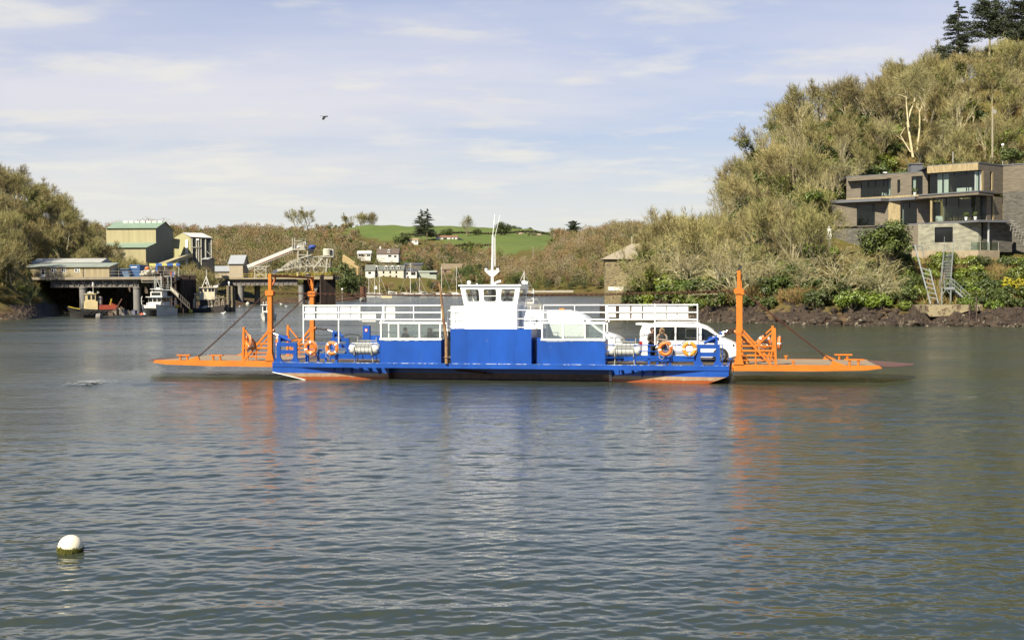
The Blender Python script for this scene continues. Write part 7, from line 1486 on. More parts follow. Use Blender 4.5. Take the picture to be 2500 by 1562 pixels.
t = thing('boat_rails', 'leaning steel boat rails with cross bars left of the hillside stair', 'rails', (X(2285, 140), 139, 3)); b = MB(); A0, A1 = V((X(2272, 138.4), 138.4, Zp(2272, 743, 138.4))), V((X(2233, 147), 147, Zp(2233, 600, 147))); B0, B1 = V((X(2291, 138.4), 138.4, Zp(2291, 741, 138.4))), V((X(2269, 143.2), 143.2, Zp(2269, 657, 143.2))); b.bar(A0, A1, .14); b.bar(B0, B1, .12)
part('rail', b, ST, t); b = MB()
for k_ in range(7): p = A0.lerp(A1, .12+k_*.082); q = B0.lerp(B1, .14+k_*.135); b.bar(p, q, .09)
part('cross_bar', b, ST, t); b = MB(); b.box(A1.x-.3, A1.x+.3, A1.y-.1, A1.y+.3, A1.z-.05, A1.z+.08); b.bar(A1, A1+V((1.1, .5, -.1)), .12); b.bar(A1+V((1.1, .5, -.1)), A1+V((1.3, .5, -1.4)), .08); part('winch_head', b, ST, t)
b = MB(); y = 134.4; zt, zb = Zp(2300, 745, y), Zp(2300, 772, y); pl = [(2261, 745), (2340, 744.5), (2368, 744), (2368, 757), (2345, 764), (2330, 764), (2322, 771), (2268, 773), (2262, 765)]; b.add([(X(px, y), y-(.25 if k_ > 3 else 0), Zp(px, py, y)) for k_, (px, py) in enumerate(pl)]+[(X(px, y), y+5.5, Zp(px, py, y)) for px, py in pl], [tuple(range(9))[::-1], tuple(range(9, 18))]+[(k_, (k_+1) % 9, 9+(k_+1) % 9, 9+k_) for k_ in range(9)]); single('concrete_plinth', 'stained pale concrete block on the rocks under the hillside stair', 'plinth', b, mat('stained_plinth', (.40, .33, .19), .9, var=.2, scale=1.2, bump=.5, bscale=8, col2=(.14, .09, .05), amt=.45, s2=1.1), (X(2310, y), y, 2))
b = MB(); b.prism([(X(2386, 134), 134), (X(2399, 134), 134), (X(2397, 134), 137), (X(2386, 134), 137)], [Zp(2390, 759, 134)]*4, [Zp(2390, 743, 134)]*4); single('concrete_stub', 'small pale concrete stub on the rocks right of the dark shore ladder', 'plinth', b, mat('stained_plinth', (.40, .33, .19)), (X(2392, 137), 137, 2))
t = thing('shore_ladder', 'dark weedy timber ladder going down the rocks to the water', 'ladder', (X(2375, 134), 134, 0)); b = MB(); L0, L1, R0, R1 = V((X(2368, 130.2), 130.2, Zp(2368, 795, 130.2))), V((X(2366.5, 133.2), 133.2, Zp(2366, 742, 133.2))), V((X(2385, 130.2), 130.2, Zp(2385, 795, 130.2))), V((X(2384, 133.2), 133.2, Zp(2384, 727, 133.2)))
b.bar(L0, L1, .12); b.bar(R0, R1, .12); part('side_post', b, PILE, t); b = MB()
for k_ in range(11): b.bar(L0.lerp(L1, k_/10.5), R0.lerp(R1, k_/12.5), .16, .06)
part('rung', b, PILE, t)
# poles, lamp, fence post on the upper slope
def pole(px, py0, py1, Y, r, lab, top=True):
    t = thing('utility_pole', lab, 'pole', (X(px, Y), Y, Zp(px, py1, Y))); b = MB(); b.cyl((X(px, Y), Y, Zp(px, py1, Y)-1.5), (X(px-.5, Y), Y, Zp(px, py0, Y)), r, 8, r*.8); part('shaft', b, mat('pole_wood', (.42, .36, .25), .9, var=.2), t)
    if top: b = MB(); b.box(X(px, Y), X(px, Y)+.45, Y-.25, Y, Zp(px, py0+18, Y), Zp(px, py0+9, Y)); part('transformer_box', b, RAILG, t)
pole(2421, 260, 362, 185, .16, 'tall pale wooden utility pole on the slope above the timber house')
t = thing('lamp_post', 'short lamp post with a round white head above the timber house', 'lamp post', (X(2446, 182), 182, Zp(2446, 385, 182))); b = MB(); b.cyl((X(2446, 182), 182, Zp(2446, 392, 182)-1), (X(2446, 182), 182, Zp(2446, 355, 182)), .08, 6); part('shaft', b, RAILG, t); b = MB(); b.sphere((X(2446, 182), 182, Zp(2446, 354, 182)), .22, 10, 6); part('lamp_head', b, WHITE, t)
b = MB(); b.cyl((X(2325, 180), 180, Zp(2325, 398, 180)), (X(2325, 180), 180, Zp(2325, 374, 180)), .1, 6); b.cyl((X(2325, 180), 180, Zp(2325, 374, 180)), (X(2325, 180), 180, Zp(2325, 371, 180)), .13, 6); single('fence_post', 'single pale post among brown bushes above the timber house roof', 'post', b, RAILG, (X(2325, 180), 180, Zp(2325, 385, 180)))
t = thing('garden_lamp', 'white post mounted lamp among bare trees left of the timber house', 'lamp post', (X(2024, 163), 163, Zp(2024, 590, 163))); b = MB(); b.box(X(2020, 163), X(2030, 163), 163, 163.4, Zp(2024, 585, 163), Zp(2024, 558, 163)); b.box(X(2022, 163), X(2026, 163), 163, 163.3, Zp(2024, 558, 163), Zp(2024, 552, 163)); part('cabinet', b, WHITE, t); b = MB(); b.cyl((X(2026, 163), 163.2, Zp(2024, 612, 163)), (X(2026, 163), 163.2, Zp(2024, 585, 163)), .12, 6); part('post', b, WHITE, t)
# notable trees of the right hill
for i_, (k_, px_, Y_, s_) in enumerate((('oak0', 1566, 178, 1.0), ('oak1', 1585, 176, 1.1), ('ivy0', 1600, 186, 1.0), ('dark0', 1560, 177, 1.2), ('green1', 1590, 171, 1.1), ('oak1', 1552, 179.5, .95), ('ivy1', 1575, 180.5, 1.1))): plant(k_, GP(px_, Y_)-V((0, 0, .1)), s_, ['spreading oak reaching over the right side of the stone boathouse', 'pale oak leaning out over the rocks just right of the boathouse', 'ivy clad tree rising behind the right end of the boathouse', 'dark shrub against the right corner of the stone boathouse', 'bright shrub at the rock edge right of the boathouse', 'gnarled oak in front of the right half of the stone boathouse', 'ivy clad tree hiding the right end of the boathouse roof'][i_], rs=random.Random(60+i_))
def gp(px, Y): return V((X(px, Y), Y, ground(X(px, Y), Y)))
def base(px, py, Y): return V((X(px, Y), Y, Zp(px, py, Y)))
plant('fir', base(2336, 175, 236), .92, 'dark pointed fir tree topping the hill at the right', 'tree', rs=random.Random(1), sz=1.0)
plant('pine', base(2412, 150, 236), 1.02, 'spreading dark pine right of the pointed fir on the hilltop', 'tree', rs=random.Random(2))
plant('pine', base(2490, 165, 232), 1.1, 'dark pine cut by the right edge of the photo on the hilltop', 'tree', rs=random.Random(3))
plant('holm', base(2165, 640, 149.5), 1.18, 'large dense dark evergreen in front of the timber house', 'tree', rs=random.Random(4), sz=.9)
plant('gorse', base(2482, 712, 138), 1.25, 'yellow flowering shrub above the rocks at the right edge', 'shrub', rs=random.Random(5))
plant('green1', base(1985, 500, 172), .95, 'pale yellow green shrub left of the timber house', 'shrub', rs=random.Random(6))
plant('green0', base(2020, 492, 176), .85, 'vivid green shrub touching the left end of the timber house', 'shrub', rs=random.Random(7))
plant('dark1', base(2470, 398, 174), 1.0, 'olive green conifer shaped bush behind the timber house roof', 'shrub', rs=random.Random(8))
def dead_tree():
    t = thing('bare_tree', 'tall forked bare tree with bright pale trunks on the slope', 'tree', base(2225, 378, 190)); B_ = lambda px, py, dy=0: base(px, py, 190+dy)
    b = MB(); b.smooth = True
    for pts, r in (([(2228, 385), (2219, 330), (2214, 300), (2222, 270), (2230, 250)], .36), ([(2217, 312), (2212, 265), (2210, 228)], .26), ([(2222, 372), (2205, 345), (2197, 330), (2208, 312)], .2), ([(2238, 368), (2243, 320), (2244, 290), (2241, 262)], .3), ([(2230, 250), (2232, 220), (2228, 190)], .14), ([(2243, 275), (2250, 255), (2248, 235)], .12), ([(2237, 265), (2236, 250)], .1), ([(2214, 240), (2195, 232), (2180, 234)], .09), ([(2205, 345), (2180, 325), (2170, 318)], .09), ([(2230, 250), (2244, 215), (2240, 180)], .1), ([(2210, 228), (2200, 195)], .1)):
        b.tube([B_(*p, dy=.4*i) for i, p in enumerate(pts)], [r*.62*(1-.6*i/(len(pts)-1)) for i in range(len(pts))], 6, False)
    part('trunk', b, mat('bright_pale_bark', (.60, .52, .30), .85, var=.2, scale=2), t)
    rs = random.Random(9); c = MB()
    for px, py in ((2228, 190), (2248, 235), (2240, 180), (2200, 195), (2180, 234), (2222, 205), (2236, 215), (2212, 215), (2170, 318), (2250, 210)):
        o_ = B_(px, py)
        for _ in range(260):
            d = V((rs.gauss(0, 1), rs.gauss(0, 1), rs.gauss(.6, .8))).normalized(); l = rs.uniform(.8, 2.2); s0 = o_+d*rs.uniform(0, .8)*1.2; w_ = V((rs.uniform(-1, 1), 0, rs.uniform(-1, 1))).normalized()*.022; c.add([s0-w_, s0+w_, s0+d*l], [(0, 1, 2)])
    part('crown', c, TWIGP, t)
dead_tree()
# ================================================================== FAR SHORE: VILLAGE, YACHTS, FIELDS
CRM = mat('cream_render', (.66, .62, .50), .8, var=.06); WHR = mat('white_render', (.76, .74, .68), .8, var=.05); SLR = mat('slate_roof', (.19, .20, .17), .7, var=.12); BRR = mat('brown_tile_roof', (.15, .11, .085), .8, var=.15); TIL = mat('tan_tile_roof', (.42, .30, .17), .8, var=.15); RDR = mat('red_brown_roof', (.30, .15, .09), .8, var=.12)
def house(name, label, px0, px1, Y, ybase, yeave, yridge, dep, wm, rm, rot=0, wins=(), chim=(), dorm=(), hip=False, wall_h=None, cat='house'):
    w = X(px1, Y)-X(px0, Y); z0 = Zp((px0+px1)/2, ybase, Y); ze = Zp((px0+px1)/2, yeave, Y)-z0; zr = Zp((px0+px1)/2, yridge, Y)-z0
    t = thing(name, label, cat, (0, 0, 0), Matrix.Translation((X(px0, Y), Y, z0)) @ Matrix.Rotation(rot, 4, 'Z'))
    b = MB(); b.prism([(0, 0), (w, 0), (w, dep), (0, dep)], -3, ze); b.add([(0.01, 0.01, ze), (.01, dep-.01, ze), (.01, dep/2, zr-.1), (w-.01, .01, ze), (w-.01, dep-.01, ze), (w-.01, dep/2, zr-.1)], [(0, 2, 1), (3, 4, 5)] if not hip else []); part('wall', b, wm, t)
    o = .4; h_ = dep*.45 if hip else -o; b = MB(); b.add([(-o, -o, ze-.1), (w+o, -o, ze-.1), (w-h_, dep/2, zr), (h_, dep/2, zr), (w+o, dep+o, ze-.1), (-o, dep+o, ze-.1)], [(0, 1, 2, 3), (3, 2, 4, 5), (1, 4, 2), (5, 0, 3)]); part('roof', b, rm, t)
    for (u, z, ww, hh) in wins: b = MB(); b.box(u*w-ww/2, u*w+ww/2, -.08, .02, z*ze-hh/2, z*ze+hh/2); part('window', b, WGL, t)
    for u in chim: b = MB(); b.box(u*w-.5, u*w+.5, dep/2-.5, dep/2+.5, zr-.8, zr+1.3); part('chimney', b, wm, t)
    for u in dorm:
        b = MB(); zm = lerp(ze, zr, .45); b.prism([(u*w-.9, dep*.1), (u*w+.9, dep*.1), (u*w+.9, dep*.45), (u*w-.9, dep*.45)], ze+.2, zm+.6); b.add([(u*w-1.1, dep*.06, zm+.5), (u*w+1.1, dep*.06, zm+.5), (u*w, dep*.06, zm+1.5), (u*w-1.1, dep*.5, zm+.5), (u*w+1.1, dep*.5, zm+.5), (u*w, dep*.5, zm+1.5)], [(0, 1, 2), (0, 2, 5, 3), (1, 4, 5, 2)]); b.mi = 1; b.box(u*w-.4, u*w+.4, dep*.1-.06, dep*.1, zm-.5, zm+.5); part('dormer', b, [WHR, WGL], t)
    return t
W4 = [(u, z, .9, 1.4) for u in (.12, .34, .56, .76) for z in (.74, .26)]
house('waterside_hotel', 'long cream waterside house with four white dormers on a slate roof', 912, 986, 690, 681, 659, 647, 11, CRM, SLR, wins=W4, dorm=(.1, .42, .62, .82), chim=())
b_ = house('gable_wing', 'white gable end wing at the left of the long dormered house', 893, 916, 688, 672, 660, 646, 8, WHR, SLR, wins=((.45, .5, 1.6, 1.2),)); 
house('slate_house', 'white house with a dark slate roof right of the dormered house', 985, 1018, 692, 682, 661, 652, 10, WHR, mat('dark_slate_roof', (.11, .115, .13), .6), wins=((.3, .7, 1.0, 1.3), (.75, .68, 2.6, 1.8), (.35, .25, .9, 1.2)), hip=True)
house('low_wing', 'long low pale building with a flat looking roof right of the slate roofed house', 1018, 1066, 695, 672, 664, 661, 6, mat('pale_green_wall', (.50, .54, .44), .8), mat('pale_green_roof', (.48, .52, .44), .7), wins=((.85, .5, 4.5, 1.0),))
house('conservatory_house', 'small white gabled house with tall windows on the hill left', 874, 906, 800, 626, 619, 612, 7, WHR, mat('white_roof', (.66, .65, .60), .7), wins=[(u, .5, .9, 1.8) for u in (.14, .26, .38, .48, .78, .9)])
house('brown_roofed_house', 'house with a big brown tiled roof and a white gable among trees', 921, 974, 810, 630, 620, 606, 12, WHR, BRR, wins=((.6, .5, 2.2, 1.2), (.85, .4, 1.6, 1.2)), chim=(.12,), dorm=(.55,))
house('hill_bungalow', 'long white bungalow with a red brown roof alone on the green hill', 1066, 1118, 1060, 586, 579, 574.5, 9, WHR, RDR, wins=[(u, .5, 1.1, 1.2) for u in (.36, .42, .48, .7, .85)])
house('tan_bungalow', 'low house with a tan roof beside tall dark conifers on the hill', 996, 1022, 1030, 593, 586, 581, 8, WHR, TIL, wins=((.8, .5, 1.5, .9),))
house('garden_house', 'low dark roofed house with a white gable above the slate house', 987, 1032, 760, 652, 646, 641.5, 8, mat('grey_boards', (.16, .15, .14), .8), mat('dark_slate_roof', (.11, .115, .13)), wins=((.2, .5, 2.5, .9),))
house('tan_roofed_cottage', 'cottage with a broad tan roof behind yellow bushes', 1078, 1127, 745, 668, 657, 643, 11, mat('red_gable', (.34, .22, .15), .8), mat('dull_tan_roof', (.26, .20, .12), .8, var=.2), wins=((.2, .5, 1.4, 1.2), (.6, .5, 2.0, 1.2)))
t = thing('retaining_wall', 'sandy yellow retaining wall stepping down the far hillside', 'wall', (X(850, 640), 640, 15)); b = MB(); b.bar(P(838, 628, 560)+V((0,0,-.5)), P(866, 645, 545)+V((0,0,-1)), .8, 3.4); part('upper_wall', b, mat('sandy_wall', (.55, .40, .18), .9, var=.2), t); b = MB(); b.bar(P(848, 648, 545), P(876, 662, 530), .8, 3.6); part('lower_wall', b, mat('sandy_wall', (.55, .40, .18)), t)
for i, (px, Y, col, lab) in enumerate(((1122, 1058, (.05, .05, .06), 'dark car parked right of the white hill bungalow'), (1127, 1058, (.12, .12, .13), 'grey car at the end of the hill bungalow drive'))):
    b = MB(); b.box(-2, 2, -.8, .8, .3, .85); b.prismy([(-1.5, .85), (1.3, .85), (.7, 1.4), (-1.1, 1.4)], -.7, .7); b.mi = 1
    for x in (-1.2, 1.2): b.cyl((x, -.82, .33), (x, .82, .33), .33, 10)
    single('parked_car', lab, 'car', b, [mat('pc%d' % i, col, .3), BLACK], M=Matrix.Translation((X(px, Y), Y, ground(X(px, Y), Y)+.1)))
# yachts and motor boats along the far shore
def yacht(px, Y, Ls, ytop, lab, tilt=0, head=0., hullc=BWH, boom=True):
    z = Zp(px, ytop, Y); t = thing('sailing_yacht', lab, 'yacht', (0, 0, 0), boatM(px, Y, head) @ Matrix.Rotation(tilt, 4, 'X'), 'yachts moored along the far shore')
    b = MB(); hull_loft(b, Ls, Ls*.3, 1.0, .5, .3); part('hull', b, hullc, t); b = MB(); b.prism([(-Ls*.2, -Ls*.1), (Ls*.2, -Ls*.08), (Ls*.2, Ls*.08), (-Ls*.2, Ls*.1)], 1.0, 1.6); part('cabin', b, BWH, t)
    b = MB(); b.tube([(Ls*.05, 0, 1), (Ls*.05, 0, z)], [.16, .11], 6); b.bar((Ls*.05, -1.0, z*.62), (Ls*.05, 1.0, z*.62), .09); part('mast', b, BWH, t)
    b = MB(); b.tube([(Ls*.05, 0, 1.9), (-Ls*.38, 0, 2.0)], .13, 6); b.tube([(Ls*.05, 0, z*.98), (Ls*.5, 0, 1.2)], .07, 4); b.tube([(Ls*.05, 0, z*.98), (-Ls*.48, 0, 1.0)], .04, 4); part('rigging', b, mat('rigging_grey', (.55, .53, .47), .6), t)
for i, a in enumerate(((899, 585, 9, 674, 'yacht with a bare mast nearest the round rusty dolphin', .3), (913, 600, 9, 672, 'yacht moored second from the round dolphin', .2), (925, 590, 10, 668, 'tall masted yacht beside a small white signal board', .5), (1000, 590, 11, 641, 'yacht with the tallest mast in front of the slate house', .35), (1023, 595, 8, 676, 'small yacht with a blue and yellow sail cover', .2), (1076, 590, 11, 650, 'yacht with a raked forestay behind the rusty exhaust pipe', .15), (1113, 610, 10, 650, 'yacht mast showing against bushes left of the wheelhouse', .4))): yacht(a[0], a[1], a[2], a[3], a[4], 0, a[5]*(1 if i % 2 else -1))
yacht(1284, 240, 6.5, 662, 'small white yacht anchored behind the wheelhouse ladder', 0, radians(200))
for i, (px, Y, L_, lab, sc) in enumerate(((960, 585, 9.5, 'grey white motor cruiser afloat in front of the dormered house', 1), (868, 600, 7, 'small white motor cruiser left of the round dolphin', .9), (1036, 600, 7.5, 'white motor boat with an orange stripe beside the small yacht', .9), (985, 605, 8, 'low white launch between the cruiser and the tallest mast', .7))):
    t = thing('motor_cruiser', lab, 'boat', (0, 0, 0), boatM(px, Y, radians(185 if i % 2 else 8))); b = MB(); hull_loft(b, L_, L_*.33, 1.2*sc, .6, .5); part('hull', b, BWH, t); b = MB(); b.prism([(-L_*.25, -1), (L_*.2, -.8), (L_*.2, .8), (-L_*.25, 1)], 1.2*sc, [2.9*sc, 2.2*sc, 2.2*sc, 2.9*sc]); b.tube([(-L_*.2, 0, 2.8*sc), (-L_*.22, 0, 4.2*sc)], .08, 5); part('cabin', b, BWH, t); b = MB(); b.box(-L_*.2, L_*.12, -1.02, -.99, 1.6*sc, 2.1*sc); part('window', b, WGL, t)
b = MB(); b.prism([(X(871, 590), 590), (X(975, 596), 596), (X(975, 596), 598), (X(871, 590), 592)], -.2, .7); single('marina_pontoon', 'long pale floating pontoon below the moored yachts', 'pontoon', b, mat('pale_pontoon', (.58, .53, .44), .8), (X(920, 593), 593, 0))
b = MB(); b.prism([(X(1190, 610), 610), (X(1400, 612), 612), (X(1400, 612), 613), (X(1190, 610), 611)], 1.6, 2.6); single('quay_wall', 'thin pale quay edge along the far muddy bank', 'wall', b, mat('pale_pontoon', (.58, .53, .44)), (X(1300, 611), 611, 1.6))
b = MB(); b.prism([(X(932, 525), 525), (X(957, 525), 525), (X(956, 525), 527.5), (X(933, 525), 527.5)], -.3, .95); b.box(X(940, 525), X(942, 525), 526, 526.3, .95, 1.5); b.box(X(950, 525), X(952, 525), 526, 526.3, .95, 1.5); single('work_raft', 'pale yellow square raft floating in mid river', 'raft', b, mat('raft_yellow', (.70, .60, .36), .7), (X(944, 525), 525, 0))
t = thing('channel_mark', 'white square topped channel marker post near the yachts', 'marker', (X(918, 560), 560, 0)); b = MB(); b.cyl((X(918, 560), 560, -1), (X(918, 560), 560, Zp(918, 706, 560)), .15, 6); part('post', b, DARKM, t); b = MB(); b.prism([(X(916, 560), 560), (X(921, 560), 560), (X(921, 560), 560.6), (X(916, 560), 560.6)], Zp(918, 706, 560), Zp(918, 700, 560)); b.prism([(X(917, 560), 560), (X(920, 560), 560), (X(920, 560), 560.5), (X(917, 560), 560.5)], Zp(918, 700, 560), Zp(918, 698, 560)); part('topmark', b, WHITE, t)
t = thing('tide_marker', 'thin white post standing in the shallows right of the second jetty', 'marker', (X(836, 395), 395, 0)); b = MB(); b.cyl((X(836, 395), 395, 0), (X(836, 395), 395, Zp(836, 708, 395)), .12, 6); part('post', b, RAILG, t); b = MB(); b.sphere((X(836, 395), 395, Zp(836, 706, 395)), .35, 8, 6); part('topmark', b, WHITE, t)
# ---- cows on the upper pasture
rs = random.Random(12)
for i in range(14):
    px = [1266, 1271, 1276, 1284, 1291, 1296, 1299, 1303, 1306, 1309, 1313, 1317, 1322, 1326][i]; Y = 1180+rs.uniform(-25, 40); col = [(.04, .035, .03), (.62, .50, .36), (.10, .07, .05)][rs.randrange(3)]; nm = {.04: 'black', .62: 'pale', .10: 'brown'}[col[0]]
    b = MB(); b.tube([(-1.0, 0, 1.05), (-.6, 0, 1.15), (.2, 0, 1.1), (.8, 0, 1.18), (1.15, 0, 1.25), (1.5, 0, .9), (1.75, 0, .55)], [.25, .42, .45, .38, .24, .2, .12], 8)
    for x in (-.75, .65):
        for y in (-.22, .22): b.tube([(x, y, 1.0), (x+.05, y, .5), (x, y, 0)], [.15, .09, .07], 5)
    b.tube([(-1.0, 0, 1.2), (-1.12, 0, .6)], [.05, .04], 4); b.box(1.2, 1.3, -.28, .28, 1.22, 1.3)
    single('cow', '%s cow grazing on the bright upper pasture' % nm, 'cow', b, mat('cow_'+nm, col, .9), M=Matrix.Translation((X(px, Y), Y, ground(X(px, Y), Y))) @ Matrix.Rotation(rs.uniform(0, 6.28), 4, 'Z') @ Matrix.Scale(1.4, 4), group='%s cows on the pasture' % nm)
# ---- far woods: thousands of crowns reading as one mass
def far_wood(name, label, seed, n, gen, mats, leafy=.2):
    rs = np.random.RandomState(seed); VS = []; FS = []; MI = []; nv = 0
    for _ in range(n):
        g = gen(rs)
        if g is None: continue
        px, Y, H, kind = g; x = X(px, Y); z = ground(x, Y); k_ = int(170+120*(600/Y)); R = H*.36*rs.uniform(.75, 1.25); d = rs.normal(0, 1, (k_, 3)); d /= np.linalg.norm(d, axis=1)[:, None]; r = (rs.rand(k_)**.45)[:, None]
        c = d*r*np.array([R, R, H*.42])+np.array([x, Y, z+H*.56]); s = (.0026*Y**.82)*rs.uniform(.5, 1.2, (k_, 1))*.33
        if kind == 0: e = rs.normal(0, .45, (k_, 3))+d*.9+np.array([0, 0, .9]); e /= np.linalg.norm(e, axis=1)[:, None]; L_ = s*4.6; w_ = s*.78
        else: e = rs.normal(0, 1, (k_, 3)); e /= np.linalg.norm(e, axis=1)[:, None]; L_ = s*2.0; w_ = s*1.6
        q = np.cross(e, rs.normal(0, 1, (k_, 3))); q /= np.linalg.norm(q, axis=1)[:, None]
        tri = np.stack([c-q*w_-e*L_*.5, c+q*w_-e*L_*.5, c+e*L_*.5], 1).reshape(-1, 3); VS.append(tri); m_ = np.full(k_, kind)
        if kind == 0:
            tv = rs.randint(0, 5); m_[:] = [0, 3, 4, 5, 0][tv]; m_[rs.rand(k_) < (leafy*.6 if rs.rand() < .3 else 0)] = 1
        MI.append(m_); nv += k_
    co = np.concatenate(VS); mi = np.concatenate(MI); me = bpy.data.meshes.new(name); me.vertices.add(len(co)); me.vertices.foreach_set('co', co.astype(np.float32).ravel()); me.loops.add(len(co)); me.loops.foreach_set('vertex_index', np.arange(len(co), dtype=np.int32)); me.polygons.add(nv); me.polygons.foreach_set('loop_start', np.arange(0, len(co), 3, dtype=np.int32))
    for m in mats: me.materials.append(m)
    me.polygons.foreach_set('material_index', mi.astype(np.int32)); me.update(); o = bpy.data.objects.new(name, me); COL.objects.link(o); props(o, label, 'wood', kind='stuff')
fm = [mat('far_bare_twigs', (.32, .235, .12), .95, var=.3, scale=.05), mat('far_green', (.13, .16, .028), .9, var=.35, scale=.06), mat('far_dark_green', (.060, .080, .024), .9, var=.3, scale=.06), mat('far_bare_twigs_grey', (.40, .33, .20), .95, var=.25, scale=.05), mat('far_olive_twigs', (.27, .24, .085), .95, var=.25, scale=.05), mat('far_russet_twigs', (.36, .225, .105), .95, var=.25, scale=.05)]
clear = [(868, 910, 770, 815), (915, 980, 780, 820), (1055, 1130, 1000, 1062), (988, 1028, 990, 1035), (984, 1035, 735, 765), (1074, 1132, 680, 762), (884, 1070, 655, 705)]
def genA(rs):
    px = rs.uniform(225, 1500); Y = rs.uniform(375, 1400)**1.0
    if in_field(px, Y) > 0: return None
    if any(a-4 < px < c and d0 < Y < d1 for a, c, d0, d1 in clear): return None
    if 380 < px < 870 and Y > 430 and clearing(px, Y) and rs.rand() < .92: return None
    x = X(px, Y); z = ground(x, Y)
    if z < 3.2 or (px < 330 and Y < 420): return None
    if Y < 420 and px < 560: return None
    if 868 < px < 1180 and Y < 880 and rs.rand() < .55: return None
    if 880 < px < 1340 and Y > np.interp(px, [880, 1000, 1060, 1130, 1190, 1250, 1340], [1105, 1090, 1068, 1012, 965, 935, 928])-60: return None
    r = rs.rand(); kind = 0 if r < .72 else (1 if r < .92 else 2); H = rs.uniform(7, 12)*(1 if kind == 0 else .7)*(.75 if Y > 900 else 1)
    if 300 < px < 860 and rs.rand() < .22: kind = 1; H *= .6
    return px, Y, H, kind
far_wood('far_wood', 'leafless brown woodland covering the far hillsides', 21, 2900, genA, fm)
def genB(rs):
    px = rs.uniform(320, 900); Y = rs.uniform(262, 460); x = X(px, Y); z = ground(x, Y)
    if z < 2.4: return None
    if 250 < px < 525 and 300 < Y < 378: return None
    if 250 < px < 400 and Y > 290: return None
    if 515 < px < 830 and Y < 352: return None
    r = rs.rand(); kind = 0 if r < .72 else (1 if r < .9 else 2); return px, Y, rs.uniform(6, 10)*(.7 if kind else 1), kind
far_wood('shore_thicket', 'bushes and small bare trees filling the bank behind the jetties', 22, 520, genB, fm, .5)
def genC(rs):
    px = rs.uniform(850, 1520); x0 = 0; Y = rs.uniform(598, 690); x = X(px, Y); z = ground(x, Y)
    if z < 1.6 or any(a-4 < px < c and d0 < Y < d1 for a, c, d0, d1 in clear): return None
    r = rs.rand(); kind = 0 if r < .45 else (1 if r < .8 else 2); return px, Y, rs.uniform(3.5, 6.5)*(1.25 if px > 1180 else .85), kind
far_wood('waterside_scrub', 'green and brown scrub along the far waterline', 23, 520, genC, fm, .5)
def genD(rs):
    px = rs.uniform(1190, 1600); Y = rs.uniform(625, 830); x = X(px, Y); z = ground(x, Y)
    if z < 4: return None
    if px < 1345 and Y > 760: return None
    r = rs.rand(); kind = 0 if r < .86 else (1 if r < .97 else 2); return px, Y, rs.uniform(8, 13), kind
def genE(rs):
    px = rs.uniform(862, 1200); Y = rs.uniform(650, 1010); x = X(px, Y); z = ground(x, Y)
    if z < 2 or in_field(px, Y) or any(a-2 < px < c and d0-2 < Y < d1 for a, c, d0, d1 in clear): return None
    if any(a < px < c and d0-45 < Y <= d0 for a, c, d0, d1 in clear): return px, Y, rs.uniform(1.2, 2.2), 1 if rs.rand() < .6 else 2
    r = rs.rand(); return px, Y, rs.uniform(2, 6), 0 if r < .35 else (1 if r < .8 else 2)
far_wood('garden_shrubs', 'green garden shrubs and hedges between the far shore houses', 25, 620, genE, fm, .5)
far_wood('point_wood', 'brown bare wood on the point behind the stone boathouse', 24, 620, genD, fm)
# hedges between the fields
HED = mat('hedge_brown', (.085, .065, .03), .95, var=.4, scale=.2)
def hedge(lab, pts, h):
    b = MB(); rs = random.Random(len(lab))
    for (a, ya), (c, yc) in zip(pts[:-1], pts[1:]):
        n = int(abs(c-a)/1.6)+2
        for i in range(n):
            px = lerp(a, c, i/n); Y = lerp(ya, yc, i/n); g = GP(px, Y); hh = h*rs.uniform(.7, 1.25)
            for _ in range(9): d = V((rs.uniform(-1.3, 1.3), rs.uniform(-.8, .8), rs.uniform(-.2, 1)*hh)); e = V((rs.uniform(-1, 1), rs.uniform(-1, 1), rs.uniform(-1, 1))).normalized()*.8; w = e.orthogonal().normalized()*.55; b.add([g+d-e, g+d+w, g+d+e, g+d-w], [(0, 1, 2, 3)])
    single('hedge', lab, 'hedge', b, HED)
hedge('thin brown hedge along the skyline of the green hill', [(840, 1335), (1100, 1372), (1340, 1380)], 2.2)
hedge('dark hedge crossing the hill between the upper and lower pasture', [(980, 1150), (1060, 1135), (1180, 1172), (1345, 1230)], 1.6)
hedge('low hedge below the white hill bungalow', [(1062, 1020), (1130, 1010), (1200, 1000)], 1.2)
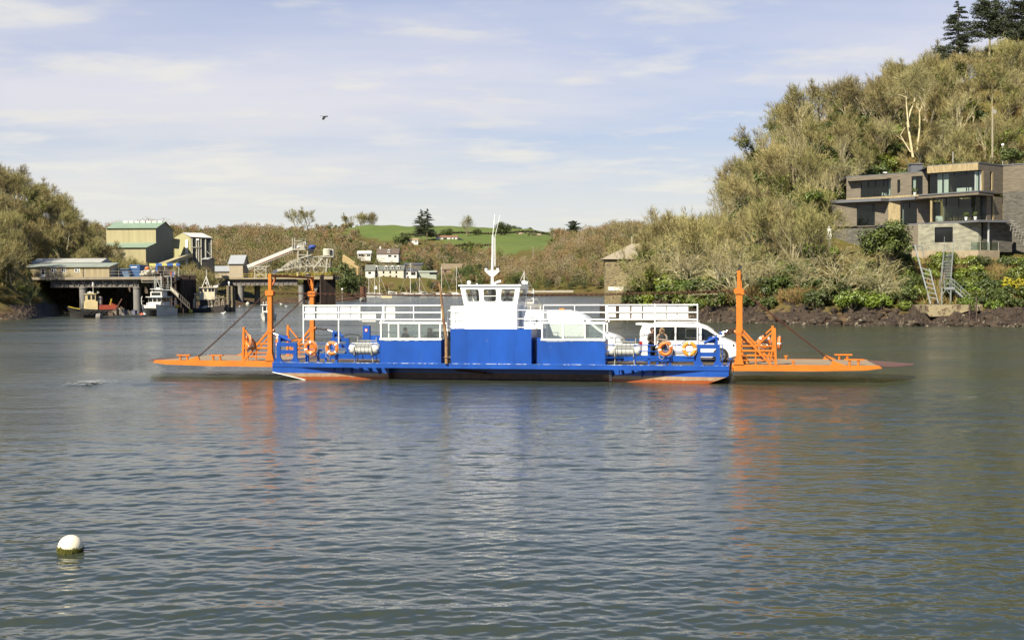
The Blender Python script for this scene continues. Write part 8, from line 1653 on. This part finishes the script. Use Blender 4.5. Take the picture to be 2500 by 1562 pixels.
# single trees standing out on the far hill
for (k, px, Y, H_, lab) in (('fir', 1030, 1060, 26, 'left of two tall dark conifers beside the tan roofed bungalow'), ('fir', 1044, 1055, 27, 'right of two tall dark conifers beside the tan roofed bungalow'), ('holm', 985, 1000, 19, 'broad dark evergreen left of the two tall conifers'), ('holm', 1090, 1085, 13, 'round dark tree directly behind the white hill bungalow'), ('bare0', 1138, 1130, 21, 'bare tree standing in the green field right of the bungalow'), ('holm', 1166, 1130, 9, 'round olive bush in the green field right of the bare tree'), ('holm', 1229, 1160, 17, 'dark tree behind the ferry mast on the hedge line'), ('holm', 1260, 1385, 15, 'dark round tree on the skyline right of the ferry mast'), ('holm', 1291, 1385, 13, 'smaller dark tree on the skyline at the right'), ('pine', 1400, 840, 19, 'flat topped dark pine on the skyline above the bare wood'), ('bare1', 849, 1340, 24, 'lone bare tree first of the skyline row on the left'), ('bare2', 884, 1345, 26, 'bare tree second in the skyline row'), ('bare3', 906, 1345, 23, 'thin bare tree third in the skyline row'), ('bare0', 916, 1350, 22, 'bare tree at the right end of the skyline row'), ('fir', 1052, 715, 11, 'small pointed fir right of the garden house'), ('green0', 1005, 880, 9, 'bright green bush on the slope above the garden house'), ('green1', 968, 760, 6, 'bright green hedge bush under the brown roofed house'), ('dark0', 830, 470, 11, 'big dark green bush on the shore right of the second jetty'), ('holm', 852, 455, 12, 'dark evergreen on the shore behind the round dolphin'), ('gorse', 1117, 740, 6, 'yellow gorse bush in front of the tan roofed cottage'), ('holm', 1135, 690, 13, 'dark pine like tree right of the tan roofed cottage'), ('dark1', 1185, 660, 8, 'dark bush behind the ferry mast near the waterline'), ('bare1', 755, 1200, 28, 'broad crowned brown tree on the skyline above the conveyor'), ('bare3', 725, 1190, 26, 'broad brown tree left of the skyline crown above the conveyor'), ('fir', 478, 380, 14, 'dark conifer against the processing building'), ('dark0', 355, 1290, 12, 'dark round tree on the skyline above the storage shed')):
    base_h = {'fir': 14.0, 'pine': 12.5, 'holm': 6.4, 'bare': 9.0, 'green': 2.6, 'dark': 2.9, 'gorse': 1.9}[k.rstrip('0123')]; g = GP(px, Y); plant(k, g-V((0, 0, .3)), H_/base_h, lab, 'tree' if H_ > 9 else 'shrub', rs=random.Random(px))
for px, py0, py1, Y in ((957, 552, 566, 1300), (1277, 586, 610, 1100), (1303, 601, 640, 800)): pole(px, py0, py1, Y, .3, {957: 'thin pole in the upper green field left of the conifers', 1277: 'thin pole in the bright lower pasture', 1303: 'pale pole rising from the wood below the pasture'}[px], False)
for i_ in range(26):
    r_ = random.Random(500+i_); px_ = r_.uniform(425, 512); Y_ = r_.uniform(276, 318); k_ = ['bare0', 'bare1', 'bare2', 'ivy0', 'ivy1', 'ivy2', 'bare3'][i_ % 7]; plant(k_, GP(px_, Y_)-V((0, 0, .2)), r_.uniform(.62, .98), ['bare tree on the shore between the two jetties', 'ivy clad tree on the shore between the two jetties'][k_[0] == 'i'], 'tree', ['bare trees between the jetties', 'ivy clad trees between the jetties'][k_[0] == 'i'], rs=r_)
for i_ in range(14):
    r_ = random.Random(700+i_); px_ = r_.uniform(288, 400); Y_ = r_.uniform(258, 300); plant(['scrub0', 'ivy1', 'bare2', 'scrub2'][i_ % 4], GP(px_, Y_)-V((0, 0, .2)), r_.uniform(.5, .85)*(1.6 if i_ % 2 == 0 else 1), ['brown bush on the shore below the huge storage shed', 'small ivy clad tree below the huge storage shed', 'small bare tree below the huge storage shed', 'brown bush on the shore below the huge storage shed'][i_ % 4], 'tree' if i_ % 4 in (1, 2) else 'shrub', ['bushes below the storage shed', 'ivy trees below the storage shed', 'bare trees below the storage shed', 'bushes below the storage shed'][i_ % 4], rs=r_)
# ---- under-storey on the near slopes
def understorey(name, label, seed, n, gen, mats):
    rs = random.Random(seed); b = MB()
    for _ in range(n):
        px, Y = gen(rs)
        if Y is None: continue
        g = GP(px, Y)
        if g.z < 2.2: continue
        b.mi = 0 if rs.random() < .62 else 1
        if b.mi == 0:
            for _ in range(6): d = V((rs.uniform(-1, 1), rs.uniform(-1, 1), rs.uniform(.5, 1.8))).normalized(); l = rs.uniform(.5, 1.7); s0 = g+V((rs.uniform(-.7, .7), rs.uniform(-.7, .7), -.1)); w = V((1, rs.uniform(-1, 1), 0)).normalized()*.035; b.add([s0-w, s0+w, s0+d*l], [(0, 1, 2)])
        else: leaf_quads(b, rs, g+V((0, 0, .3)), 8, .55, .16, (1, 1, .8), .2)
    single(name, label, 'undergrowth', b, mats, kind='stuff')
def gR(rs):
    px = rs.uniform(1490, 2640); Y = shoreY(px)+4+rs.random()**1.3*95
    return (px, Y) if okR(px, Y) or (2150 < px and shoreY(px)+4 < Y < 151) else (px, None)
understorey('hillside_undergrowth', 'brambles and dead growth covering the ground under the bare trees', 31, 15000, gR, [SCRUB, IVY])
def gL(rs): px = rs.uniform(-420, 330); Y = rs.uniform(180, 320); return (px, Y) if okL(px, Y) else (px, None)
understorey('bank_undergrowth', 'brown undergrowth on the wooded hill behind the long jetty', 32, 6000, gL, [SCRUB, IVY])
# ------------------------------------------------------------------ drop tree patterns nothing used
for k_, (r_, u_) in list(PROTO.items()):
    if not u_:
        for c_ in list(r_.children): bpy.data.objects.remove(c_)
        bpy.data.objects.remove(r_)
